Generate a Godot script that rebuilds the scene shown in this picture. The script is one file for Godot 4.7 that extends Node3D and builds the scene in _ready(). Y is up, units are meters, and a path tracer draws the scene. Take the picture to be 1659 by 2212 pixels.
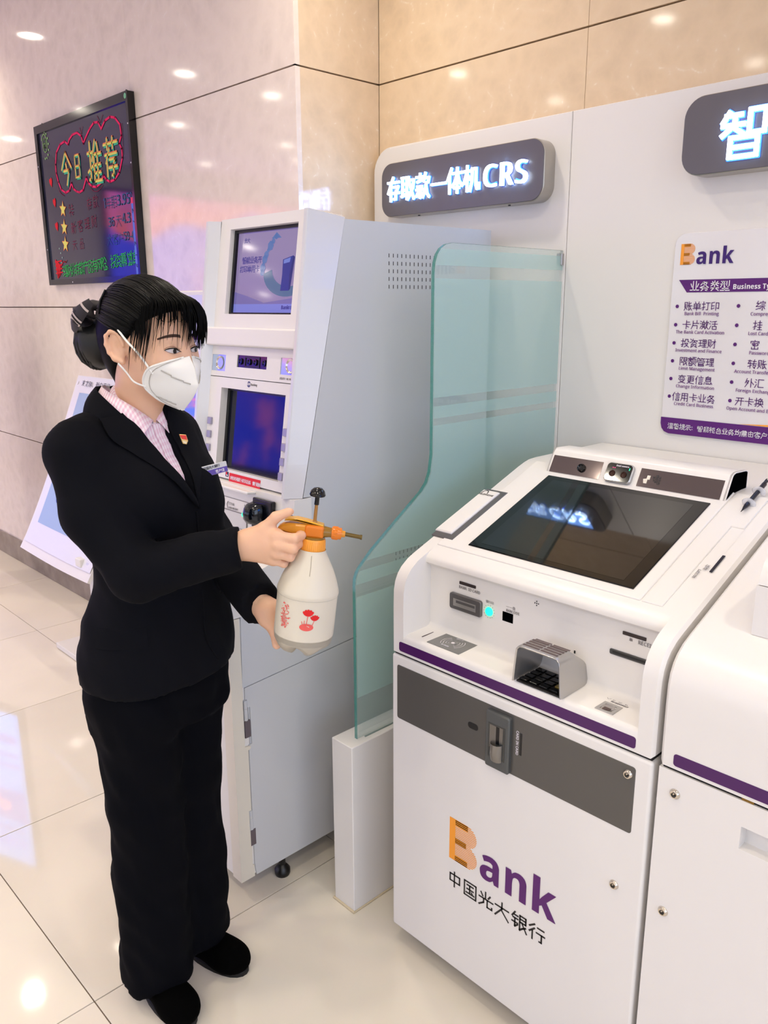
extends Node3D
# A bank lobby: a clerk with a spray bottle between a cash machine and two self-service kiosks.

const GLYPH := {
	"存": "13e3 70531a 474f 76d6aa aaae8e 6aea", "取": "0181 111c 616f 1565 1969 0d8b 83e3d8ac7f 95b9ef",
	"款": "0272 4044 1564 1868 0a7a 4a4f3e 2c0e 5c7e a085 93e3d6 b6aa7f b9cdef", "一": "08f8",
	"体": "4007 242f 53f3 a0af a3885b a3c8fb 7ccc", "机": "0373 303f 330a 3568 82896f 82c2ccdefefb",
	"智": "2104 1262 0575 424508 4678 91e1e89891 39c9cf3f39 3ccc", "能": "411565 5266 181f 18686f5f 1a6a 1c6c e194 9096e6e4 e99b 989eeeec",
	"柜": "0363 303f 330a 3568 82e2 828eee 85d5da8a", "台": "7126d6 a2d8 2adadf2f2a", "业": "505e a0ae 1439 e4c9 0efe",
	"务": "6116 42c2870a 5386ea 2bcbcf9e 7a6c2f", "类": "3153 c1a3 14e4 7078 7418 74d8 1beb 797b2f 8bef",
	"型": "1171 0575 31350a 616a a1a7 e0e9c9 3cdc 797f 0fff", "账": "111a 11616a 343a0f 4b6e d294 77f7 909fcc b7cbff",
	"单": "4053 b0a3 24d4da2a24 27d7 0cfc 747f", "打": "0464 303e1e 0b69 72f2 b2be8e", "印": "6112 121d 1d6b 1767 92e2ecbb 929f",
	"卡": "7077 73d3 07f7 777f 8acc", "片": "31380f a0a5 35e5 39b9bf", "激": "0122 0526 0e29 6053 4383884843 4686 3aaa 6a5c3f 5c9c9f c0a5 b3f3 e3cb9f b5cbff",
	"活": "1132 0526 0f39 d152 56f6 a2aa 6adadf6f6a", "投": "0464 303e1e 0b69 818466 81d1d5f5 78d8bc6f 89bcff",
	"资": "1032 0735 6045 53e3d5 938648 95d8 3a3e 3acace 7b6d2f 9def", "理": "0262 0767 0d7b 323c 81e1e88881 84e4 b1be 8beb 7efe",
	"财": "111a 11616a 343a0f 4b6e 84f4 d0dfbf d47c", "限": "111f 1161366a3a 81e1e787 84e4 818fbc eabc a7ff",
	"额": "3041 04027274 3308 34641b 3579 2b6b6f2f2b 80f0 b0a3 838b 83e3eb b5ba7f ccff",
	"管": "2004 2262 4254 9174 92f2 b2c4 0906e6e9 7476 393f 39c9cc3c 3ddddf3f", "变": "7072 12e2 5257 9297 3418 b4d8 29c99c1f 4b8def",
	"更": "11e1 34d4da3a34 37d7 717b1f 3b7eef", "信": "4007 242f a0b2 63f3 76e6 79e9 7cdcdf7f7c", "息": "7052 32c2c93932 34c4 36c6 1b0f 4b4ececc 7b8d dbfe",
	"用": "212a0f 21d1dfbf 25d5 2ada 717f", "综": "301454 5409 0969 0e6c b0b1 7472f2f4 95e5 78f8 b8bfaf 9a7d dafd",
	"挂": "0464 303e1e 0b69 83e3 b0b6 77f7 8beb b8bf 7fff", "密": "7071 0502e2e5 3538 5459c9c7 7476 c449 c6d8 7a7f 2c2fdfdc",
	"转": "0262 310767 444f 0c6a 83e3 77f7 b09aeabf 9ccf", "外": "2464480f 2658 3008 a0af a5fa", "汇": "1132 0526 0f39 61f1 616efe",
	"开": "12e2 07f7 52570f a2af", "换": "0464 303e1e 0b69 a064 92d2b5 757a 75e5ea 6afa a5ab6f bbff",
	"温": "1132 0526 0f39 61d1d76761 64d4 696f 69e9ef 999f b9bf 4fff", "馨": "0272 4044 1464 1668 069a 8185 81c1c4e4 77e7bb7a 8aec 2bdb 3cdcdf3f3c 3ede",
	"提": "0464 303e1e 0b69 81e1e68681 84e4 78f8 b8be bbeb 8b6f 8dbeff", "示": "22d2 06f6 767e5e 4a1e bafe", "：": "2526 2b2c", "、": "2b4e",
	"均": "0464 303c 0d6b a056 85f5efcf 87b8 7cba", "需": "31c1 0603e3e6 7178 3565 3767 95c5 97c7 19e9 796b 2b2f 2bdbdf 6c6f 9c9f",
	"由": "23d3de2e23 28d8 707e", "客": "7071 0502e2e5 6338 54c4381b 5588eb 4bcbcf4f4b", "户": "6072 33d3d838 33390f", "本": "04f4 707f 741c 74fc 4cac",
	"中": "23d3da2a23 707f", "国": "11e1ef1f11 44b4 48b8 3ccc 747c 9aab", "光": "7076 2245 c2a5 07f7 575b0f 979eeeec", "大": "05e5 70760f 78ef",
	"银": "3005 2363 1666 0a6a 363e6b 81e1e787 84e4 818fbc eabc a7ff", "行": "5004 5409 373f 82e2 77f7 c7ceae",
	"今": "7108 71f8 7688 39b97f", "日": "31c1cf3f31 38c8", "推": "0464 303e1e 0b69 9057 757f 75f5 b1c4 b5be 79e9 7cec 7fff",
	"荐": "03f3 4145 a1a5 17e7 652a 3a3f 69c9ab abaf8f 5cec", "期": "0262 202b 505b 2555 2858 0b6b 2c0f 5c6f 81818f6f 81e1eece 85e5 89e9",
	"年": "4106 32e2 37d7 0bfb 373b 838f", "特": "2033 0464 303f 0b69 93e3 b0b6 77f7 7bfb dbdeae 8c9d", "新": "3031 0262 2335 5344 0666 0868 383f 2a0d 5a6d d085 837b8f 86f6 c6cf",
	"非": "505f a0af 0454 0858 0d5b a4f4 a8f8 acfc", "产": "7072 12e2 4354 b3a4 16f6 262b0f", "品": "41b1b64641 18686f1f18 98e8ef9f98",
	"有": "03f3 701a 565f 56d6dfbf 59d9 5cdc", "风": "32380f 32c2ccefee 55ad a55d", "险": "111f 1161366a3a a056 a0f6 88d8 7b8d bacd ebce 7fff", "谨": "1021 0525 252e3d 53f3 7176 c1c6 86e6e98986 b6bf 7ded 6fff",
	"慎": "303f 1428 63f3 b0b3 757c 75d5dc 77d7 7ada 6dfd 8e7f ceef", "天": "22d2 06f6 72760f 77ef", "支": "03e3 7078 27c7971e 48ae ef", "持": "0464 303e1e 0b69 83e3 b0b6 77f7 6afa d8dfbf 8c9d",
	"文": "7072 03f3 43870f a36bef", "明": "12525d1d12 1757 93998f 93e3ef cf 96e6 9ada",
}

class MB:
	var v := PackedVector3Array()
	var n := PackedVector3Array()
	var uv := PackedVector2Array()
	var ix := PackedInt32Array()

	func tri(a: Vector3, b: Vector3, c: Vector3, na: Vector3, nb: Vector3, nc: Vector3, ua := Vector2.ZERO, ub := Vector2.ZERO, uc := Vector2.ZERO) -> void:
		var i := v.size()
		v.append(a); v.append(b); v.append(c)
		n.append(na); n.append(nb); n.append(nc)
		uv.append(ua); uv.append(ub); uv.append(uc)
		if (b - a).cross(c - a).dot(na + nb + nc) > 0.0:
			ix.append(i); ix.append(i + 2); ix.append(i + 1)
		else:
			ix.append(i); ix.append(i + 1); ix.append(i + 2)

	func quad(a: Vector3, b: Vector3, c: Vector3, d: Vector3, nn: Vector3) -> void:
		tri(a, b, c, nn, nn, nn, Vector2(0, 0), Vector2(1, 0), Vector2(1, 1))
		tri(a, c, d, nn, nn, nn, Vector2(0, 0), Vector2(1, 1), Vector2(0, 1))

	func box(c: Vector3, s: Vector3, xf := Transform3D()) -> MB:
		var h := s * 0.5
		for ax in 3:
			for sg in [-1.0, 1.0]:
				var nn := Vector3.ZERO; nn[ax] = sg
				var u := Vector3.ZERO; u[(ax + 1) % 3] = h[(ax + 1) % 3]
				var w := Vector3.ZERO; w[(ax + 2) % 3] = h[(ax + 2) % 3]
				var o := c + nn * h[ax]
				quad(xf * (o - u - w), xf * (o + u - w), xf * (o + u + w), xf * (o - u + w), (xf.basis * nn).normalized())
		return self

	func span(a: Vector3, b: Vector3, xf := Transform3D()) -> MB:
		return box((a + b) * 0.5, (b - a).abs(), xf)

	# a box with rounded edges
	func rbox(c: Vector3, s: Vector3, r: float, seg := 2, xf := Transform3D()) -> MB:
		var h := s * 0.5
		r = minf(r, minf(h.x, minf(h.y, h.z)) * 0.98)
		var inn := h - Vector3(r, r, r)
		for ax in 3:
			var a1 := (ax + 1) % 3
			var a2 := (ax + 2) % 3
			for sg in [-1.0, 1.0]:
				var pts := []
				var nms := []
				var t1 := steps(inn[a1], r, seg)
				var t2 := steps(inn[a2], r, seg)
				for i in t1.size():
					for j in t2.size():
						var cube := Vector3.ZERO
						cube[ax] = sg
						var core := Vector3.ZERO
						core[ax] = sg * inn[ax]
						core[a1] = t1[i].x; core[a2] = t2[j].x
						var d := Vector3.ZERO
						d[ax] = sg; d[a1] = t1[i].y; d[a2] = t2[j].y
						d = d.normalized()
						pts.append(xf * (c + core + d * r)); nms.append((xf.basis * d).normalized())
				var w := t2.size()
				for i in t1.size() - 1:
					for j in w - 1:
						var k := i * w + j
						tri(pts[k], pts[k + 1], pts[k + w + 1], nms[k], nms[k + 1], nms[k + w + 1])
						tri(pts[k], pts[k + w + 1], pts[k + w], nms[k], nms[k + w + 1], nms[k + w])
		return self

	func rspan(a: Vector3, b: Vector3, r: float, seg := 2, xf := Transform3D()) -> MB:
		return rbox((a + b) * 0.5, (b - a).abs(), r, seg, xf)

	func steps(inner: float, _r: float, seg: int) -> Array:
		var out := []
		for i in seg + 1:
			out.append(Vector2(-inner, -tan(PI / 4 * (1.0 - float(i) / seg))))
		for i in seg + 1:
			out.append(Vector2(inner, tan(PI / 4 * float(i) / seg)))
		return out

	# polygon (x right, y up) pushed out along +z by depth, front edge chamfered
	func prism(poly: PackedVector2Array, z0: float, z1: float, xf := Transform3D(), bevel := 0.0, crease := 35.0) -> MB:
		var p := poly
		if Geometry2D.is_polygon_clockwise(p):
			p = p.duplicate(); p.reverse()
		var m := p.size()
		var inset := p.duplicate()
		var en := []
		for i in m:
			var e := (p[(i + 1) % m] - p[i]).normalized()
			en.append(Vector2(e.y, -e.x))
		if bevel > 0.0:
			for i in m:
				var n0: Vector2 = en[(i + m - 1) % m]
				var n1: Vector2 = en[i]
				var b := (n0 + n1)
				b = b / maxf(0.35, b.dot(n1)) if b.length() > 0.01 else n1
				inset[i] = p[i] - b * bevel
		var zb := z1 - bevel
		var cc := cos(deg_to_rad(crease))
		for i in m:
			var j := (i + 1) % m
			var a3: Vector2 = en[i]
			var pn: Vector2 = en[(i + m - 1) % m]
			var nn: Vector2 = en[j]
			var na := (a3 + pn).normalized() if a3.dot(pn) > cc else a3
			var nb := (a3 + nn).normalized() if a3.dot(nn) > cc else a3
			var va := (xf.basis * Vector3(na.x, na.y, 0)).normalized()
			var vb := (xf.basis * Vector3(nb.x, nb.y, 0)).normalized()
			var A := xf * Vector3(p[i].x, p[i].y, z0)
			var B := xf * Vector3(p[j].x, p[j].y, z0)
			var C := xf * Vector3(p[j].x, p[j].y, zb)
			var D := xf * Vector3(p[i].x, p[i].y, zb)
			tri(A, B, C, va, vb, vb); tri(A, C, D, va, vb, va)
			if bevel > 0.0:
				var E := xf * Vector3(inset[j].x, inset[j].y, z1)
				var F := xf * Vector3(inset[i].x, inset[i].y, z1)
				var zn := (xf.basis * Vector3(0, 0, 1)).normalized()
				var wa := (va + zn).normalized()
				var wb := (vb + zn).normalized()
				tri(D, C, E, wa, wb, wb); tri(D, E, F, wa, wb, wa)
		var t := Geometry2D.triangulate_polygon(inset)
		var zp := (xf.basis * Vector3(0, 0, 1)).normalized()
		for k in range(0, t.size(), 3):
			var q0: Vector2 = inset[t[k]]
			var q1: Vector2 = inset[t[k + 1]]
			var q2: Vector2 = inset[t[k + 2]]
			tri(xf * Vector3(q0.x, q0.y, z1), xf * Vector3(q1.x, q1.y, z1), xf * Vector3(q2.x, q2.y, z1), zp, zp, zp, q0, q1, q2)
		var tb := Geometry2D.triangulate_polygon(p)
		for k in range(0, tb.size(), 3):
			var r0: Vector2 = p[tb[k]]
			var r1: Vector2 = p[tb[k + 1]]
			var r2: Vector2 = p[tb[k + 2]]
			tri(xf * Vector3(r0.x, r0.y, z0), xf * Vector3(r1.x, r1.y, z0), xf * Vector3(r2.x, r2.y, z0), -zp, -zp, -zp)
		return self

	# a flat plate with rectangular holes (Rect2), front at z1
	func plate(r: Rect2, holes: Array, z0: float, z1: float, xf := Transform3D()) -> MB:
		var xs := [r.position.x, r.end.x]
		var ys := [r.position.y, r.end.y]
		for h in holes:
			xs.append(h.position.x); xs.append(h.end.x); ys.append(h.position.y); ys.append(h.end.y)
		xs.sort(); ys.sort()
		var zn := (xf.basis * Vector3(0, 0, 1)).normalized()
		for i in xs.size() - 1:
			for j in ys.size() - 1:
				if xs[i + 1] - xs[i] < 1e-5 or ys[j + 1] - ys[j] < 1e-5: continue
				var c := Vector2((xs[i] + xs[i + 1]) * 0.5, (ys[j] + ys[j + 1]) * 0.5)
				var inside := false
				for h in holes:
					if h.has_point(c): inside = true
				if inside: continue
				for zz in [z1, z0]:
					quad(xf * Vector3(xs[i], ys[j], zz), xf * Vector3(xs[i + 1], ys[j], zz), xf * Vector3(xs[i + 1], ys[j + 1], zz), xf * Vector3(xs[i], ys[j + 1], zz), zn if zz == z1 else -zn)
		var all := holes.duplicate()
		all.append(r)
		for h in all:
			var s := -1.0 if h == r else 1.0
			var a: Vector2 = h.position
			var b: Vector2 = h.end
			quad(xf * Vector3(a.x, a.y, z0), xf * Vector3(a.x, b.y, z0), xf * Vector3(a.x, b.y, z1), xf * Vector3(a.x, a.y, z1), xf.basis * Vector3(s, 0, 0))
			quad(xf * Vector3(b.x, a.y, z0), xf * Vector3(b.x, b.y, z0), xf * Vector3(b.x, b.y, z1), xf * Vector3(b.x, a.y, z1), xf.basis * Vector3(-s, 0, 0))
			quad(xf * Vector3(a.x, a.y, z0), xf * Vector3(b.x, a.y, z0), xf * Vector3(b.x, a.y, z1), xf * Vector3(a.x, a.y, z1), xf.basis * Vector3(0, s, 0))
			quad(xf * Vector3(a.x, b.y, z0), xf * Vector3(b.x, b.y, z0), xf * Vector3(b.x, b.y, z1), xf * Vector3(a.x, b.y, z1), xf.basis * Vector3(0, -s, 0))
		return self

	# profile: Vector2(radius, height) turned round y
	func lathe(pr: Array, seg := 24, xf := Transform3D(), crease := 40.0, squash := 1.0) -> MB:
		var m := pr.size()
		var en := []
		for i in m - 1:
			var e: Vector2 = (pr[i + 1] - pr[i]).normalized()
			en.append(Vector2(e.y, -e.x))
		var cc := cos(deg_to_rad(crease))
		for i in m - 1:
			var na: Vector2 = en[i]
			var nb: Vector2 = en[i]
			if i > 0 and en[i].dot(en[i - 1]) > cc: na = (en[i] + en[i - 1]).normalized()
			if i < m - 2 and en[i].dot(en[i + 1]) > cc: nb = (en[i] + en[i + 1]).normalized()
			for s in seg:
				var a0 := TAU * s / seg
				var a1 := TAU * (s + 1) / seg
				var d0 := Vector3(cos(a0), 0, sin(a0) * squash)
				var d1 := Vector3(cos(a1), 0, sin(a1) * squash)
				var y := Vector3.UP
				var A: Vector3 = xf * (d0 * pr[i].x + y * pr[i].y)
				var B: Vector3 = xf * (d1 * pr[i].x + y * pr[i].y)
				var C: Vector3 = xf * (d1 * pr[i + 1].x + y * pr[i + 1].y)
				var D: Vector3 = xf * (d0 * pr[i + 1].x + y * pr[i + 1].y)
				var nA := (xf.basis * (d0 * na.x + y * na.y)).normalized()
				var nB := (xf.basis * (d1 * na.x + y * na.y)).normalized()
				var nC := (xf.basis * (d1 * nb.x + y * nb.y)).normalized()
				var nD := (xf.basis * (d0 * nb.x + y * nb.y)).normalized()
				var u0 := float(s) / seg
				var u1 := float(s + 1) / seg
				var v0 := float(i) / (m - 1)
				var v1 := float(i + 1) / (m - 1)
				if pr[i].x > 1e-6: tri(A, B, C, nA, nB, nC, Vector2(u0, v0), Vector2(u1, v0), Vector2(u1, v1))
				if pr[i + 1].x > 1e-6: tri(A, C, D, nA, nC, nD, Vector2(u0, v0), Vector2(u1, v1), Vector2(u0, v1))
		return self

	# round tube along a path; rad is one number or one per point
	func tube(path: Array, rad, seg := 8, squash := 1.0, up := Vector3.ZERO) -> MB:
		var m := path.size()
		var t0: Vector3 = (path[1] - path[0]).normalized()
		var nrm := up if up != Vector3.ZERO else (Vector3.UP if absf(t0.y) < 0.9 else Vector3.RIGHT)
		var rings := []
		var rn := []
		for i in m:
			var t: Vector3 = (path[mini(i + 1, m - 1)] - path[maxi(i - 1, 0)]).normalized()
			nrm = (nrm - t * nrm.dot(t)).normalized()
			var bn := t.cross(nrm)
			var r: float = rad[i] if rad is Array else rad
			var ring := []
			var nn := []
			for s in seg:
				var a := TAU * s / seg
				ring.append(path[i] + nrm * cos(a) * r + bn * sin(a) * r * squash)
				nn.append((nrm * cos(a) * squash + bn * sin(a)).normalized())
			rings.append(ring); rn.append(nn)
		for i in m - 1:
			for s in seg:
				var k := (s + 1) % seg
				tri(rings[i][s], rings[i][k], rings[i + 1][k], rn[i][s], rn[i][k], rn[i + 1][k])
				tri(rings[i][s], rings[i + 1][k], rings[i + 1][s], rn[i][s], rn[i + 1][k], rn[i + 1][s])
		for e in [0, m - 1]:
			var tn: Vector3 = (path[0] - path[1]).normalized() if e == 0 else (path[m - 1] - path[m - 2]).normalized()
			for s in seg:
				tri(path[e], rings[e][s], rings[e][(s + 1) % seg], tn, tn, tn)
		return self

	# a smooth sheet through rows of points, given a thickness (pushed along its normals)
	func sheet(rows: Array, thick := 0.0, closed := false, hint := Vector3.ZERO) -> MB:
		var R := rows.size()
		var C: int = rows[0].size()
		var nm := []
		for i in R:
			var l := []
			for j in C:
				var du: Vector3 = rows[mini(i + 1, R - 1)][j] - rows[maxi(i - 1, 0)][j]
				var dv: Vector3
				if closed: dv = rows[i][(j + 1) % C] - rows[i][(j + C - 1) % C]
				else: dv = rows[i][mini(j + 1, C - 1)] - rows[i][maxi(j - 1, 0)]
				var q := du.cross(dv).normalized()
				l.append(q)
			nm.append(l)
		if hint != Vector3.ZERO and nm[R / 2][C / 2].dot(hint) < 0.0:
			for i in R:
				for j in C: nm[i][j] = -nm[i][j]
		var W := C if closed else C - 1
		for side in ([0, 1] if thick > 0.0 else [0]):
			for i in R - 1:
				for j in W:
					var k := (j + 1) % C
					var q := [rows[i][j], rows[i][k], rows[i + 1][k], rows[i + 1][j]]
					var w := [nm[i][j], nm[i][k], nm[i + 1][k], nm[i + 1][j]]
					var g := [Vector2(float(j) / W, float(i) / (R - 1)), Vector2(float(j + 1) / W, float(i) / (R - 1)), Vector2(float(j + 1) / W, float(i + 1) / (R - 1)), Vector2(float(j) / W, float(i + 1) / (R - 1))]
					if side == 1:
						for z in 4:
							q[z] = q[z] - w[z] * thick
							w[z] = -w[z]
					tri(q[0], q[1], q[2], w[0], w[1], w[2], g[0], g[1], g[2])
					tri(q[0], q[2], q[3], w[0], w[2], w[3], g[0], g[2], g[3])
		if thick > 0.0:
			var edge := []
			for j in W: edge.append([0, j, 0, (j + 1) % C, R > 1]); edge.append([R - 1, j, R - 1, (j + 1) % C, true])
			if not closed:
				for i in R - 1: edge.append([i, 0, i + 1, 0, true]); edge.append([i, C - 1, i + 1, C - 1, true])
			var mid := Vector3.ZERO
			for i in R:
				for j in C: mid += rows[i][j]
			mid /= R * C
			for e in edge:
				var a: Vector3 = rows[e[0]][e[1]]
				var b: Vector3 = rows[e[2]][e[3]]
				var c: Vector3 = b - nm[e[2]][e[3]] * thick
				var d: Vector3 = a - nm[e[0]][e[1]] * thick
				var q := (b - a).cross(d - a).normalized()
				if q.dot((a + b) * 0.5 - mid) < 0.0: q = -q
				quad(a, b, c, d, q)
		return self

	func mesh(m: Mesh, xf: Transform3D) -> MB:
		for s in m.get_surface_count():
			var ar := m.surface_get_arrays(s)
			var base := v.size()
			var vv: PackedVector3Array = ar[Mesh.ARRAY_VERTEX]
			var nn: PackedVector3Array = ar[Mesh.ARRAY_NORMAL]
			for i in vv.size():
				v.append(xf * vv[i]); n.append((xf.basis * nn[i]).normalized()); uv.append(Vector2.ZERO)
			if ar[Mesh.ARRAY_INDEX] == null:
				for i in vv.size(): ix.append(base + i)
			else:
				for i in ar[Mesh.ARRAY_INDEX]: ix.append(base + i)
		return self

	# Latin lettering; origin at the left end of the base line, cap height = size * 0.71
	func text(t: String, size: float, xf: Transform3D, bold := false, depth := 0.0006, align := 0) -> MB:
		var tm := TextMesh.new()
		var f := SystemFont.new()
		f.font_names = PackedStringArray(["Droid Sans"])
		f.font_weight = 700 if bold else 400
		tm.font = f
		tm.font_size = 48
		tm.pixel_size = size / 48.0
		tm.depth = depth
		tm.curve_step = 1.5
		tm.text = t
		tm.horizontal_alignment = [HORIZONTAL_ALIGNMENT_LEFT, HORIZONTAL_ALIGNMENT_CENTER][align]
		return mesh(tm, xf * Transform3D(Basis(), Vector3(0, size * 0.346, depth * 0.5)))

	# Chinese lettering drawn stroke by stroke; size = height of the character box
	func cjk(t: String, size: float, pitch: float, weight: float, xf: Transform3D, depth := 0.0, slant := 0.0) -> MB:
		var x0 := 0.0
		for ch in t:
			if GLYPH.has(ch):
				for st in GLYPH[ch].split(" ", false):
					var pts := []
					for i in range(0, st.length() - 1, 2):
						var px: float = st.substr(i, 1).hex_to_int() / 15.0
						var py: float = 1.0 - st.substr(i + 1, 1).hex_to_int() / 15.0
						pts.append(Vector2(x0 + px * size + py * slant * size, py * size))
					stroke(pts, weight * size, xf, depth)
			x0 += pitch
		return self

	func stroke(pts: Array, w: float, xf: Transform3D, depth := 0.0, closed := false) -> MB:
		var m := pts.size()
		var cnt := m if closed else m - 1
		for i in cnt:
			var a: Vector2 = pts[i]
			var b: Vector2 = pts[(i + 1) % m]
			var d := (b - a)
			if d.length() < 1e-6: continue
			d = d.normalized()
			var o := Vector2(-d.y, d.x) * w * 0.5
			var ea := a - d * w * 0.42
			var eb := b + d * w * 0.42
			if depth > 0.0:
				prism(PackedVector2Array([ea - o, eb - o, eb + o, ea + o]), 0.0, depth, xf)
			else:
				var zn := (xf.basis * Vector3(0, 0, 1)).normalized()
				quad(xf * Vector3(ea.x - o.x, ea.y - o.y, 0), xf * Vector3(eb.x - o.x, eb.y - o.y, 0), xf * Vector3(eb.x + o.x, eb.y + o.y, 0), xf * Vector3(ea.x + o.x, ea.y + o.y, 0), zn)
		return self

	func flat(poly: PackedVector2Array, xf: Transform3D) -> MB:
		var t := Geometry2D.triangulate_polygon(poly)
		var zn := (xf.basis * Vector3(0, 0, 1)).normalized()
		for k in range(0, t.size(), 3):
			var a: Vector2 = poly[t[k]]
			var b: Vector2 = poly[t[k + 1]]
			var c: Vector2 = poly[t[k + 2]]
			tri(xf * Vector3(a.x, a.y, 0), xf * Vector3(b.x, b.y, 0), xf * Vector3(c.x, c.y, 0), zn, zn, zn, a, b, c)
		return self

	func done() -> ArrayMesh:
		var ar := []
		ar.resize(Mesh.ARRAY_MAX)
		ar[Mesh.ARRAY_VERTEX] = v
		ar[Mesh.ARRAY_NORMAL] = n
		ar[Mesh.ARRAY_TEX_UV] = uv
		ar[Mesh.ARRAY_INDEX] = ix
		var m := ArrayMesh.new()
		m.add_surface_from_arrays(Mesh.PRIMITIVE_TRIANGLES, ar)
		return m

# ---------------------------------------------------------------- small helpers
func mb() -> MB: return MB.new()

func rrect(x0: float, y0: float, x1: float, y1: float, r: float, seg := 5) -> PackedVector2Array:
	var p := PackedVector2Array()
	for k in 4:
		var c := Vector2(x1 - r if k in [0, 3] else x0 + r, y1 - r if k in [0, 1] else y0 + r)
		for i in seg + 1:
			var a := PI / 2 * (k + float(i) / seg)
			p.append(c + Vector2(cos(a), sin(a)) * r)
	return p

func disc(c: Vector2, r: float, seg := 20, sy := 1.0) -> PackedVector2Array:
	var p := PackedVector2Array()
	for i in seg: p.append(c + Vector2(cos(TAU * i / seg), sin(TAU * i / seg) * sy) * r)
	return p

func V2(a: Array) -> PackedVector2Array:
	var p := PackedVector2Array()
	for i in range(0, a.size(), 2): p.append(Vector2(a[i], a[i + 1]))
	return p

func V2L(a: Array) -> Array:
	var p := []
	for i in range(0, a.size(), 2): p.append(Vector2(a[i], a[i + 1]))
	return p

func smooth2(pts: Array, closed: bool, sub := 4) -> Array:
	var out := []
	var m := pts.size()
	for i in (m if closed else m - 1):
		var p0: Vector2 = pts[(i + m - 1) % m] if closed else pts[maxi(i - 1, 0)]
		var p1: Vector2 = pts[i]
		var p2: Vector2 = pts[(i + 1) % m]
		var p3: Vector2 = pts[(i + 2) % m] if closed else pts[mini(i + 2, m - 1)]
		for k in sub: out.append(p1.cubic_interpolate(p2, p0, p3, float(k) / sub))
	if not closed: out.append(pts[m - 1])
	return out

func smooth3(pts: Array, sub := 4) -> Array:
	var out := []
	var m := pts.size()
	for i in m - 1:
		for k in sub: out.append(pts[i].cubic_interpolate(pts[i + 1], pts[maxi(i - 1, 0)], pts[mini(i + 2, m - 1)], float(k) / sub))
	out.append(pts[m - 1])
	return out

var used := {}
func numbered(called: String) -> String:
	used[called] = used.get(called, -1) + 1
	return called if used[called] == 0 else "%s_%03d" % [called, used[called]]

func tag(o: Node, label: String, category: String, group := "") -> void:
	o.set_meta("label", label); o.set_meta("category", category)
	if group: o.set_meta("group", group)

# a thing: a node at its base; parts are built in world measures unless the thing is turned
func thing(called: String, label: String, category: String, at: Vector3, group := "") -> Node3D:
	var o := Node3D.new()
	o.name = numbered(called)
	o.position = at
	add_child(o)
	tag(o, label, category, group)
	return o

func part(called: String, b, m: Material, parent: Node3D, label := "") -> MeshInstance3D:
	var o := MeshInstance3D.new()
	o.name = called
	o.mesh = b.done() if b is MB else b
	o.material_override = m
	if parent.get_parent() == self and not parent is MeshInstance3D and not parent.has_meta("own_axes"): o.position = -parent.position
	parent.add_child(o, true)
	if label: o.set_meta("label", label)
	return o

func solo(called: String, b, m: Material, label: String, category: String, group := "") -> MeshInstance3D:
	var o := MeshInstance3D.new()
	o.name = numbered(called)
	o.mesh = b.done() if b is MB else b
	o.material_override = m
	add_child(o)
	tag(o, label, category, group)
	return o

func struct(called: String, b, m: Material) -> MeshInstance3D:
	var o := MeshInstance3D.new()
	o.name = called
	o.mesh = b.done() if b is MB else b
	o.material_override = m
	add_child(o)
	o.set_meta("kind", "structure")
	return o

func mat(c: Color, rough := 0.5, metal := 0.0, spec := 0.5) -> StandardMaterial3D:
	var m := StandardMaterial3D.new()
	m.albedo_color = c
	m.roughness = rough
	m.metallic = metal
	m.metallic_specular = spec
	return m

func glow(c: Color, energy: float, rough := 0.4) -> StandardMaterial3D:
	var m := mat(c, rough)
	m.emission_enabled = true
	m.emission = c
	m.emission_energy_multiplier = energy
	return m

func glassy(c: Color, alpha: float, rough := 0.03) -> StandardMaterial3D:
	var m := mat(Color(c.r, c.g, c.b, alpha), rough)
	m.transparency = BaseMaterial3D.TRANSPARENCY_ALPHA
	return m

# a basis whose z is nz and whose x is ux
func face(at: Vector3, ux: Vector3, nz: Vector3) -> Transform3D:
	var z := nz.normalized()
	var x := (ux - z * ux.dot(z)).normalized()
	return Transform3D(Basis(x, z.cross(x), z), at)

var M := {}

func _ready() -> void:
	setup_camera_and_light()
	materials()
	room()
	lamps()
	backing_panel()
	signs()
	notice_panel()
	cash_machine()
	kiosk()
	second_kiosk()
	partition()
	chalkboard()
	display_stand()
	wall_machine()
	led_screens()
	clerk()
	spray_bottle()

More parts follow.
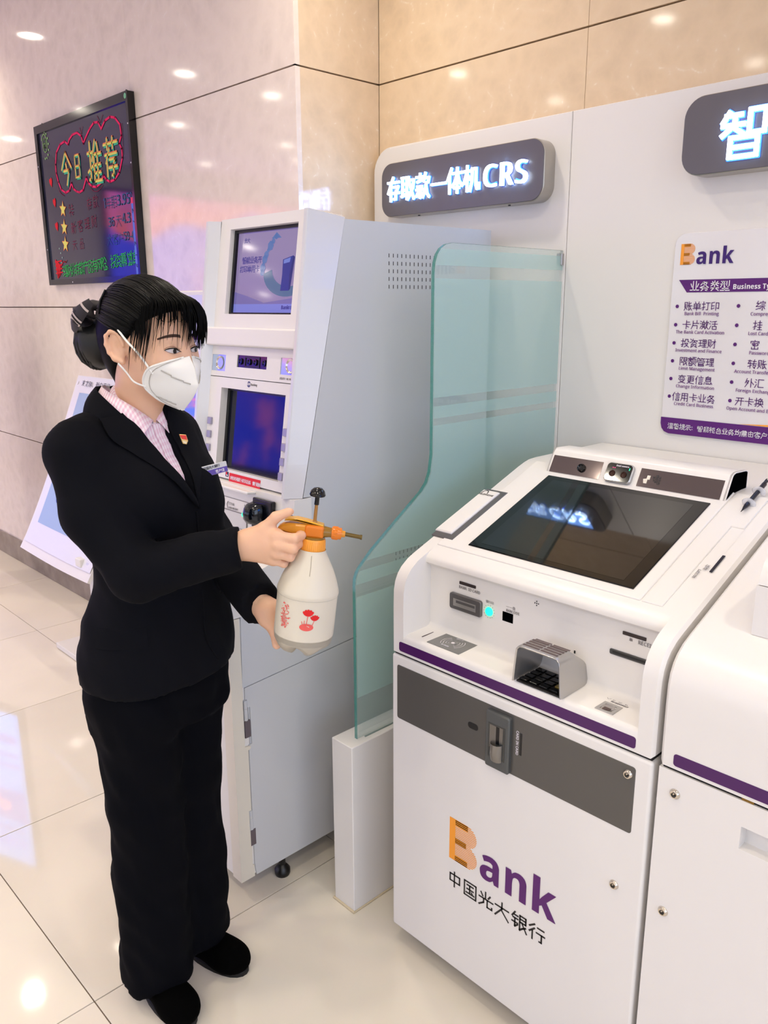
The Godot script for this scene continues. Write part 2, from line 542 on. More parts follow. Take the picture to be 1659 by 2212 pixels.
func setup_camera_and_light() -> void:
	var yaw := deg_to_rad(46.281)
	var pitch := deg_to_rad(14.367)
	var roll := deg_to_rad(-0.257)
	var fwd := Vector3(-sin(yaw) * cos(pitch), -sin(pitch), -cos(yaw) * cos(pitch))
	var right := Vector3(cos(yaw), 0, -sin(yaw))
	var up := right.cross(fwd)
	var r2 := right * cos(roll) + up * sin(roll)
	var u2 := up * cos(roll) - right * sin(roll)
	var cam := Camera3D.new()
	cam.name = "camera"
	cam.transform = Transform3D(Basis(r2, u2, -fwd), Vector3(0, 1.61, 0))
	cam.fov = rad_to_deg(2.0 * atan(1106.0 / 1754.0))
	cam.near = 0.05
	cam.far = 60.0
	add_child(cam)
	cam.current = true
	var env := Environment.new()
	env.background_mode = Environment.BG_SKY
	var sky := Sky.new()
	var sm := ProceduralSkyMaterial.new()
	sm.sky_top_color = Color(0.45, 0.62, 0.9)
	sm.sky_horizon_color = Color(0.8, 0.87, 0.95)
	sm.ground_bottom_color = Color(0.45, 0.45, 0.45)
	sm.ground_horizon_color = Color(0.7, 0.72, 0.75)
	sm.sky_energy_multiplier = 1.5
	sky.sky_material = sm
	env.sky = sky
	env.tonemap_mode = Environment.TONE_MAPPER_LINEAR
	env.tonemap_exposure = 1.0
	env.sdfgi_enabled = true
	env.ssao_enabled = true
	env.ssil_enabled = true
	var we := WorldEnvironment.new()
	we.name = "environment"
	we.environment = env
	add_child(we)
	# added soft fill areas inside the unseen windows, brightening machines and left wall
	area_light("right_fill_light", Vector3(3.40, 1.75, 1.0), Vector3(-1, -0.05, 0), Vector2(4.4, 2.0), Color(0.90, 0.94, 1.0), 5.2)
	area_light("front_fill_light", Vector3(-3.6, 1.75, 4.35), Vector3(0, -0.05, -1), Vector2(9.8, 2.0), Color(1.0, 0.965, 0.95), 2.4)

func area_light(called: String, at: Vector3, towards: Vector3, size: Vector2, c: Color, energy: float) -> void:
	var l := AreaLight3D.new()
	l.name = called
	l.area_size = size
	l.light_color = c
	l.light_energy = energy
	l.shadow_enabled = true
	l.area_range = 30.0
	add_child(l)
	l.transform = Transform3D(Basis.looking_at(towards, Vector3.UP), at)

func noise_tex(freq: float, seed_: int, ramp: Array, w := 512, oct := 4, type := FastNoiseLite.TYPE_SIMPLEX_SMOOTH, frac := FastNoiseLite.FRACTAL_FBM) -> NoiseTexture2D:
	var nz := FastNoiseLite.new()
	nz.seed = seed_
	nz.noise_type = type
	nz.fractal_type = frac
	nz.fractal_octaves = oct
	nz.frequency = freq
	var t := NoiseTexture2D.new()
	t.width = w; t.height = w
	t.seamless = true
	t.seamless_blend_skirt = 0.2
	t.noise = nz
	if ramp.size():
		var g := Gradient.new()
		var of := PackedFloat32Array()
		var co := PackedColorArray()
		for r in ramp: of.append(r[0]); co.append(r[1])
		g.offsets = of; g.colors = co
		t.color_ramp = g
	return t

func tri_tex(m: StandardMaterial3D, t: Texture2D, scale: float) -> StandardMaterial3D:
	m.albedo_texture = t
	m.uv1_triplanar = true
	m.uv1_world_triplanar = true
	m.uv1_scale = Vector3.ONE * scale
	return m

func materials() -> void:
	var stone := Color(0.92, 0.865, 0.82)
	M.marble = tri_tex(mat(Color.WHITE, 0.075, 0.0, 0.5), noise_tex(0.012, 5, [[0.0, stone.darkened(0.05)], [0.6, stone], [0.84, stone.lightened(0.04)], [0.93, stone.lightened(0.22)], [1.0, stone.lightened(0.4)]], 1024, 5, FastNoiseLite.TYPE_SIMPLEX_SMOOTH, FastNoiseLite.FRACTAL_RIDGED), 0.55)
	var tan := Color(0.89, 0.795, 0.67)
	M.marble_tan = tri_tex(mat(Color.WHITE, 0.075, 0.0, 0.5), noise_tex(0.012, 9, [[0.0, tan.darkened(0.05)], [0.6, tan], [0.84, tan.lightened(0.05)], [0.93, tan.lightened(0.3)], [1.0, tan.lightened(0.5)]], 1024, 5, FastNoiseLite.TYPE_SIMPLEX_SMOOTH, FastNoiseLite.FRACTAL_RIDGED), 0.6)
	M.joint = mat(Color(0.62, 0.49, 0.38), 0.8)
	M.tiles = []
	for k in 4:
		var c := Color(0.90, 0.865, 0.80).darkened(0.012 * k)
		M.tiles.append(tri_tex(mat(Color.WHITE, 0.05, 0.0, 0.5), noise_tex(0.006, 20 + k, [[0.0, c.darkened(0.03)], [0.5, c], [1.0, c.lightened(0.08)]], 512), 0.4))
	M.grout = mat(Color(0.46, 0.38, 0.31), 0.9)
	M.skirting = tri_tex(mat(Color.WHITE, 0.25), noise_tex(0.02, 31, [[0.0, Color(0.47, 0.42, 0.38)], [1.0, Color(0.60, 0.55, 0.51)]], 256), 1.0)
	M.plaster = mat(Color(0.90, 0.88, 0.85), 0.8)
	M.ceiling = mat(Color(0.93, 0.92, 0.90), 0.85)
	M.white = mat(Color(0.905, 0.89, 0.875), 0.32)
	M.white_matt = mat(Color(0.90, 0.885, 0.875), 0.42)
	M.cream = mat(Color(0.89, 0.86, 0.80), 0.4)
	M.panel = mat(Color(0.90, 0.885, 0.875), 0.4)
	M.grey_steel = mat(Color(0.80, 0.805, 0.815), 0.38)
	M.dark = mat(Color(0.03, 0.03, 0.035), 0.35)
	M.black_gloss = mat(Color(0.012, 0.012, 0.016), 0.06)
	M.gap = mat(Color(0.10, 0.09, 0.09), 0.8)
	M.purple = mat(Color(0.27, 0.015, 0.34), 0.35)
	M.purple_print = mat(Color(0.33, 0.03, 0.43), 0.5)
	M.deep_purple = mat(Color(0.20, 0.02, 0.42), 0.5)
	M.orange_print = mat(Color(0.97, 0.62, 0.18), 0.5)
	M.black_print = mat(Color(0.07, 0.05, 0.06), 0.5)
	M.grey_print = mat(Color(0.50, 0.48, 0.48), 0.6)
	M.white_print = mat(Color(0.92, 0.90, 0.93), 0.5)
	M.grey_metal = mat(Color(0.42, 0.41, 0.41), 0.32, 0.55)
	M.silver = mat(Color(0.74, 0.73, 0.72), 0.30, 0.75)
	M.chrome = mat(Color(0.83, 0.80, 0.75), 0.14, 1.0)
	M.sign_face = mat(Color(0.40, 0.385, 0.41), 0.34, 0.35)
	M.sign_edge = mat(Color(0.70, 0.68, 0.65), 0.30, 0.6)
	M.red = mat(Color(0.86, 0.03, 0.05), 0.5)
	M.led_green = glow(Color(0.1, 0.95, 0.6), 2.2)
	M.wing_white = mat(Color(0.84, 0.84, 0.86), 0.16)
	M.key_grey = mat(Color(0.62, 0.60, 0.68), 0.35, 0.3)
	M.screen_off = mat(Color(0.06, 0.06, 0.12), 0.06)
	M.screen_off.emission_enabled = true
	M.screen_off.emission = Color(0.06, 0.06, 0.16)
	M.screen_off.emission_energy_multiplier = 0.15
	M.screen_dark = mat(Color(0.02, 0.022, 0.026), 0.035, 0.0, 0.62)
	M.screen_ad = mat(Color(0.10, 0.09, 0.16), 0.07)
	M.screen_ad.emission_enabled = true
	M.screen_ad.emission = Color(0.60, 0.53, 0.70)
	M.screen_ad.emission_energy_multiplier = 0.8
	M.glass = glassy(Color(0.72, 0.88, 0.84), 0.17, 0.02)
	M.glass_edge = glassy(Color(0.10, 0.50, 0.46), 0.72, 0.05)
	M.film = glassy(Color(0.72, 0.87, 0.84), 0.45, 0.45)
	M.clear = glassy(Color(0.9, 0.95, 1.0), 0.12)

func room() -> void:
	# floor: slab and single tiles with recessed joints
	var fl := struct("floor", mb().span(Vector3(-9.2, -0.25, -2.4), Vector3(3.7, -0.006, 4.7)), M.grout)
	var rng := RandomNumberGenerator.new()
	rng.seed = 4
	for i in range(-10, 7):
		for j in range(-3, 7):
			var x0 := -1.63 + i * 0.8
			var z0 := -0.595 + j * 0.8
			var a := Vector3(maxf(x0 + 0.0013, -9.0), -0.006, maxf(z0 + 0.0013, -2.15))
			var b := Vector3(minf(x0 + 0.7987, 3.5), 0.0, minf(z0 + 0.7987, 4.5))
			if b.x - a.x < 0.02 or b.z - a.z < 0.02: continue
			part("floor_tile", mb().rspan(a, b, 0.0012, 1), M.tiles[rng.randi() % 4], fl)
	# walls
	var wl := struct("wall_left", mb().span(Vector3(-9.2, 0, -2.05), Vector3(-2.284, 3.1, -1.80)), M.joint)
	var wb := struct("wall_back", mb().span(Vector3(-2.5, 0, -2.4), Vector3(3.7, 3.1, -2.17)), M.joint)
	var wr := struct("wall_return", mb().span(Vector3(-2.50, 0, -2.2), Vector3(-2.284, 3.1, -1.79)), M.joint)
	var ys := [0.0, 0.10, 0.8405, 1.6015, 2.3525, 3.1]
	for k in 5:
		var lo: float = ys[k] + 0.0024
		var hi: float = ys[k + 1] - 0.0024
		if k == 0: continue
		var xs := [-9.0, -7.9, -6.6, -5.5, -3.36, -2.264]
		for i in 5:
			part("stone_panel", mb().rspan(Vector3(xs[i] + 0.0003, lo, -1.80), Vector3(xs[i + 1] - (0.0003 if i < 4 else 0.0), hi, -1.78), 0.001, 1), M.marble, wl)
		part("stone_panel", mb().rspan(Vector3(-2.284, lo, -2.15), Vector3(-2.2645, hi, -1.7803), 0.001, 1), M.marble_tan, wr)
		var xb := [-2.264, -1.42, -0.2, 1.0, 2.2, 3.5]
		for i in 5:
			part("stone_panel", mb().rspan(Vector3(xb[i] + 0.0006, lo, -2.17), Vector3(xb[i + 1] - 0.0006, hi, -2.15), 0.001, 1), M.marble_tan, wb)
	struct("baseboard_left", mb().rspan(Vector3(-9.0, 0.0, -1.80), Vector3(-2.26, 0.148, -1.768), 0.004, 1), M.skirting)
	struct("baseboard_back", mb().rspan(Vector3(-2.26, 0.0, -2.17), Vector3(3.5, 0.148, -2.14), 0.004, 1), M.skirting)
	struct("ceiling", mb().span(Vector3(-9.2, 3.1, -2.4), Vector3(3.7, 3.35, 4.7)), M.ceiling)
	struct("wall_far", mb().span(Vector3(-9.2, 0, -2.05), Vector3(-9.0, 3.1, 4.7)), M.plaster)
	# shopfront walls with window openings, added out of view to let in cool light
	struct("wall_right", mb().plate(Rect2(-4.7, 0, 7.1, 3.1), [Rect2(-3.2, 0.75, 4.4, 2.0)], -0.1, 0.1, Transform3D(Basis(Vector3(0, 0, -1), Vector3.UP, Vector3(1, 0, 0)), Vector3(3.6, 0, 0))), M.plaster)
	struct("wall_front", mb().plate(Rect2(-9.2, 0, 12.9, 3.1), [Rect2(-3.7, 0.75, 5.0, 2.0), Rect2(-8.5, 0.75, 4.4, 2.0)], -0.1, 0.1, Transform3D(Basis(), Vector3(0, 0, 4.6))), M.plaster)
	var frame := mat(Color(0.35, 0.35, 0.36), 0.4, 0.5)
	var w1 := struct("added_window_1", mb().plate(Rect2(-3.2, 0.75, 4.4, 2.0), [Rect2(-3.14, 0.81, 2.11, 1.88), Rect2(-0.97, 0.81, 2.11, 1.88)], -0.03, 0.03, Transform3D(Basis(Vector3(0, 0, -1), Vector3.UP, Vector3(1, 0, 0)), Vector3(3.6, 0, 0))), frame)
	var w2 := struct("added_window_2", mb().plate(Rect2(-3.7, 0.75, 5.0, 2.0), [Rect2(-3.64, 0.81, 2.41, 1.88), Rect2(-1.17, 0.81, 2.41, 1.88)], -0.03, 0.03, Transform3D(Basis(), Vector3(0, 0, 4.6))), frame)
	var w3 := struct("added_window_3", mb().plate(Rect2(-8.5, 0.75, 4.4, 2.0), [Rect2(-8.44, 0.81, 2.11, 1.88), Rect2(-6.27, 0.81, 2.11, 1.88)], -0.03, 0.03, Transform3D(Basis(), Vector3(0, 0, 4.6))), frame)
	for k in 2:
		part("pane", mb().span(Vector3(-8.44 + 2.17 * k, 0.81, 4.597), Vector3(-6.33 + 2.17 * k, 2.69, 4.603)), M.clear, w3)
		part("pane", mb().span(Vector3(3.597, 0.81, -1.14 + 2.17 * k), Vector3(3.603, 2.69, 0.97 + 2.17 * k)), M.clear, w1)
		part("pane", mb().span(Vector3(-3.64 + 2.47 * k, 0.81, 4.597), Vector3(-1.23 + 2.47 * k, 2.69, 4.603)), M.clear, w2)

func lamps() -> void:
	var spots := [[-5.1, -1.45], [-5.2, -0.4], [-6.65, -0.42], [-5.28, 0.37], [-6.64, 0.38], [-6.74, 1.62], [-8.2, -0.43], [-8.2, 1.62], [-8.35, 3.0], [-3.97, 0.2], [-3.96, 1.31], [-7.36, 2.25],
		[-1.9, -1.5], [-2.5, 0.2], [-2.5, 1.4], [-1.1, -0.6], [-1.1, 0.9], [-1.1, 2.4], [0.5, -1.2], [0.5, 0.2], [0.5, 1.6], [2.0, -0.6], [2.0, 0.9], [2.0, 2.4], [-2.6, 2.9], [-4.6, 2.6], [-6.2, 3.2]]
	var trim_m := mat(Color(0.93, 0.92, 0.9), 0.4)
	var lens_m := glow(Color(1.0, 0.96, 0.89), 42.0)
	var ring_b := mb().lathe([Vector2(0.056, -0.001), Vector2(0.060, -0.007), Vector2(0.072, -0.008), Vector2(0.078, 0.0)], 24)
	var lens_b := mb().lathe([Vector2(0.0, -0.003), Vector2(0.057, -0.003), Vector2(0.057, 0.0)], 24)
	var ring := ring_b.done()
	var lens := lens_b.done()
	for s in spots:
		var o := thing("ceiling_downlight", "round recessed downlight glowing in the white ceiling", "downlight", Vector3(s[0], 3.1, s[1]), "ceiling downlights")
		o.set_meta("own_axes", true)
		part("trim_ring", ring, trim_m, o)
		part("lens", lens, lens_m, o)
		var l := SpotLight3D.new()
		l.name = "lamp_light"
		l.light_color = Color(1.0, 0.945, 0.855)
		l.light_energy = 0.85
		l.spot_angle = 72.0
		l.spot_angle_attenuation = 0.8
		l.light_size = 0.05
		l.spot_range = 20.0
		l.spot_attenuation = 2.0
		l.shadow_enabled = true
		l.position = Vector3(0, -0.02, 0)
		l.rotation.x = -PI / 2
		o.add_child(l, true)

func backing_panel() -> void:
	var o := thing("backing_panel", "long white rounded backing panel behind the machines and lit signs", "wall panel", Vector3(-1.0, 0, -2.12))
	var left := PackedVector2Array([Vector2(-1.4315, 0.0), Vector2(-1.4315, 2.134), Vector2(-2.17, 2.134)])
	for i in 9:
		var a := PI / 2 + PI / 2 * i / 8.0
		left.append(Vector2(-2.17 + cos(a) * 0.08, 2.054 + sin(a) * 0.08))
	left.append(Vector2(-2.25, 0.0))
	part("board", mb().prism(left, -2.149, -2.11, Transform3D(), 0.002), M.panel, o)
	var x0 := -1.430
	for k in 2:
		var x1 := x0 + 1.20
		part("board", mb().prism(V2([x0, 0, x1 - 0.0015, 0, x1 - 0.0015, 2.134, x0, 2.134]), -2.149, -2.11, Transform3D(), 0.002), M.panel, o)
		x0 = x1

func lightbox(label: String, x0: float, x1: float, y0: float, y1: float, r: float, at: Vector3) -> Node3D:
	var o := thing("light_box_sign", label, "sign", at)
	var p := rrect(x0, y0, x1, y1, r, 8)
	part("housing", mb().prism(p, -2.11, -2.058, Transform3D(), 0.002), M.sign_edge, o)
	part("face_plate", mb().prism(rrect(x0 + 0.002, y0 + 0.002, x1 - 0.002, y1 - 0.002, r - 0.002, 8), -2.06, -2.055, Transform3D(), 0.001), M.sign_face, o)
	for k in 2:
		part("screw", mb().lathe([Vector2(0.0, -0.003), Vector2(0.004, -0.003), Vector2(0.004, 0.001)], 10, Transform3D(Basis(), Vector3(lerpf(x0, x1, 0.24 + 0.56 * k), y0, -2.075))), M.dark, o)
	return o

func signs() -> void:
	M.letter = glow(Color(0.87, 0.94, 1.0), 5.5)
	M.halo = glow(Color(0.22, 0.48, 1.0), 2.4)
	var o := lightbox("grey rounded light box with glowing blue-white characters ending in CRS", -2.155, -1.482, 1.898, 2.070, 0.045, Vector3(-1.82, 1.898, -2.085))
	var xf := Transform3D(Basis(), Vector3(-2.117, 1.948, -2.055))
	var xn := xf * Transform3D(Basis.from_scale(Vector3(0.83, 1, 1)), Vector3.ZERO)
	var zh := "存取款一体机"
	for i in 6:
		var xc := xn * Transform3D(Basis(), Vector3(0.0825 * i, 0, 0))
		var ch := part("sign_character", mb().cjk(zh[i], 0.072, 0.1, 0.098, xc, 0.011), M.letter, o)
		part("halo", mb().cjk(zh[i], 0.072, 0.1, 0.140, xc, 0.004), M.halo, ch)
	for i in 3:
		var xc := xf * Transform3D(Basis(), Vector3([0.4175, 0.4775, 0.5380][i], 0.0025, 0.004))
		var ch := part("sign_character", mb().text("CRS"[i], 0.090, xc, false, 0.010).text("CRS"[i], 0.090, xc * Transform3D(Basis(), Vector3(0.003, 0, 0)), false, 0.010), M.letter, o)
		part("halo", mb().text("CRS"[i], 0.090, xc * Transform3D(Basis(), Vector3(-0.001, 0, -0.003)), true, 0.006), M.halo, ch)
	var l := AreaLight3D.new()
	l.name = "letter_light"
	l.area_size = Vector2(0.6, 0.08)
	l.light_color = Color(0.45, 0.65, 1.0)
	l.light_energy = 0.10
	l.shadow_enabled = true
	l.area_range = 10.0
	o.add_child(l, true)
	l.transform = Transform3D(Basis.looking_at(Vector3(0, 0, 1), Vector3.UP), Vector3(0.0, 0.086, 0.048))
	var q := lightbox("grey rounded light box with one large glowing character at the frame edge", -1.067, 0.15, 1.915, 2.098, 0.05, Vector3(-0.46, 1.915, -2.085))
	var xg := Transform3D(Basis(), Vector3(-0.962, 1.946, -2.055))
	for i in 4:
		var xc := xg * Transform3D(Basis(), Vector3(0.155 * i, 0, 0))
		var ch := part("sign_character", mb().cjk("智能柜台"[i], 0.107, 0.2, 0.092, xc, 0.011), M.letter, q)
		part("halo", mb().cjk("智能柜台"[i], 0.107, 0.2, 0.140, xc, 0.004), M.halo, ch)
	var l2 := l.duplicate()
	l2.area_size = Vector2(0.8, 0.12)
	q.add_child(l2, true)
	l2.position = Vector3(0, 0.09, 0.048)

# the bank's logo: a striped orange B and "ank"; origin at the foot of the B, h = height of the B
func logo(o: Node3D, xf: Transform3D, h: float, m_text: Material, slant := 0.0) -> void:
	var b := mb()
	var w := 0.50 * h
	var sl := func(p: Array) -> PackedVector2Array:
		var r := PackedVector2Array()
		for i in range(0, p.size(), 2): r.append(Vector2(p[i] * h + p[i + 1] * h * slant, p[i + 1] * h))
		return r
	b.flat(sl.call([0.0, 0.0, 0.16, 0.0, 0.16, 1.0, 0.0, 1.0]), xf)
	for yy in [[0.0, 0.135, 0.50], [0.43, 0.56, 0.46], [0.865, 1.0, 0.50]]:
		b.flat(sl.call([0.16, yy[0], yy[2], yy[0], yy[2], yy[1], 0.16, yy[1]]), xf)
	for k in 24:
		var y0 := (k + 0.12) / 24.0
		var y1 := y0 + 0.55 / 24.0
		var yc := (y0 + y1) * 0.5
		var c := 0.745 if yc > 0.5 else 0.255
		var dy := absf(yc - c) / 0.262
		var e: float = 0.45 + 0.29 * sqrt(maxf(0.0, 1.0 - dy * dy)) + (0.02 if yc < 0.5 else 0.0)
		b.flat(sl.call([0.16, y0, e, y0, e, y1, 0.16, y1]), xf)
	part("logo_initial", b, M.orange_print, o)
	var t := Transform3D(Basis(Vector3(1.0, 0, 0), Vector3(slant, 1, 0), Vector3(0, 0, 1)), Vector3(0.80 * h, 0.0, 0))
	part("logo_lettering", mb().text("ank", 1.06 * h, xf * t, true, 0.0008), m_text, o)

func notice_panel() -> void:
	var o := thing("notice_panel", "clear acrylic notice panel with purple service list on the white wall", "notice", Vector3(-0.72, 1.27, -2.106))
	var z := -2.1035
	var acr := mat(Color(0.89, 0.875, 0.885), 0.12)
	part("acrylic_sheet", mb().prism(rrect(-1.088, 1.262, -0.20, 1.785, 0.03, 6), -2.11, -2.104, Transform3D(), 0.001), acr, o)
	var X := func(x: float, y: float, k := 0.0005) -> Transform3D: return Transform3D(Basis(), Vector3(x, y, z + k))
	logo(o, X.call(-1.070, 1.706), 0.052, M.deep_purple)
	part("title_band", mb().flat(V2([-1.069, 1.668, -0.25, 1.668, -0.25, 1.636, -1.045, 1.636]), X.call(0, 0)), M.purple_print, o)
	part("title_lettering", mb().cjk("业务类型", 0.0235, 0.0268, 0.10, X.call(-1.036, 1.640, 0.001)).text("Business Type", 0.0165, X.call(-0.924, 1.6425, 0.001), true), M.white_print, o)
	var rows := [["账单打印", "Bank Bill  Printing", "综", "Comprehensive"], ["卡片激活", "The Bank Card Activation", "挂", "Lost Card"], ["投资理财", "Investment and Finance", "密", "Password"], ["限额管理", "Limit Management", "转账", "Account Transfer"], ["变更信息", "Change Information", "外汇", "Foreign Exchange"], ["信用卡业务", "Credit Card Business", "开卡换", "Open Account and Exchange"]]
	var zh := mb()
	var en := mb()
	for k in 6:
		var r: Array = rows[k]
		var y := 1.5905 - k * 0.0475
		part("bullet", mb().flat(disc(Vector2.ZERO, 0.0047, 14), X.call(-1.068 - 0.0003 * k, y + 0.010)), M.purple_print, o)
		var n5 := 5 if k == 5 else 4
		zh.cjk(r[0], 0.0215, 0.0242, 0.085, X.call(-1.000 - n5 * 0.0121, y))
		en.text(r[1], 0.0118, X.call(-1.0, y - 0.0125), false, 0.0005, 1)
		var x2 := -0.873 if k < 5 else -0.888
		part("bullet", mb().flat(disc(Vector2.ZERO, 0.0047, 14), X.call(-0.905 + 0.0005 * k, y + 0.011)), M.purple_print, o)
		zh.cjk(r[2], 0.0215, 0.0242, 0.085, X.call(x2 + [0.012, 0.010, 0.0085, 0.007, 0.005, 0.0][k], y + 0.001))
		en.text(r[3], 0.0118, X.call(x2 + [0.000, -0.001, 0.006, -0.026, -0.018, -0.022][k], y - 0.0125))
	part("service_list", zh, M.purple_print, o)
	part("service_list_translation", en, mat(Color(0.45, 0.22, 0.52), 0.6), o)
	var foot := V2([-1.0885, 1.305, -1.0885, 1.288, -1.085, 1.275, -1.077, 1.266, -1.064, 1.2615, -0.1995, 1.2615, -0.1995, 1.305])
	part("foot_band", mb().flat(foot, X.call(0, 0, 0.001)), M.purple_print, o)
	part("gold_swoosh", mb().flat(V2([-0.875, 1.306, -0.25, 1.306, -0.25, 1.345, -0.55, 1.325]), X.call(0, 0)), M.orange_print, o)
	part("foot_lettering", mb().cjk("温馨提示：智能柜台业务均需由客户本", 0.0152, 0.0168, 0.10, X.call(-1.066, 1.2755, 0.0016)), M.white_print, o)

func cash_machine() -> void:
	var o := thing("cash_machine", "tall white and grey cash machine with two screens beside the glass partition", "cash machine", Vector3(-1.925, 0.0, -1.55))
	var S := Transform3D(Basis(Vector3(0, 0, -1), Vector3.UP, Vector3(1, 0, 0)), Vector3.ZERO)   # prism of (-z, y), pushed along x
	var zf := func(y: float) -> float: return -1.346 - 0.152 * (y - 1.55)
	var F := func(y: float, k := 0.0) -> Transform3D: return face(Vector3(0, y, zf.call(y) + k), Vector3.RIGHT, Vector3(0, 0.152, 1))
	# cabinet core
	part("cabinet_body", mb().prism(V2([2.043, 0.07, 1.09, 0.07, 1.09, 0.835, 1.32, 0.84, 1.32, 1.112, 1.40, 1.40, 1.462, 1.815, 2.043, 1.815]), -2.186, -1.664, S), M.grey_steel, o)
	# right side: upper skin, lower door, hinges
	var upper := V2([2.045, 0.706, 2.045, 1.826, 1.453, 1.822, 1.292, 1.114, 1.318, 1.112, 1.318, 0.836, 1.078, 0.836, 1.073, 0.640, 1.08, 0.6395])
	part("side_skin", mb().prism(upper, -1.664, -1.66, S), M.grey_steel, o)
	var door := V2([2.045, 0.064, 2.045, 0.703, 1.0795, 0.6365, 1.079, 0.58, 1.093, 0.578, 1.094, 0.47, 1.084, 0.468, 1.084, 0.10, 1.089, 0.064])
	part("service_door", mb().prism(door, -1.664, -1.66, S), M.grey_steel, o)
	var lskin := V2([2.045, 0.064, 2.045, 1.826, 1.453, 1.822, 1.292, 1.114, 1.318, 1.112, 1.318, 0.836, 1.078, 0.836, 1.084, 0.064])
	part("side_skin", mb().prism(lskin, 2.186, 2.19, Transform3D(Basis(Vector3(0, 0, -1), Vector3.UP, Vector3(-1, 0, 0)), Vector3.ZERO)), M.grey_steel, o)
	for y in [0.545, 0.215]:
		var h := part("hinge", mb().lathe([Vector2(0, 0), Vector2(0.0055, 0), Vector2(0.0055, 0.034), Vector2(0, 0.034)], 12, Transform3D(Basis(), Vector3(-1.659, y, -1.078))), M.grey_steel, o)
		part("hinge_pin", mb().lathe([Vector2(0, 0.0345), Vector2(0.0055, 0.0345), Vector2(0.0055, 0.058), Vector2(0, 0.058)], 12, Transform3D(Basis(), Vector3(-1.659, y, -1.078))), M.grey_steel, h)
		part("hinge_notch", mb().span(Vector3(-1.662, y - 0.052, -1.091), Vector3(-1.6585, y - 0.003, -1.074)), mat(Color(0.42, 0.38, 0.40), 0.5, 0.3), o)
	# vents: slots in the side skin
	for r in 5:
		for c in 12:
			part("vent_slot", mb().span(Vector3(-1.6605, 1.738 - r * 0.0205 - 0.005, -1.6105 - c * 0.0164 - 0.0012), Vector3(-1.6597, 1.738 - r * 0.0205 + 0.005, -1.6105 - c * 0.0164 + 0.0012)), M.gap, o)
	for r in 3:
		for c in 9:
			part("vent_slot", mb().span(Vector3(-1.6605, 0.884 - r * 0.0195 - 0.005, -1.636 - c * 0.0164 - 0.0012), Vector3(-1.6597, 0.884 - r * 0.0195 + 0.005, -1.636 - c * 0.0164 + 0.0012)), M.gap, o)
	# wings beside the screens: inner face, ridge, chamfer back to the side skin
	for sx in [1.0, -1.0]:
		var cx := -1.925
		var rows := []
		for t in 9:
			var y := lerpf(1.112, 1.826, t / 8.0)
			var zs := lerpf(-1.289, -1.4535, t / 8.0)
			var zr := lerpf(-1.253, -1.358, t / 8.0)
			var row := []
			for q in [[0.265, zs], [0.236, zr], [0.2335, zr + 0.003], [0.2235, zr + 0.003], [0.2205, zr], [0.205, zf.call(y) + 0.001]]:
				row.append(Vector3(cx + sx * q[0], y + (0.018 if q[0] < 0.24 and t == 8 else 0.0), q[1]))
			rows.append(row)
		var wing := mb()
		for i in 8:
			for j in 5:
				var a: Vector3 = rows[i][j]
				var b: Vector3 = rows[i][j + 1]
				var c: Vector3 = rows[i + 1][j + 1]
				var d: Vector3 = rows[i + 1][j]
				var nn := (b - a).cross(d - a).normalized()
				if nn.z < 0.0: nn = -nn
				wing.quad(a, b, c, d, nn)
		var top := mb()
		for j in 5:
			top.quad(rows[8][j], rows[8][j + 1], Vector3(rows[8][j + 1].x, rows[8][j + 1].y - 0.01, -1.47), Vector3(rows[8][j].x, rows[8][j].y - 0.01, -1.47), Vector3.UP)
		wing.mesh(top.done(), Transform3D())
		part("wing", wing, M.wing_white, o)
	# fascia with both screen openings
	var yb := 1.112
	var x0 := -2.13
	var FX := face(Vector3(0, 1.55, -1.346), Vector3.RIGHT, Vector3(0, 0.152, 1))
	var c1 := cos(atan(0.152))
	var Y := func(y: float) -> float: return (y - 1.55) / c1
	var scr1 := Rect2(-2.079, Y.call(1.584), 0.315, Y.call(1.8185) - Y.call(1.584))
	part("upper_fascia", mb().plate(Rect2(x0, Y.call(1.497), 0.41, Y.call(1.848) - Y.call(1.497)), [scr1], -0.03, 0.002, FX), M.white_matt, o)
	part("upper_screen_surround", mb().plate(scr1.grow(0.002), [Rect2(scr1.position + Vector2(0.011, 0.006), scr1.size - Vector2(0.019, 0.015))], -0.022, -0.012, FX), M.black_gloss, o)
	var sc := Rect2(scr1.position + Vector2(0.010, 0.005), scr1.size - Vector2(0.018, 0.013))
	var scr := part("upper_screen", mb().plate(sc, [], -0.03, -0.020, FX), M.screen_ad, o)
	screen_advert(scr, FX * Transform3D(Basis(), Vector3(sc.position.x, sc.position.y, -0.0196)), sc.size)
	# ledge with hidden lamp under the upper screen
	var lxf := FX * Transform3D(Basis(), Vector3(-1.932, Y.call(1.519), 0.006))
	part("light_hood", mb().rbox(Vector3.ZERO, Vector3(0.440, 0.052, 0.030), 0.006, 2, lxf), M.white_matt, o)
	# camera strip
	var sh := [Rect2(-1.998, Y.call(1.4365), 0.144, 0.0345), Rect2(-2.129, Y.call(1.4215), 0.072, 0.047), Rect2(-1.791, Y.call(1.4275), 0.072, 0.0445)]
	part("camera_fascia", mb().plate(Rect2(x0, Y.call(1.4065), 0.41, Y.call(1.493) - Y.call(1.4065)), sh, -0.02, 0.001, FX), M.white_matt, o)
	var cw := part("camera_window", mb().plate(sh[0], [], -0.02, -0.002, FX), mat(Color(0.10, 0.095, 0.13), 0.12), o)
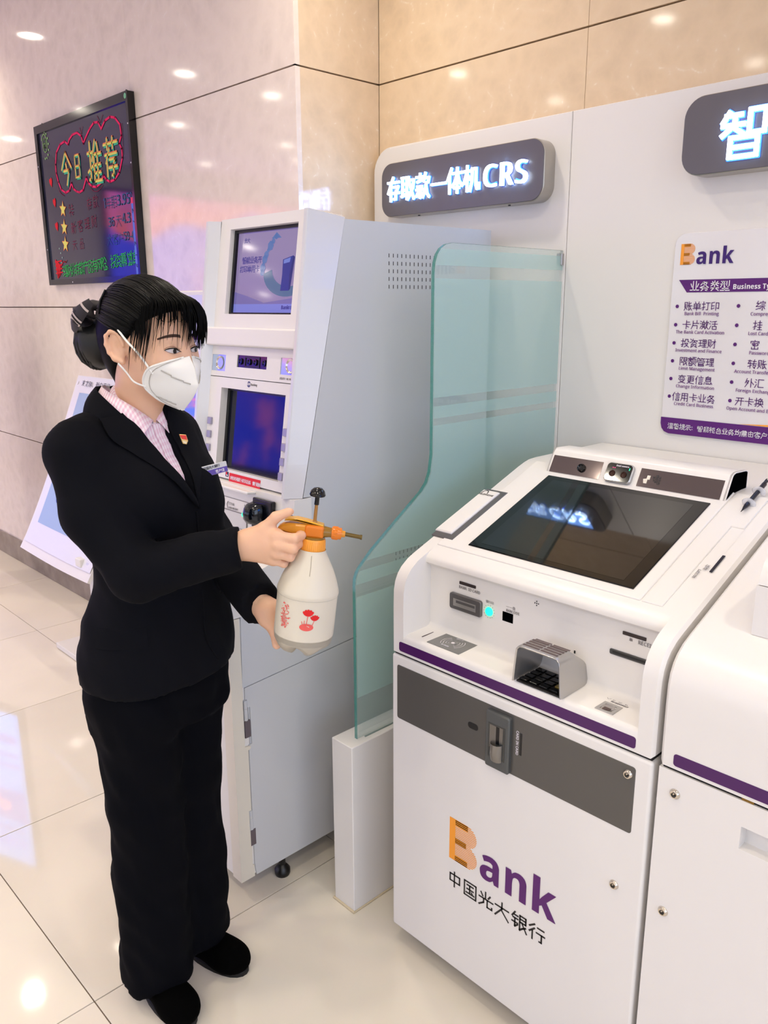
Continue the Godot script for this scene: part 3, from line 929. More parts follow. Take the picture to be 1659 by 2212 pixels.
	for k in 4:
		var cx2: float = sh[0].position.x + [0.016, 0.058, 0.088, 0.130][k]
		var cy2: float = sh[0].position.y + 0.017
		part("camera_lens", mb().lathe([Vector2(0.009, -0.002), Vector2(0.009, 0.002), Vector2(0.006, 0.002), Vector2(0.005, 0.0), Vector2(0, 0.0005)], 16, FX * Transform3D(Basis(Vector3.RIGHT, Vector3(0, 0, 1), Vector3(0, -1, 0)), Vector3(cx2, cy2, 0))), M.black_gloss, cw)
	part("camera_plate", mb().plate(Rect2(sh[0].position + Vector2(0.036, 0.002), Vector2(0.072, 0.030)), [Rect2(sh[0].position + Vector2(0.040, 0.006), Vector2(0.064, 0.022))], -0.002, 0.0, FX), M.dark, cw)
	for k in 2:
		var r: Rect2 = sh[1 + k]
		var gl := part("lamp_window", mb().plate(r, [], -0.015, -0.001, FX), mat(Color(0.72, 0.78, 0.88), 0.08, 0.3), o)
		part("reflector", mb().lathe([Vector2(0.0, -0.004), Vector2(0.010, -0.003), Vector2(0.018, 0.001), Vector2(0.0195, 0.0015)], 20, FX * Transform3D(Basis(Vector3.RIGHT, Vector3(0, 0, 1), Vector3(0, -1, 0)), Vector3(r.position.x + 0.042, r.position.y + 0.024, 0.0))), M.chrome, gl)
	# lower fascia with the main screen
	var scr2 := Rect2(-2.068, Y.call(1.143), 0.311, Y.call(1.3745) - Y.call(1.143))
	part("lower_fascia", mb().plate(Rect2(x0, Y.call(1.116), 0.41, Y.call(1.4045) - Y.call(1.116)), [scr2], -0.03, 0.001, FX), M.white_matt, o)
	part("main_screen_reveal", mb().plate(scr2.grow(0.003), [Rect2(scr2.position + Vector2(0.012, 0.004), scr2.size - Vector2(0.016, 0.010))], -0.03, -0.022, FX), M.dark, o)
	part("main_screen", mb().plate(scr2.grow(0.002), [], -0.036, -0.027, FX), M.screen_off, o)
	for k in 4:
		part("soft_key", mb().rbox(Vector3(-1.7385 - 0.0018 * k, Y.call(1.2775 - 0.0395 * k), 0.003), Vector3(0.020, 0.0215, 0.010), 0.002, 1, FX), M.key_grey, o)
		part("soft_key", mb().rbox(Vector3(-2.1125, Y.call(1.2740 - 0.0395 * k), 0.003), Vector3(0.020, 0.0215, 0.010), 0.002, 1, FX), M.key_grey, o)
		part("key_mark", mb().box(Vector3(-1.7525 - 0.0018 * k, Y.call(1.2775 - 0.0395 * k), 0.0012), Vector3(0.006, 0.0008, 0.0004), FX), M.grey_print, o)
	var em := part("maker_emblem", mb().flat(disc(Vector2(-1.930, Y.call(1.392)), 0.0085, 20, 1.0), FX * Transform3D(Basis(), Vector3(0, 0, 0.0014))), mat(Color(0.30, 0.31, 0.48), 0.5), o)
	part("emblem_lettering", mb().text("GRG", 0.009, FX * Transform3D(Basis(), Vector3(-1.9375, Y.call(1.3895), 0.0018)), true), M.white_print, em)
	part("maker_lettering", mb().text("Banking", 0.0085, FX * Transform3D(Basis(), Vector3(-1.9205, Y.call(1.389), 0.0014))), M.grey_print, o)
	part("caution_lettering", mb().cjk("温馨提示", 0.006, 0.0068, 0.10, FX * Transform3D(Basis(), Vector3(-1.790, Y.call(1.4145), 0.0014))).text("TEL 95595", 0.007, FX * Transform3D(Basis(), Vector3(-1.760, Y.call(1.4145), 0.0014))), M.grey_print, o)
	# red sticker and card mark
	var st := part("red_sticker", mb().flat(rrect(-1.992, Y.call(1.1085), -1.8365, Y.call(1.135), 0.001, 2), FX * Transform3D(Basis(), Vector3(0, 0, 0.0016))), M.red, o)
	part("sticker_lettering", mb().cjk("本机支持银行卡打印业务，需行推荐", 0.0108, 0.0094, 0.12, FX * Transform3D(Basis(), Vector3(-1.986, Y.call(1.1165), 0.0022))), M.white_print, st)
	var pay := part("card_scheme_mark", mb().flat(rrect(-2.012, Y.call(1.1215), -1.996, Y.call(1.1365), 0.003, 3), FX * Transform3D(Basis(), Vector3(0, 0, 0.0016))), mat(Color(0.12, 0.14, 0.28), 0.5), o)
	part("mark_wave", mb().flat(rrect(-2.010, Y.call(1.126), -2.003, Y.call(1.135), 0.002, 2), FX * Transform3D(Basis(), Vector3(0, 0, 0.002))), M.red, pay)
	part("mark_band", mb().flat(rrect(-2.006, Y.call(1.124), -1.999, Y.call(1.128), 0.001, 2), FX * Transform3D(Basis(), Vector3(0, 0, 0.0022))), M.white_print, pay)
	# console below the screens: sloped upper part, keyboard shelf
	var con := V2([1.318, 1.111, 1.262, 1.111, 1.2545, 1.042, 1.247, 0.973, 1.235, 0.969, 1.051, 0.926, 1.040, 0.918, 1.036, 0.905, 1.040, 0.836, 1.318, 0.836])
	part("console", mb().prism(con, -2.19, -1.659, S, 0.0), M.white, o)
	var G := face(Vector3(0, 1.042, -1.2542), Vector3.RIGHT, Vector3(0, 0.108, 1))
	part("shelf_lip", mb().rbox(Vector3(-1.94, 0.062, 0.014), Vector3(0.215, 0.008, 0.030), 0.003, 1, G), M.white, o)
	part("console_seam", mb().box(Vector3(-1.925, 0.0285, 0.0004), Vector3(0.5285, 0.0016, 0.001), G), M.grey_print, o)
	var pk := part("deposit_panel", mb().rbox(Vector3(-1.942, -0.030, 0.001), Vector3(0.150, 0.044, 0.004), 0.001, 1, G), mat(Color(0.80, 0.79, 0.79), 0.4), o)
	part("panel_edge", mb().plate(Rect2(-2.018, -0.0525, 0.152, 0.046), [Rect2(-2.0165, -0.051, 0.149, 0.043)], 0.0, 0.0035, G), M.grey_print, pk)
	part("panel_lettering", mb().cjk("打印单", 0.0085, 0.0095, 0.10, G * Transform3D(Basis(), Vector3(-1.962, 0.007, 0.0012))).text("CASH RECEIPT", 0.0075, G * Transform3D(Basis(), Vector3(-1.962, -0.003, 0.001))).stroke(smooth2(V2L([-1.966, 0.016, -1.9705, 0.007, -1.966, -0.003]), false), 0.0025, G * Transform3D(Basis(), Vector3(0, 0, 0.0012))), M.grey_print, o)
	part("reader_lettering", mb().cjk("银行卡", 0.0085, 0.0095, 0.10, G * Transform3D(Basis(), Vector3(-1.884, 0.012, 0.0012))).text("CARD", 0.0075, G * Transform3D(Basis(), Vector3(-1.884, 0.003, 0.001))), M.grey_print, o)
	# card reader: dark plate with a bulging snout and a green light
	var navy := mat(Color(0.025, 0.028, 0.055), 0.16)
	var rd := part("card_reader", mb().rspan(Vector3(-1.826, -0.008, 0.0), Vector3(-1.737, 0.053, 0.016), 0.004, 2, G).rspan(Vector3(-1.832, -0.032, 0.0), Vector3(-1.775, -0.004, 0.012), 0.004, 2, G), navy, o)
	var sn := mb()
	var rws := []
	for t in 9:
		var a := PI * t / 8.0
		var row := []
		for q in 7:
			var b := PI * q / 6.0
			row.append(G * Vector3(-1.805 - 0.030 * cos(a) * (0.75 + 0.25 * sin(b)), 0.020 + 0.030 * cos(b) - 0.010, 0.014 + 0.042 * sin(a) * pow(sin(b), 0.5)))
		rws.append(row)
	sn.sheet(rws, 0.0, false, Vector3(0, 0, 1))
	part("snout", sn, mat(Color(0.03, 0.045, 0.075), 0.10), rd)
	part("green_light", mb().lathe([Vector2(0.0065, 0.0), Vector2(0.0055, 0.002), Vector2(0.0, 0.003)], 14, G * Transform3D(Basis(Vector3.RIGHT, Vector3(0, 0, 1), Vector3(0, -1, 0)), Vector3(-1.821, 0.006, 0.047))), M.led_green, rd)
	# lower front door and its corner strip
	part("front_door", mb().rspan(Vector3(-2.186, 0.066, -1.09), Vector3(-1.664, 0.832, -1.040), 0.003, 1), M.white, o)
	part("corner_strip", mb().prism(V2([1.037, 0.064, 1.0815, 0.064, 1.0815, 0.10, 1.0765, 0.102, 1.0765, 0.205, 1.0765, 0.26, 1.0805, 0.262, 1.0805, 0.455, 1.0885, 0.458, 1.0885, 0.466, 1.0705, 0.468, 1.0705, 0.603, 1.0725, 0.606, 1.072, 0.834, 1.043, 0.834, 1.037, 0.80]), -1.70, -1.6588, S), M.cream, o)
	for p in [Vector3(-1.68, 0, -1.19), Vector3(-1.70, 0, -1.95), Vector3(-2.15, 0, -1.19), Vector3(-2.15, 0, -1.95)]:
		part("levelling_foot", mb().lathe([Vector2(0.0, 0.0), Vector2(0.021, 0.0), Vector2(0.023, 0.006), Vector2(0.023, 0.018), Vector2(0.014, 0.03), Vector2(0.010, 0.034), Vector2(0.010, 0.075)], 16, Transform3D(Basis(), p)), M.dark, o)

# the pale advertisement on the upper screen, drawn as thin printed shapes in its own colours
func screen_advert(o: Node3D, X: Transform3D, s: Vector2) -> void:
	var P := func(k: float) -> Transform3D: return X * Transform3D(Basis(), Vector3(0, 0, k))
	var U := func(a: Array) -> PackedVector2Array:
		var r := PackedVector2Array()
		for i in range(0, a.size(), 2): r.append(Vector2(a[i] * s.x, a[i + 1] * s.y))
		return r
	var col := func(c: Color, e: float) -> StandardMaterial3D:
		var m := mat(c.darkened(0.6), 0.08)
		m.emission_enabled = true; m.emission = c; m.emission_energy_multiplier = e
		return m
	part("advert_foot", mb().flat(U.call([0.0, 0.0, 1.0, 0.0, 1.0, 0.115, 0.0, 0.115]), P.call(0.0002)), col.call(Color(0.50, 0.52, 0.86), 0.75), o)
	part("advert_sweep", mb().flat(U.call([0.0, 0.115, 1.0, 0.115, 1.0, 0.19, 0.5, 0.13, 0.2, 0.22, 0.0, 0.27]), P.call(0.0002)), col.call(Color(0.48, 0.44, 0.70), 0.7), o)
	var moon := PackedVector2Array()
	for i in 21:
		var a := lerpf(PI * 1.02, PI * 2.02, i / 20.0)
		moon.append(Vector2(0.83 * s.x + cos(a) * 0.37 * s.x, 0.50 * s.y + sin(a) * 0.30 * s.y))
	for i in 21:
		var a := lerpf(PI * 2.0, PI * 1.02, i / 20.0)
		moon.append(Vector2(0.86 * s.x + cos(a) * 0.27 * s.x, 0.54 * s.y + sin(a) * 0.22 * s.y))
	for i in moon.size(): moon[i].x = minf(moon[i].x, s.x)
	part("advert_crescent", mb().flat(moon, P.call(0.0004)), col.call(Color(0.34, 0.46, 0.62), 0.62), o)
	var pale := col.call(Color(0.37, 0.50, 0.76), 0.6) as StandardMaterial3D
	var leaf := mb()
	for i in 9:
		var a := lerpf(0.0, 1.0, i / 8.0)
		var c := Vector2(lerpf(0.44, 0.62, a * a) * s.x, lerpf(0.50, 0.92, a) * s.y)
		leaf.flat(disc(c, 0.010 + 0.004 * sin(i * 2.3), 7), P.call(0.0006))
	leaf.flat(U.call([0.55, 0.90, 0.70, 0.90, 0.62, 0.97]), P.call(0.0006))
	part("advert_arrow", leaf, pale, o)
	var ki := part("advert_machine", mb().flat(U.call([0.745, 0.27, 0.87, 0.27, 0.865, 0.46, 0.90, 0.68, 0.75, 0.64, 0.755, 0.46]), P.call(0.0007)), col.call(Color(0.16, 0.20, 0.60), 0.62), o)
	part("advert_machine_side", mb().flat(U.call([0.87, 0.27, 0.89, 0.29, 0.925, 0.66, 0.90, 0.68, 0.865, 0.46]), P.call(0.0008)), col.call(Color(0.10, 0.14, 0.5), 0.6), ki)
	part("advert_machine_screen", mb().flat(U.call([0.765, 0.59, 0.855, 0.605, 0.865, 0.66, 0.765, 0.635]), P.call(0.0009)), col.call(Color(0.45, 0.52, 0.85), 0.7), ki)
	var ink := col.call(Color(0.25, 0.22, 0.60), 0.6) as StandardMaterial3D
	var t := mb()
	t.cjk("智能业务开", 0.018, 0.019, 0.13, P.call(0.0005) * Transform3D(Basis(), Vector3(0.10 * s.x, 0.62 * s.y, 0)))
	t.cjk("打印单用卡", 0.018, 0.019, 0.13, P.call(0.0005) * Transform3D(Basis(), Vector3(0.07 * s.x, 0.51 * s.y, 0)))
	t.cjk("光大", 0.013, 0.014, 0.13, P.call(0.0005) * Transform3D(Basis(), Vector3(0.11 * s.x, 0.875 * s.y, 0)))
	t.text("Bank", 0.014, P.call(0.0005) * Transform3D(Basis(), Vector3(0.78 * s.x, 0.05 * s.y, 0)), true)
	t.cjk("中国光大银行", 0.009, 0.0095, 0.12, P.call(0.0005) * Transform3D(Basis(), Vector3(0.885 * s.x, 0.05 * s.y, 0)))
	part("advert_lettering", t, ink, o)

# outline of the kiosks in (-z, y): front, rounded brow, slope, flat top
func kiosk_outline(recess: bool) -> PackedVector2Array:
	var p := [1.242, 0.818, 1.2415, 0.93, 1.2425, 0.968, 1.247, 0.990, 1.256, 1.008, 1.268, 1.022, 1.288, 1.036, 1.312, 1.0465, 1.34, 1.0572, 1.50, 1.1187, 1.70, 1.1957, 1.726, 1.2045, 1.745, 1.209, 1.775, 1.211, 2.105, 1.211, 2.105, 0.818]
	if recess:
		p = [1.242, 0.818, 1.242, 0.856, 1.2455, 0.862, 1.252, 0.8645, 1.320, 0.8665, 1.328, 0.8695, 1.3325, 0.877, 1.3335, 1.014, 1.331, 1.0185, 1.324, 1.022, 1.3165, 1.028, 1.3155, 1.036, 1.319, 1.0435, 1.327, 1.0505, 1.342, 1.058, 1.50, 1.1187, 1.70, 1.1957, 1.726, 1.2045, 1.745, 1.209, 1.775, 1.211, 2.105, 1.211, 2.105, 0.818]
	return V2(p)

func lock(o: Node3D, at: Vector3, r := 0.0085) -> void:
	var xf := Transform3D(Basis(Vector3.RIGHT, Vector3(0, 0, 1), Vector3(0, -1, 0)), at)
	var l := part("lock", mb().lathe([Vector2(r * 1.15, 0.0), Vector2(r * 1.1, 0.002), Vector2(r * 0.85, 0.005), Vector2(r * 0.62, 0.0052), Vector2(r * 0.58, 0.0035), Vector2(0, 0.0035)], 20, xf), M.chrome, o)
	part("keyway", mb().lathe([Vector2(r * 0.5, 0.0036), Vector2(r * 0.5, 0.0042), Vector2(r * 0.34, 0.0042), Vector2(r * 0.34, 0.0036)], 14, xf).box(Vector3(at.x + r * 0.2, at.y - r * 0.1, at.z + 0.004), Vector3(r * 0.5, r * 0.28, 0.001)), M.dark, l)

func kiosk() -> void:
	var o := thing("self_service_kiosk", "white self-service kiosk with slanted touch screen and purple stripe, beside the glass", "kiosk", Vector3(-0.94, 0.0, -1.67))
	var S := Transform3D(Basis(Vector3(0, 0, -1), Vector3.UP, Vector3(1, 0, 0)), Vector3.ZERO)
	var SL := Transform3D(Basis(Vector3(0, 0, -1), Vector3.UP, Vector3(-1, 0, 0)), Vector3.ZERO)
	var cx := -0.94
	# cheeks and hollowed middle
	part("cheek", mb().prism(kiosk_outline(false), 1.2355, 1.2735, SL, 0.006, 40.0), M.white, o)
	part("cheek", mb().prism(kiosk_outline(false), -0.6385, -0.6045, S, 0.006, 40.0), M.white, o)
	part("upper_housing", mb().prism(kiosk_outline(true), -1.2360, -0.6380, S, 0.0, 40.0), M.white, o)
	# slope features
	var SX := face(Vector3(0, 1.055, -1.335), Vector3.RIGHT, Vector3(0, 1, 0.385))
	var cs := cos(atan(0.385))
	var D := func(z: float) -> float: return (-1.335 - z) / cs      # distance up the slope from the depth
	# inner deck panel and the service lid to its right
	part("deck_panel", mb().rspan(Vector3(-1.235, D.call(-1.353), -0.004), Vector3(-0.7125, D.call(-1.735), 0.0035), 0.003, 2, SX), M.white, o)
	part("service_lid", mb().prism(V2([-0.709, D.call(-1.353), -0.6675, D.call(-1.353), -0.6655, D.call(-1.62), -0.640, D.call(-1.62), -0.640, D.call(-1.735), -0.709, D.call(-1.735)]), -0.004, 0.0028, SX, 0.0012), M.white, o)
	var scp := V2([-1.156, D.call(-1.374), -0.739, D.call(-1.374), -0.739, D.call(-1.679), -1.156, D.call(-1.679)])
	var sb := part("screen_bezel", mb().prism(scp, 0.0, 0.0065, SX, 0.0012), M.black_gloss, o)
	part("touch_screen", mb().prism(V2([-1.130, D.call(-1.388), -0.768, D.call(-1.388), -0.768, D.call(-1.662), -1.130, D.call(-1.662)]), 0.006, 0.0068, SX), M.screen_dark, sb)
	# telephone handset recess at the left edge
	var ph := part("handset_cradle", mb().prism(V2([-1.2738, D.call(-1.377), -1.208, D.call(-1.377), -1.208, D.call(-1.583), -1.2738, D.call(-1.583)]), 0.0, 0.0048, SX, 0.001), M.grey_metal, o)
	part("handset", mb().prism(V2([-1.2742, D.call(-1.392), -1.224, D.call(-1.392), -1.224, D.call(-1.572), -1.2742, D.call(-1.572)]), 0.0, 0.0105, SX, 0.003), M.white, ph)
	part("handset_lettering", mb().cjk("电话", 0.0095, 0.011, 0.1, SX * Transform3D(Basis(), Vector3(-1.244, D.call(-1.560), 0.0108))).text("TELEPHONE", 0.0085, SX * Transform3D(Basis(), Vector3(-1.272, D.call(-1.548), 0.0108))).stroke(smooth2(V2L([-1.268, D.call(-1.556), -1.264, D.call(-1.566), -1.254, D.call(-1.566), -1.250, D.call(-1.556)]), false), 0.0028, SX * Transform3D(Basis(), Vector3(0, 0, 0.0108))), mat(Color(0.3, 0.3, 0.3), 0.5), ph)
	# camera bar: wedge across the head of the slope
	var bar := V2([1.690, 1.186, 1.693, 1.192, 1.722, 1.247, 1.727, 1.2515, 1.737, 1.2545, 1.79, 1.252, 1.80, 1.248, 1.80, 1.20])
	part("camera_bar", mb().prism(bar, -1.176, -0.716, S, 0.0), M.white, o)
	for e in [-1.176, -0.722]:
		part("bar_end", mb().prism(bar, e, e + 0.006, S, 0.002), M.white, o)
	var BX := face(Vector3(0, 1.194, -1.6935), Vector3.RIGHT, Vector3(0, 0.49, 0.87))
	var gm := mat(Color(0.44, 0.40, 0.40), 0.07, 0.85)
	var lp := part("mirror_plate", mb().plate(Rect2(-1.168, 0.005, 0.142, 0.0445), [], -0.001, 0.001, BX), gm, o)
	part("camera_lens", mb().lathe([Vector2(0.0105, 0.0), Vector2(0.0105, 0.005), Vector2(0.008, 0.007), Vector2(0.006, 0.0045), Vector2(0, 0.0055)], 20, BX * Transform3D(Basis(Vector3.RIGHT, Vector3(0, 0, 1), Vector3(0, -1, 0)), Vector3(-1.080, 0.026, 0.0005))), M.black_gloss, lp)
	var cam := part("face_camera", mb().prism(rrect(-1.010, 0.003, -0.940, 0.051, 0.010, 4), 0.0, 0.010, BX, 0.002), M.silver, o)
	part("camera_face", mb().prism(rrect(-1.0075, 0.0055, -0.9425, 0.0485, 0.008, 4), 0.0098, 0.0108, BX), M.black_gloss, cam)
	for k in 2:
		part("camera_lens", mb().lathe([Vector2(0.0078, 0.0), Vector2(0.0078, 0.0015), Vector2(0.0055, 0.0018), Vector2(0.005, 0.0005), Vector2(0, 0.0008)], 18, BX * Transform3D(Basis(Vector3.RIGHT, Vector3(0, 0, 1), Vector3(0, -1, 0)), Vector3(-0.990 + 0.030 * k, 0.023, 0.0107))), mat(Color(0.22, 0.12, 0.09), 0.15, 0.4), cam)
	part("camera_mark", mb().text("Dual camera", 0.0055, BX * Transform3D(Basis(), Vector3(-0.985, 0.0415, 0.011)), true), M.white_print, cam)
	part("green_light", mb().box(Vector3(-0.949, 0.038, 0.0109), Vector3(0.0015, 0.006, 0.0006), BX), M.led_green, cam)
	part("red_light", mb().box(Vector3(-0.992, 0.0375, 0.0109), Vector3(0.0028, 0.0016, 0.0006), BX).box(Vector3(-0.987, 0.0375, 0.0109), Vector3(0.0028, 0.0016, 0.0006), BX), glow(Color(0.9, 0.2, 0.5), 0.8), cam)
	part("white_light", mb().stroke(smooth2(V2L([-0.981, 0.0115, -0.9765, 0.0095, -0.971, 0.0115]), false), 0.0025, BX * Transform3D(Basis(), Vector3(0, 0, 0.0112))), glow(Color(1, 0.95, 0.85), 0.9), cam)
	var rp := part("mirror_plate", mb().plate(Rect2(-0.926, 0.005, 0.197, 0.0445), [], -0.001, 0.001, BX), gm, o)
	part("plate_symbol", mb().flat(V2([-0.911, 0.014, -0.903, 0.014, -0.903, 0.024, -0.898, 0.024, -0.898, 0.034, -0.906, 0.034, -0.906, 0.026, -0.914, 0.024]), BX * Transform3D(Basis(), Vector3(0, 0, 0.0014))), M.silver, rp)
	for k in 3:
		part("plate_lettering", mb().cjk(["请本户", "需由客", "本机用"][k], 0.0062, 0.0066, 0.14, BX * Transform3D(Basis(Vector3(0, -1, 0), Vector3(1, 0, 0), Vector3(0, 0, 1)), Vector3(-0.892 + 0.007 * k, 0.041 - 0.003 * k, 0.0014))), mat(Color(0.2, 0.19, 0.2), 0.5), rp)
	# slope marks: coin slot and its print
	var slt := part("paper_slot", mb().box(Vector3(-0.6355, D.call(-1.500), 0.0022), Vector3(0.0055, 0.058, 0.001), SX), mat(Color(0.05, 0.05, 0.14), 0.25), o)
	part("slot_lettering", mb().cjk("取款", 0.008, 0.009, 0.1, SX * Transform3D(Basis(Vector3(0, 1, 0), Vector3(-1, 0, 0), Vector3(0, 0, 1)), Vector3(-0.6445, D.call(-1.475), 0.003))).text("RECEIPT", 0.008, SX * Transform3D(Basis(Vector3(0, 1, 0), Vector3(-1, 0, 0), Vector3(0, 0, 1)), Vector3(-0.653, D.call(-1.445), 0.003))), M.grey_print, slt)
	# recess, back wall at z = -1.3335
	var bk := Transform3D(Basis(), Vector3(0, 0, -1.3332))
	var idr := part("id_card_mark", mb().prism(rrect(-1.146, 0.9925, -1.098, 0.9995, 0.0012, 2), 0, 0.0012, bk), mat(Color(0.17, 0.12, 0.11), 0.5), o)
	part("id_card_lettering", mb().text("BANK  ID CARD", 0.0092, bk * Transform3D(Basis(), Vector3(-1.1475, 0.9825, 0.0006))), M.grey_print, idr)
	var rd := part("card_reader", mb().prism(rrect(-1.171, 0.930, -1.0775, 0.9685, 0.006, 4), 0, 0.007, bk, 0.0018), M.grey_metal, o)
	part("slot_frame", mb().plate(Rect2(-1.158, 0.9395, 0.066, 0.0175), [Rect2(-1.150, 0.9475, 0.056, 0.0065)], 0.004, 0.0078, bk), M.silver, rd)
	part("slot_mouth", mb().box(Vector3(-1.122, 0.9505, 0.0055), Vector3(0.058, 0.009, 0.002), bk), M.dark, rd)
	var gr := part("green_ring", mb().lathe([Vector2(0.0105, 0.0), Vector2(0.0095, 0.003), Vector2(0.006, 0.0035), Vector2(0.0055, 0.0015), Vector2(0, 0.0015)], 24, bk * Transform3D(Basis(Vector3.RIGHT, Vector3(0, 0, 1), Vector3(0, -1, 0)), Vector3(-1.0585, 0.9495, 0.0))), M.led_green, o)
	var dots := mb()
	for k in 14:
		var a := TAU * k / 14.0
		dots.flat(disc(Vector2(-1.0585 + cos(a) * 0.0148, 0.9495 + sin(a) * 0.0148), 0.0009, 8), bk * Transform3D(Basis(), Vector3(0, 0, 0.0006)))
	dots.cjk("银行印", 0.0065, 0.0075, 0.1, bk * Transform3D(Basis(), Vector3(-1.068, 0.9685, 0.0006)))
	part("ring_marks", dots, M.grey_print, gr)
	var bc := part("barcode_reader", mb().box(Vector3(-1.007, 0.9505, -0.0004), Vector3(0.0285, 0.0215, 0.002), bk), M.black_gloss, o)
	part("barcode_lettering", mb().cjk("二维码", 0.0075, 0.0085, 0.1, bk * Transform3D(Basis(), Vector3(-1.012, 0.9715, 0.0006))).cjk("一一由", 0.0075, 0.0085, 0.1, bk * Transform3D(Basis(), Vector3(-1.012, 0.9715, 0.0006))).text("BARCODE", 0.0082, bk * Transform3D(Basis(), Vector3(-1.012, 0.9635, 0.0006))), M.grey_print, bc)
	for k in 5:
		part("speaker_hole", mb().lathe([Vector2(0, 0.0005), Vector2(0.0014, 0.0005), Vector2(0.0014, 0)], 8, bk * Transform3D(Basis(Vector3.RIGHT, Vector3(0, 0, 1), Vector3(0, -1, 0)), Vector3(-0.9335 + [0, 0.0045, -0.0045, 0, 0][k], 1.0025 + [0, 0, 0, 0.0045, -0.0045][k], 0))), M.dark, o)
	var r2 := part("receipt_mark", mb().prism(rrect(-0.7325, 0.9945, -0.6835, 1.0015, 0.001, 2), 0, 0.0012, bk), mat(Color(0.17, 0.12, 0.11), 0.5), o)
	part("receipt_lettering", mb().cjk("单据口", 0.007, 0.0085, 0.1, bk * Transform3D(Basis(), Vector3(-0.718, 0.985, 0.0006))).text("RECEIPT", 0.0105, bk * Transform3D(Basis(), Vector3(-0.700, 0.9845, 0.0006))), M.grey_print, r2)
	var ro := part("receipt_outlet", mb().prism(rrect(-0.757, 0.9475, -0.6395, 0.9585, 0.003, 3), 0, 0.003, bk, 0.001), mat(Color(0.22, 0.22, 0.22), 0.3), o)
	part("outlet_mouth", mb().box(Vector3(-0.697, 0.9535, 0.0028), Vector3(0.106, 0.0045, 0.001), bk), M.dark, ro)
	# tray fittings (tray top y = 0.865)
	var tr := face(Vector3(0, 0.8658, 0), Vector3.RIGHT, Vector3(0, 1, 0))      # x, -z
	part("tray_mark", mb().box(Vector3(-1.2005, 1.291, 0.0), Vector3(0.003, 0.046, 0.0006), tr), mat(Color(0.35, 0.3, 0.3), 0.5), o)
	var cp := part("contactless_pad", mb().prism(V2([-1.173, 1.2545, -1.078, 1.2545, -1.078, 1.3255, -1.173, 1.3255]), -0.001, 0.0008, tr, 0.0004), mat(Color(0.50, 0.50, 0.495), 0.4, 0.2), o)
	var wv := mb()
	for sg in [-1.0, 1.0]:
		for k in 4:
			var l := []
			for i in 9:
				var a := lerpf(-0.75, 0.75, i / 8.0)
				l.append(Vector2(-1.1255 + sg * cos(a) * (0.010 + 0.006 * k), 1.290 + sin(a) * (0.010 + 0.006 * k)))
			wv.stroke(l, 0.0016, tr * Transform3D(Basis(), Vector3(0, 0, 0.0012)))
	wv.flat(disc(Vector2(-1.1255, 1.290), 0.0042, 16), tr * Transform3D(Basis(), Vector3(0, 0, 0.0012)))
	wv.cjk("银行卡", 0.006, 0.007, 0.1, tr * Transform3D(Basis(), Vector3(-1.136, 1.312, 0.0012))).text("IC CARD", 0.006, tr * Transform3D(Basis(), Vector3(-1.140, 1.265, 0.0012)))
	part("pad_print", wv, M.white_print, cp)
	# keypad under its hood
	var kp := part("keypad", mb().rspan(Vector3(-0.912, 1.243, -0.002), Vector3(-0.808, 1.325, 0.002), 0.001, 1, tr), mat(Color(0.09, 0.085, 0.085), 0.3, 0.4), o)
	for i in 4:
		for j in 4:
			var yel := i == 3 and j == 1
			part("key", mb().rbox(Vector3(-0.900 + 0.0245 * i, 1.256 + 0.0185 * j, 0.0035), Vector3(0.0195, 0.0135, 0.004), 0.0012, 1, tr), (mat(Color(0.52, 0.45, 0.22), 0.3, 0.3) if yel else M.black_gloss), kp)
	var arch := func(t: float, z: float, grow: float) -> Vector3:
		var hh: float = lerpf(0.0815, 0.043, clampf((-1.285 - z) / 0.05, 0.0, 1.0) * 0.9) + grow
		var p := smooth_arch(t, 0.0595 + grow, hh, 0.014 + grow)
		return Vector3(-0.860 + p.x, 0.8655 + p.y, z)
	var rows := []
	for i in 8:
		var z: float = [-1.2365, -1.2385, -1.25, -1.268, -1.285, -1.302, -1.318, -1.333][i]
		var row := []
		for j in 29: row.append(arch.call(j / 28.0, z - (0.012 * (1.0 - absf(j / 28.0 - 0.5) * 2.0) * 0.0), -0.0012 if i == 0 else 0.0))
		rows.append(row)
	var hood := part("keypad_hood", mb().sheet(rows, 0.0035, false, Vector3.UP), M.silver, o)
	for i in 2:
		for j in 5:
			var z := -1.2485 - 0.0105 * j
			part("hood_slot", mb().rspan(Vector3(-0.902 + 0.043 * i, 0.9468 - maxf(0.0, j - 3.4) * 0.004, z - 0.0028), Vector3(-0.863 + 0.043 * i, 0.9478 - maxf(0.0, j - 3.4) * 0.004, z + 0.0028), 0.0004, 1), mat(Color(0.36, 0.30, 0.30), 0.5), hood)
	part("hood_screw", mb().box(Vector3(-0.835, 0.925, -1.3315), Vector3(0.003, 0.006, 0.001)), M.dark, hood)
	# fingerprint reader
	var fp := part("fingerprint_reader", mb().plate(Rect2(-0.737, 1.2555, 0.038, 0.037), [Rect2(-0.730, 1.2605, 0.024, 0.024)], -0.001, 0.0012, tr), M.silver, o)
	part("finger_bowl", mb().lathe([Vector2(0.013, 0.001), Vector2(0.009, -0.0002), Vector2(0, -0.0004)], 18, Transform3D(Basis(), Vector3(-0.718, 0.8664, -1.2725))), mat(Color(0.66, 0.64, 0.63), 0.2, 0.5), fp)
	part("finger_window", mb().box(Vector3(-0.718, 1.266, 0.0012), Vector3(0.014, 0.011, 0.001), tr), mat(Color(0.26, 0.16, 0.14), 0.15), fp)
	part("tray_mark", mb().box(Vector3(-0.7135, 1.3165, 0.0), Vector3(0.049, 0.003, 0.0006), tr), mat(Color(0.35, 0.3, 0.3), 0.5), o)
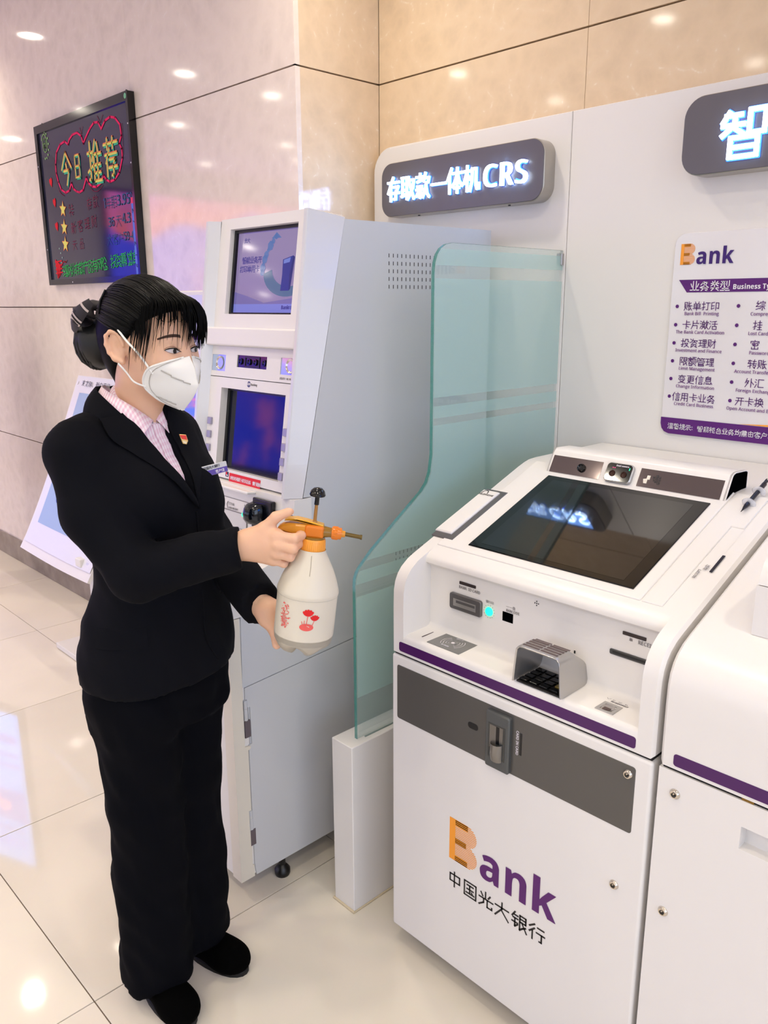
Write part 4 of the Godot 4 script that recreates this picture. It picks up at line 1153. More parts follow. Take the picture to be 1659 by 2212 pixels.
	part("fingerprint_lettering", mb().cjk("打印机", 0.006, 0.013, 0.1, tr * Transform3D(Basis(), Vector3(-0.729, 1.305, 0.0004))).text("FINGERPRINT", 0.006, tr * Transform3D(Basis(), Vector3(-0.729, 1.298, 0.0004))).stroke([Vector2(-0.738, 1.305), Vector2(-0.734, 1.309), Vector2(-0.738, 1.313), Vector2(-0.742, 1.309)], 0.0008, tr * Transform3D(Basis(), Vector3(0, 0, 0.0004)), 0.0, true), M.grey_print, o)
	# front: purple stripe, lower cabinet, grey band
	part("purple_stripe", mb().prism(rrect(-1.249, 0.8245, -0.641, 0.8475, 0.0055, 4), -1.2425, -1.2412, Transform3D()), M.purple, o)
	part("lower_cabinet", mb().rspan(Vector3(-1.2735, 0.055, -2.10), Vector3(-0.6045, 0.8115, -1.2415), 0.007, 3), M.white, o)
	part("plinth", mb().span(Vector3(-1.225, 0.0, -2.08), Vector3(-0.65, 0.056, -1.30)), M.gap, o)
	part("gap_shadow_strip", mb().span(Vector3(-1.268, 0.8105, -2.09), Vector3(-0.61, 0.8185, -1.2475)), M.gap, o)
	var gb := part("grey_band", mb().prism(rrect(-1.255, 0.650, -0.636, 0.788, 0.006, 4), -1.2425, -1.2405, Transform3D(), 0.0006), mat(Color(0.355, 0.345, 0.33), 0.38, 0.25), o)
	part("eyelet", mb().flat(rrect(-1.0345, 0.7125, -1.0055, 0.7275, 0.0072, 6), Transform3D(Basis(), Vector3(0, 0, -1.2402))), M.dark, gb)
	var bz := part("dispenser_frame", mb().prism(rrect(-0.978, 0.650, -0.9155, 0.781, 0.005, 3), -1.2405, -1.2295, Transform3D(), 0.003), mat(Color(0.33, 0.34, 0.34), 0.35, 0.3), o)
	part("dispenser_well", mb().plate(Rect2(-0.969, 0.677, 0.044, 0.078), [Rect2(-0.9655, 0.680, 0.037, 0.072)], -1.2296, -1.2288, Transform3D()), mat(Color(0.24, 0.24, 0.23), 0.4), bz)
	part("dispenser_slot", mb().box(Vector3(-0.944, 0.732, -1.2292), Vector3(0.008, 0.040, 0.0008)), M.dark, bz)
	part("dispenser_cheek", mb().box(Vector3(-0.9565, 0.726, -1.2288), Vector3(0.017, 0.052, 0.001)).box(Vector3(-0.9345, 0.735, -1.2288), Vector3(0.009, 0.036, 0.001)), mat(Color(0.46, 0.44, 0.41), 0.35, 0.4), bz)
	var lip := []
	for i in 7:
		var a := PI * i / 6.0
		lip.append([Vector3(-0.9455 - cos(a) * 0.0145, 0.714, -1.2285 + sin(a) * 0.012), Vector3(-0.9455 - cos(a) * 0.0145, 0.690, -1.2285 + sin(a) * 0.015), Vector3(-0.9455 - cos(a) * 0.0135, 0.674, -1.2285 + sin(a) * 0.009)])
	part("dispenser_lip", mb().sheet(lip, 0.0, false, Vector3(0, 0, 1)), mat(Color(0.50, 0.48, 0.45), 0.3, 0.45), bz)
	part("card_lettering", mb().text("CARD IN CARD", 0.0085, Transform3D(Basis(Vector3(0, -1, 0), Vector3(1, 0, 0), Vector3(0, 0, 1)), Vector3(-0.904, 0.757, -1.2402))), M.white_print, gb)
	part("card_mark", mb().box(Vector3(-0.8925, 0.729, -1.2402), Vector3(0.005, 0.050, 0.0008)), M.dark, gb)
	lock(o, Vector3(-0.6505, 0.770, -1.2408))
	lock(o, Vector3(-0.662, 0.525, -1.2415))
	logo(o, Transform3D(Basis(), Vector3(-1.0825, 0.3560, -1.2410)), 0.109, mat(Color(0.33, 0.02, 0.40), 0.45))
	part("bank_name", mb().cjk("中国光大银行", 0.0395, 0.0466, 0.105, Transform3D(Basis(), Vector3(-1.0835, 0.2845, -1.2410))), M.black_print, o)
	# pen lying in its two clips on the slope
	for k in 2:
		part("pen_clip", mb().tube(smooth3([SX * Vector3(-0.6745, D.call(-1.697 - 0.046 * k), 0.002), SX * Vector3(-0.676, D.call(-1.697 - 0.046 * k), 0.010), SX * Vector3(-0.666, D.call(-1.697 - 0.046 * k), 0.0155), SX * Vector3(-0.6565, D.call(-1.697 - 0.046 * k), 0.010), SX * Vector3(-0.658, D.call(-1.697 - 0.046 * k), 0.002)], 3), 0.0028, 6, 2.2), glassy(Color(0.9, 0.9, 0.92), 0.45, 0.1), o)
	var pen := thing("pen", "dark blue ballpoint pen held in clear clips on the kiosk slope", "pen", SX * Vector3(-0.666, D.call(-1.72), 0.008))
	var ink := mat(Color(0.02, 0.02, 0.11), 0.25)
	var PA := SX * Transform3D(Basis(), Vector3(-0.666, D.call(-1.672), 0.0095))
	part("barrel", mb().lathe([Vector2(0.0006, -0.010), Vector2(0.0012, -0.004), Vector2(0.0035, 0.008), Vector2(0.0046, 0.016), Vector2(0.0046, 0.075), Vector2(0.0052, 0.0755), Vector2(0.0052, 0.106), Vector2(0.003, 0.110), Vector2(0.0028, 0.120), Vector2(0, 0.121)], 14, PA), ink, pen)
	part("clip", mb().tube(smooth3([PA * Vector3(0.002, 0.106, 0.004), PA * Vector3(0.003, 0.112, 0.010), PA * Vector3(0.0025, 0.100, 0.0095), PA * Vector3(0.002, 0.078, 0.0072)], 3), 0.0013, 6), ink, pen)

func smooth_arch(t: float, hw: float, h: float, r: float) -> Vector2:
	# half turn over a round-shouldered arch, sides leaning slightly in; t 0..1
	var lean := 0.006
	var pts := [Vector2(-hw, 0), Vector2(-hw + lean, h - r)]
	for i in 7:
		var a := PI - PI / 2 * i / 6.0
		pts.append(Vector2(-hw + lean + r + cos(a) * r, h - r + sin(a) * r))
	var full := pts.duplicate()
	for i in range(pts.size() - 1, -1, -1): full.append(Vector2(-pts[i].x, pts[i].y))
	var total := 0.0
	for i in full.size() - 1: total += full[i].distance_to(full[i + 1])
	var want := t * total
	for i in full.size() - 1:
		var l: float = full[i].distance_to(full[i + 1])
		if want <= l and l > 0.0: return full[i].lerp(full[i + 1], want / l)
		want -= l
	return full[full.size() - 1]

func second_kiosk() -> void:
	var o := thing("self_service_kiosk", "second white kiosk at the right edge with pull handle and a box on top", "kiosk", Vector3(-0.24, 0.0, -1.67))
	var S := Transform3D(Basis(Vector3(0, 0, -1), Vector3.UP, Vector3(1, 0, 0)), Vector3.ZERO)
	var SL := Transform3D(Basis(Vector3(0, 0, -1), Vector3.UP, Vector3(-1, 0, 0)), Vector3.ZERO)
	part("upper_housing", mb().prism(kiosk_outline(false), -0.25, 0.080, S, 0.006, 40.0), M.white, o)
	part("upper_housing", mb().prism(kiosk_outline(false), 0.25, 0.5935, SL, 0.006, 40.0), M.white, o)
	part("purple_stripe", mb().prism(rrect(-0.568, 0.8245, 0.05, 0.8475, 0.0055, 4), -1.2425, -1.2412, Transform3D()), M.purple, o)
	part("lower_cabinet", mb().plate(Rect2(-0.5935, 0.055, 0.6735, 0.7565), [Rect2(-0.443, 0.722, 0.18, 0.042)], -1.275, -1.2435, Transform3D()).rspan(Vector3(-0.5935, 0.055, -2.10), Vector3(0.080, 0.8115, -1.2735), 0.004, 2), M.white, o)
	part("handle_recess", mb().rspan(Vector3(-0.446, 0.719, -1.276), Vector3(-0.260, 0.767, -1.268), 0.002, 1), M.white, o)
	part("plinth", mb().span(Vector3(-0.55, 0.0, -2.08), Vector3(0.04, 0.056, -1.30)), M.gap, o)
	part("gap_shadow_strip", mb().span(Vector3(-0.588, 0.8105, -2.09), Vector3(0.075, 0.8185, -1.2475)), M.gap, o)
	part("latch_plate", mb().span(Vector3(-0.448, 0.8105, -1.26), Vector3(-0.428, 0.8165, -1.2455)), mat(Color(0.55, 0.42, 0.18), 0.4, 0.6), o)
	lock(o, Vector3(-0.5605, 0.770, -1.2435))
	lock(o, Vector3(-0.562, 0.525, -1.2435))
	# the white box standing on the slope
	var bx := thing("card_box", "white card box with raised lid, standing on the second kiosk's slope", "box", Vector3(-0.37, 1.06, -1.48))
	part("case", mb().prism(V2([1.346, 1.0605, 1.346, 1.149, 1.573, 1.149]), -0.501, -0.24, S, 0.003), M.white_matt, bx)
	part("lid", mb().prism(V2([1.347, 1.1505, 1.350, 1.163, 1.362, 1.186, 1.372, 1.192, 1.60, 1.192, 1.60, 1.160, 1.575, 1.1505]), -0.499, -0.24, S, 0.003, 45.0), M.white, bx)
	part("lid_panel", mb().rspan(Vector3(-0.482, 1.190, -1.58), Vector3(-0.26, 1.1945, -1.38), 0.002, 2), M.white_matt, bx)

func partition() -> void:
	var b := solo("partition_base", mb().rspan(Vector3(-1.4965, 0.0, -2.11), Vector3(-1.4165, 0.4995, -1.2355), 0.0025, 2), M.white, "low white plinth on the floor carrying the frosted glass partition", "plinth")
	part("sealant_bead", mb().tube([Vector3(-1.5, 0.002, -1.2335), Vector3(-1.413, 0.002, -1.2335)], 0.004, 6).tube([Vector3(-1.4145, 0.002, -1.2335), Vector3(-1.4145, 0.002, -2.1)], 0.0028, 6), mat(Color(0.80, 0.74, 0.62), 0.4), b)
	part("glazing_bead", mb().span(Vector3(-1.438, 0.4995, -2.1), Vector3(-1.434, 0.502, -1.30)), mat(Color(0.50, 0.56, 0.54), 0.4), b)
	var o := thing("glass_partition", "tall frosted green glass partition with curved front edge between cash machine and kiosk", "glass partition", Vector3(-1.445, 0.4995, -1.7))
	var out := [2.112, 0.4995, 1.277, 0.4995, 1.277, 0.925, 1.2785, 0.943, 1.284, 0.957, 1.293, 0.969, 1.335, 1.006, 1.43, 1.072, 1.515, 1.130, 1.535, 1.150, 1.548, 1.178, 1.5555, 1.225, 1.556, 1.685, 1.559, 1.710, 1.567, 1.730, 1.580, 1.745, 1.598, 1.755, 1.625, 1.760, 2.112, 1.760]
	var prof := V2(out)
	var S := Transform3D(Basis(Vector3(0, 0, -1), Vector3.UP, Vector3(1, 0, 0)), Vector3.ZERO)
	part("pane", mb().prism(prof, -1.4505, -1.4405, S, 0.001), M.glass, o)
	# polished green edge
	var edge := mb()
	for i in range(1, prof.size() - 1):
		var a := prof[i]
		var c := prof[i + 1]
		edge.quad(Vector3(-1.4508, a.y, -a.x + 0.0003), Vector3(-1.4402, a.y, -a.x + 0.0003), Vector3(-1.4402, c.y, -c.x + 0.0003), Vector3(-1.4508, c.y, -c.x + 0.0003), Vector3(0, 0.3, 1).normalized())
	part("polished_edge", edge, M.glass_edge, o)
	# frosted film: bands between clear stripes, clipped to the outline
	for yy in [[0.618, 0.895], [0.928, 0.962], [0.985, 1.300], [1.3185, 1.350], [1.3725, 1.672], [1.704, 1.744]]:
		var band := V2([1.2, yy[0], 2.2, yy[0], 2.2, yy[1], 1.2, yy[1]])
		var inner := Geometry2D.offset_polygon(prof, -0.002)
		for pc in Geometry2D.intersect_polygons(inner[0], band):
			part("frosted_film", mb().flat(pc, S * Transform3D(Basis(), Vector3(0, 0, -1.4398))), M.film, o)
	part("wall_clip", mb().rspan(Vector3(-1.455, 1.718, -2.112), Vector3(-1.436, 1.752, -2.098), 0.002, 1), M.silver, o)
	part("wall_clip", mb().rspan(Vector3(-1.455, 0.62, -2.112), Vector3(-1.436, 0.65, -2.098), 0.002, 1), M.silver, o)

func chalkboard() -> void:
	var o := thing("chalkboard", "black framed chalkboard of bright handwritten offers hanging on the stone wall", "chalkboard", Vector3(-3.81, 1.70, -1.765))
	var c := Vector2(-3.81, 2.082)
	var B := func(k: float) -> Transform3D: return Transform3D(Basis(), Vector3(c.x, c.y, -1.7535 + k))
	var hw := 0.485
	var hh := 0.372
	part("frame", mb().plate(Rect2(-hw, -hh, hw * 2, hh * 2), [Rect2(-hw + 0.030, -hh + 0.026, hw * 2 - 0.048, hh * 2 - 0.062)], -0.026, 0.006, B.call(0.0)), mat(Color(0.018, 0.022, 0.034), 0.12), o)
	part("writing_surface", mb().plate(Rect2(-hw + 0.01, -hh + 0.01, hw * 2 - 0.02, hh * 2 - 0.02), [], -0.02, -0.002, B.call(0.0)), mat(Color(0.17, 0.165, 0.26), 0.06), o)  # violet-grey in the base colour imitates lobby reflections on dark glass
	for k in 6:
		var q: Vector2 = [Vector2(-0.472, 0.19), Vector2(-0.462, -0.20), Vector2(0.474, 0.25), Vector2(0.476, 0.10), Vector2(0.40, -0.362), Vector2(-0.2, -0.362)][k]
		part("rivet", mb().flat(disc(q, 0.0035, 8), B.call(0.0068)), M.white_print, o)
	for sx in [-0.43, 0.44]:
		part("hanger", mb().tube([B.call(0.0) * Vector3(sx, hh - 0.004, -0.012), B.call(0.0) * Vector3(sx + 0.004, hh + 0.012, -0.016)], 0.004, 6), M.dark, o)
	part("sticker_dot", mb().flat(disc(Vector2(0.468, 0.354), 0.011, 14), B.call(0.0068)), mat(Color(0.45, 0.72, 0.55), 0.6), o)
	var chalk := func(col: Color) -> StandardMaterial3D: return mat(col, 0.9)
	var pink: StandardMaterial3D = chalk.call(Color(0.93, 0.10, 0.38))
	var yellow: StandardMaterial3D = chalk.call(Color(0.88, 0.86, 0.42))
	var orange: StandardMaterial3D = chalk.call(Color(0.93, 0.52, 0.30))
	var teal: StandardMaterial3D = chalk.call(Color(0.25, 0.72, 0.56))
	var redm: StandardMaterial3D = chalk.call(Color(0.85, 0.03, 0.12))
	var dull: StandardMaterial3D = chalk.call(Color(0.50, 0.09, 0.24))
	var blue: StandardMaterial3D = chalk.call(Color(0.12, 0.34, 0.52))
	var green: StandardMaterial3D = chalk.call(Color(0.13, 0.72, 0.30))
	var cloud := [-0.124, 0.248, -0.16, 0.266, -0.213, 0.259, -0.262, 0.230, -0.283, 0.18, -0.285, 0.141, -0.27, 0.10, -0.245, 0.064, -0.2, 0.046, -0.155, 0.052, -0.127, 0.082, -0.112, 0.056, -0.083, 0.042, -0.05, 0.034, -0.01, 0.04, 0.035, 0.09, 0.048, 0.066, 0.085, 0.046, 0.128, 0.040, 0.175, 0.052, 0.208, 0.08, 0.228, 0.060, 0.262, 0.048, 0.308, 0.052, 0.355, 0.076, 0.392, 0.13, 0.392, 0.165, 0.373, 0.187, 0.398, 0.215, 0.392, 0.258, 0.353, 0.290, 0.31, 0.300, 0.26, 0.292, 0.22, 0.266, 0.195, 0.296, 0.155, 0.300, 0.11, 0.282, 0.06, 0.250, 0.034, 0.232, 0.020, 0.264, -0.02, 0.284, -0.07, 0.282, -0.11, 0.266]
	part("chalk_cloud", mb().stroke(V2L(cloud), 0.0095, B.call(0.0), 0.0, true), pink, o)
	var echo_b := mb()
	echo_b.stroke(smooth2(V2L([-0.292, 0.20, -0.296, 0.13, -0.27, 0.06, -0.22, 0.034]), false), 0.003, B.call(0.0))
	echo_b.stroke(smooth2(V2L([0.05, 0.058, 0.09, 0.028, 0.14, 0.022, 0.19, 0.040]), false), 0.003, B.call(0.0))
	echo_b.stroke(smooth2(V2L([0.402, 0.14, 0.407, 0.20, 0.41, 0.26]), false), 0.003, B.call(0.0))
	echo_b.stroke(V2L([0.01, 0.30, 0.022, 0.272, 0.04, 0.30]), 0.003, B.call(0.0))
	echo_b.stroke(V2L([0.19, 0.322, 0.215, 0.292, 0.245, 0.318]), 0.003, B.call(0.0))
	part("chalk_cloud_echo", echo_b, dull, o)
	# the headline: each character drawn three times, a shade apart
	var heads := [["今", -0.222, 0.078, 0.105, 0.150], ["日", -0.088, 0.098, 0.075, 0.100], ["推", 0.060, 0.062, 0.130, 0.165], ["荐", 0.222, 0.070, 0.125, 0.160]]
	for h in heads:
		for pass_ in 3:
			var d: Vector2 = [Vector2(0.009, -0.006), Vector2(0.004, 0.003), Vector2.ZERO][pass_]
			var xf: Transform3D = B.call(0.0004 + 0.0003 * pass_) * Transform3D(Basis(Vector3(h[3] / h[4], 0, 0), Vector3(0, 1, 0), Vector3(0, 0, 1)), Vector3(h[1] + d.x, h[2] + d.y, 0))
			part("chalk_character", mb().cjk(h[0], h[4], 1.0, [0.085, 0.08, 0.055][pass_], xf, 0.0, 0.04), [teal, orange, yellow][pass_], o)
	# spiral with dots
	var sp := []
	for i in 40:
		var a := i * 0.36 + 1.2
		var r := 0.004 + 0.00115 * i
		sp.append(Vector2(-0.386 + cos(a) * r * 0.72, 0.282 + sin(a) * r))
	var swirl := mb().stroke(sp, 0.006, B.call(0.0))
	for i in 8:
		var a := lerpf(1.35, -1.75, i / 7.0)
		swirl.flat(disc(Vector2(-0.386 + cos(a) * 0.044, 0.278 + sin(a) * 0.060), 0.0055, 8), B.call(0.0))
	part("chalk_swirl", swirl, chalk.call(Color(0.62, 0.80, 0.50)), o)
	for q in [Vector2(-0.357, 0.109), Vector2(-0.338, 0.014), Vector2(-0.339, -0.096)]:
		var hp := PackedVector2Array()
		for i in 20:
			var a := TAU * i / 20.0
			hp.append(q + Vector2(pow(sin(a), 3.0) * 0.017, (13 * cos(a) - 5 * cos(2 * a) - 2 * cos(3 * a) - cos(4 * a)) * 0.0016).rotated(0.25))
		part("chalk_heart", mb().flat(hp, B.call(0.0)), redm, o)
	for q in [Vector2(-0.249, -0.024), Vector2(-0.253, -0.106), Vector2(-0.259, -0.184)]:
		for k in 2:
			var s5 := PackedVector2Array()
			for i in 10:
				var a := PI / 2 + TAU * i / 10.0 - 0.12
				s5.append(q + Vector2(cos(a), sin(a)) * [0.040, 0.033][k] * (1.0 if i % 2 == 0 else 0.45))
			part("chalk_star", mb().flat(s5, B.call(0.0003 * k)), [orange, yellow][k], o)
	part("chalk_offer_names", mb().cjk("特色定存款", 0.052, 0.066, 0.055, B.call(0.0) * Transform3D(Basis(Vector3(1, 0.06, 0), Vector3(0, 1, 0), Vector3(0, 0, 1)), Vector3(-0.185, -0.062, 0))).cjk("新客理财", 0.052, 0.074, 0.055, B.call(0.0) * Transform3D(Basis(Vector3(1, 0.06, 0), Vector3(0, 1, 0), Vector3(0, 0, 1)), Vector3(-0.175, -0.142, 0))).cjk("天品现金", 0.046, 0.078, 0.05, B.call(0.0) * Transform3D(Basis(Vector3(1, 0.04, 0), Vector3(0, 1, 0), Vector3(0, 0, 1)), Vector3(-0.178, -0.216, 0))), dull, o)
	part("chalk_rates", mb().cjk("年期", 0.050, 0.050, 0.05, B.call(0.0) * Transform3D(Basis(), Vector3(0.205, -0.060, 0))).text("3.95%", 0.062, B.call(0.0) * Transform3D(Basis(), Vector3(0.31, -0.055, 0))).text("1", 0.06, B.call(0.0) * Transform3D(Basis(), Vector3(0.178, -0.055, 0))).text("36", 0.055, B.call(0.0) * Transform3D(Basis(), Vector3(0.212, -0.135, 0))).cjk("天", 0.050, 0.05, 0.05, B.call(0.0) * Transform3D(Basis(), Vector3(0.285, -0.140, 0))).text("4.3", 0.058, B.call(0.0) * Transform3D(Basis(), Vector3(0.345, -0.130, 0))).cjk("大客户", 0.046, 0.052, 0.05, B.call(0.0) * Transform3D(Basis(), Vector3(0.192, -0.212, 0))).text("59-4", 0.050, B.call(0.0) * Transform3D(Basis(), Vector3(0.345, -0.200, 0))), blue, o)
	part("chalk_warning", mb().cjk("理财非存款产品有风险、投资需谨慎", 0.056, 0.0475, 0.075, B.call(0.0) * Transform3D(Basis(Vector3(1, 0.05, 0), Vector3(0, 1, 0), Vector3(0, 0, 1)), Vector3(-0.318, -0.338, 0))), green, o)
	var blob := mb()
	for k in 5: blob.stroke([Vector2(-0.392 + 0.012 * k, -0.255 - 0.006 * k), Vector2(-0.382 + 0.007 * k, -0.335 + 0.004 * k)], 0.012, B.call(0.0))
	for k in 4: blob.stroke([Vector2(-0.400, -0.262 - 0.018 * k), Vector2(-0.322, -0.258 - 0.018 * k)], 0.006, B.call(0.0002))
	blob.stroke(smooth2(V2L([-0.33, -0.285, -0.30, -0.262, -0.275, -0.268, -0.262, -0.258]), false), 0.004, B.call(0.0))
	part("chalk_red_scrawl", blob, redm, o)
	var pd := mb()
	for k in 6: pd.flat(disc(Vector2(-0.335 + 0.012 * (k % 3) + 0.01 * (k / 3), -0.20 - 0.022 * k), 0.004, 7), B.call(0.0))
	part("chalk_dots", pd, chalk.call(Color(0.70, 0.80, 0.72)), o)
	# narrow blue ticket strip down the right side
	var strip := part("ticket_strip", mb().plate(Rect2(0.440, -0.352, 0.030, 0.296), [], -0.001, 0.0008, B.call(0.0)), mat(Color(0.30, 0.45, 0.86), 0.4), o)
	part("ticket_head", mb().plate(Rect2(0.440, -0.056, 0.030, 0.024), [], -0.001, 0.0009, B.call(0.0)), mat(Color(0.90, 0.10, 0.30), 0.4), strip)
	var wr := mb()
	for k in 6: wr.text("27 219"[k], 0.040, B.call(0.0014) * Transform3D(Basis(Vector3(0, -1, 0), Vector3(1, 0, 0), Vector3(0, 0, 1)), Vector3(0.446, -0.075 - 0.044 * k, 0)))
	part("ticket_writing", wr, mat(Color(0.06, 0.10, 0.35), 0.6), strip)

func display_stand() -> void:
	var o := thing("poster_stand", "white poster stand with a tilted curved board standing before the stone wall", "display stand", Vector3(-3.35, 0.0, -1.40))
	var wm := mat(Color(0.89, 0.875, 0.85), 0.35)
	# board: leans back and curls up at the foot
	var rows := []
	for i in 13:
		var t := i / 12.0
		var y := lerpf(0.515, 1.290, t)
		var z := lerpf(-1.300, -1.645, pow(t, 0.92)) + 0.012 * pow(1.0 - t, 3.0)
		var row := []
		for j in 9:
			var u := j / 8.0
			row.append(Vector3(lerpf(-3.815, -3.095, u), y - 0.018 * pow(1.0 - t, 2.0) * sin(u * PI), z - 0.012 * sin(u * PI)))
		rows.append(row)
	part("board", mb().sheet(rows, 0.014, false, Vector3(0, 0.4, 1)), wm, o)
	var on := func(u: float, t: float, k: float) -> Vector3:
		var fi := clampf(t * 12.0, 0.0, 11.999)
		var fj := clampf(u * 8.0, 0.0, 7.999)
		var a: Vector3 = rows[int(fi)][int(fj)]
		var b: Vector3 = rows[int(fi)][int(fj) + 1]
		var c: Vector3 = rows[int(fi) + 1][int(fj)]
		var d: Vector3 = rows[int(fi) + 1][int(fj) + 1]
		return a.lerp(b, fj - int(fj)).lerp(c.lerp(d, fj - int(fj)), fi - int(fi)) + Vector3(0, 0.41, 0.91) * k
	var patch := func(u0: float, u1: float, t0: float, t1: float, k: float) -> Array:
		var r := []
		for i in 13:
			var row := []
			for j in 7: row.append(on.call(lerpf(u0, u1, j / 6.0), lerpf(t0, t1, i / 12.0), k))
			r.append(row)
		return r
	part("poster_sheet", mb().sheet(patch.call(0.02, 0.99, 0.045, 0.995, 0.004), 0.0012, false, Vector3(0, 0.4, 1)), mat(Color(0.88, 0.875, 0.895), 0.3), o)
	var blue := part("poster_picture", mb().sheet(patch.call(0.10, 0.93, 0.16, 0.90, 0.0058), 0.0, false, Vector3(0, 0.4, 1)), mat(Color(0.62, 0.71, 0.82), 0.35), o)
	var TX := face(on.call(0.10, 0.94, 0.006), Vector3.RIGHT, Vector3(0, 0.41, 0.91))
	part("poster_title", mb().cjk("支文明、新户用信", 0.028, 0.036, 0.10, TX), mat(Color(0.33, 0.33, 0.36), 0.5), o)
	var fx: Vector3 = on.call(0.16, 0.42, 0.008)
	var FT := face(fx, Vector3.RIGHT, Vector3(0, 0.41, 0.91))
	var fig := smooth2(V2L([0.10, 0.10, 0.085, 0.02, 0.06, -0.035, 0.055, -0.075, 0.062, -0.105, 0.095, -0.115, 0.115, -0.10, 0.112, -0.08, 0.105, -0.05, 0.125, 0.0, 0.15, 0.10]), true, 3)
	part("poster_blue_figure", mb().flat(PackedVector2Array(fig), FT), mat(Color(0.03, 0.26, 0.60), 0.4), o)
	part("poster_red_lettering", mb().cjk("中国银行信用卡", 0.026, 0.028, 0.11, face(on.call(0.50, 0.185, 0.008), Vector3.RIGHT, Vector3(0, 0.41, 0.91))), mat(Color(0.85, 0.25, 0.42), 0.5), o)
	part("poster_tab", mb().flat(rrect(0, 0, 0.045, 0.010, 0.003, 2), face(on.call(0.90, 0.075, 0.006), Vector3.RIGHT, Vector3(0, 0.41, 0.91))), mat(Color(0.80, 0.80, 0.84), 0.3), o)
	part("poster_button", mb().flat(disc(Vector2.ZERO, 0.008, 12), face(on.call(0.04, 0.955, 0.006), Vector3.RIGHT, Vector3(0, 0.41, 0.91))), M.white_print, o)
	part("post", mb().rspan(Vector3(-3.245, 0.02, -1.42), Vector3(-3.205, 0.60, -1.36), 0.004, 2).rspan(Vector3(-3.25, 0.55, -1.46), Vector3(-3.20, 0.585, -1.31), 0.004, 1), wm, o)
	part("base_plate", mb().rspan(Vector3(-3.74, 0.004, -1.60), Vector3(-3.02, 0.030, -1.375), 0.003, 1), wm, o)

func wall_machine() -> void:
	var o := thing("white_terminal", "white terminal with purple stripe and screen painted with the LED wall reflection behind the clerk's head", "terminal", Vector3(-2.51, 0.0, -1.60))
	part("cabinet", mb().rspan(Vector3(-2.80, 0.03, -1.768), Vector3(-2.215, 1.657, -1.505), 0.006, 2), M.white, o)
	part("gloss_front", mb().rspan(Vector3(-2.79, 1.47, -1.51), Vector3(-2.225, 1.645, -1.500), 0.003, 1), mat(Color(0.86, 0.85, 0.88), 0.08), o)
	part("purple_stripe", mb().span(Vector3(-2.79, 1.494, -1.501), Vector3(-2.225, 1.510, -1.4985)), M.purple, o)
	part("ledge", mb().rspan(Vector3(-2.80, 1.418, -1.52), Vector3(-2.215, 1.448, -1.470), 0.005, 2), M.white, o)
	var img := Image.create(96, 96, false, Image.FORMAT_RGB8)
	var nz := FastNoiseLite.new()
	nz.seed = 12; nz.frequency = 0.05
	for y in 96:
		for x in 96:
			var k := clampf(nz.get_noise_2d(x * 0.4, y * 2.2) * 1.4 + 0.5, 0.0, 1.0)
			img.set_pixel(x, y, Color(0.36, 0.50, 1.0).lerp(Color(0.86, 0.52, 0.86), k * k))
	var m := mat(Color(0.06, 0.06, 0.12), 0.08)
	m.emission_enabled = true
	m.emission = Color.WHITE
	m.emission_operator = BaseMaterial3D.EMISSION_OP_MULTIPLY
	m.emission_texture = ImageTexture.create_from_image(img)  # glowing picture stands in for the LED wall mirrored in this front
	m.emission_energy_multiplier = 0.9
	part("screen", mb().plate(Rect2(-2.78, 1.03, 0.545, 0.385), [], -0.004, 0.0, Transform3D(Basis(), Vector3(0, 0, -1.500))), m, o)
	part("screen_edge", mb().span(Vector3(-2.236, 1.03, -1.505), Vector3(-2.228, 1.416, -1.498)), M.purple, o)

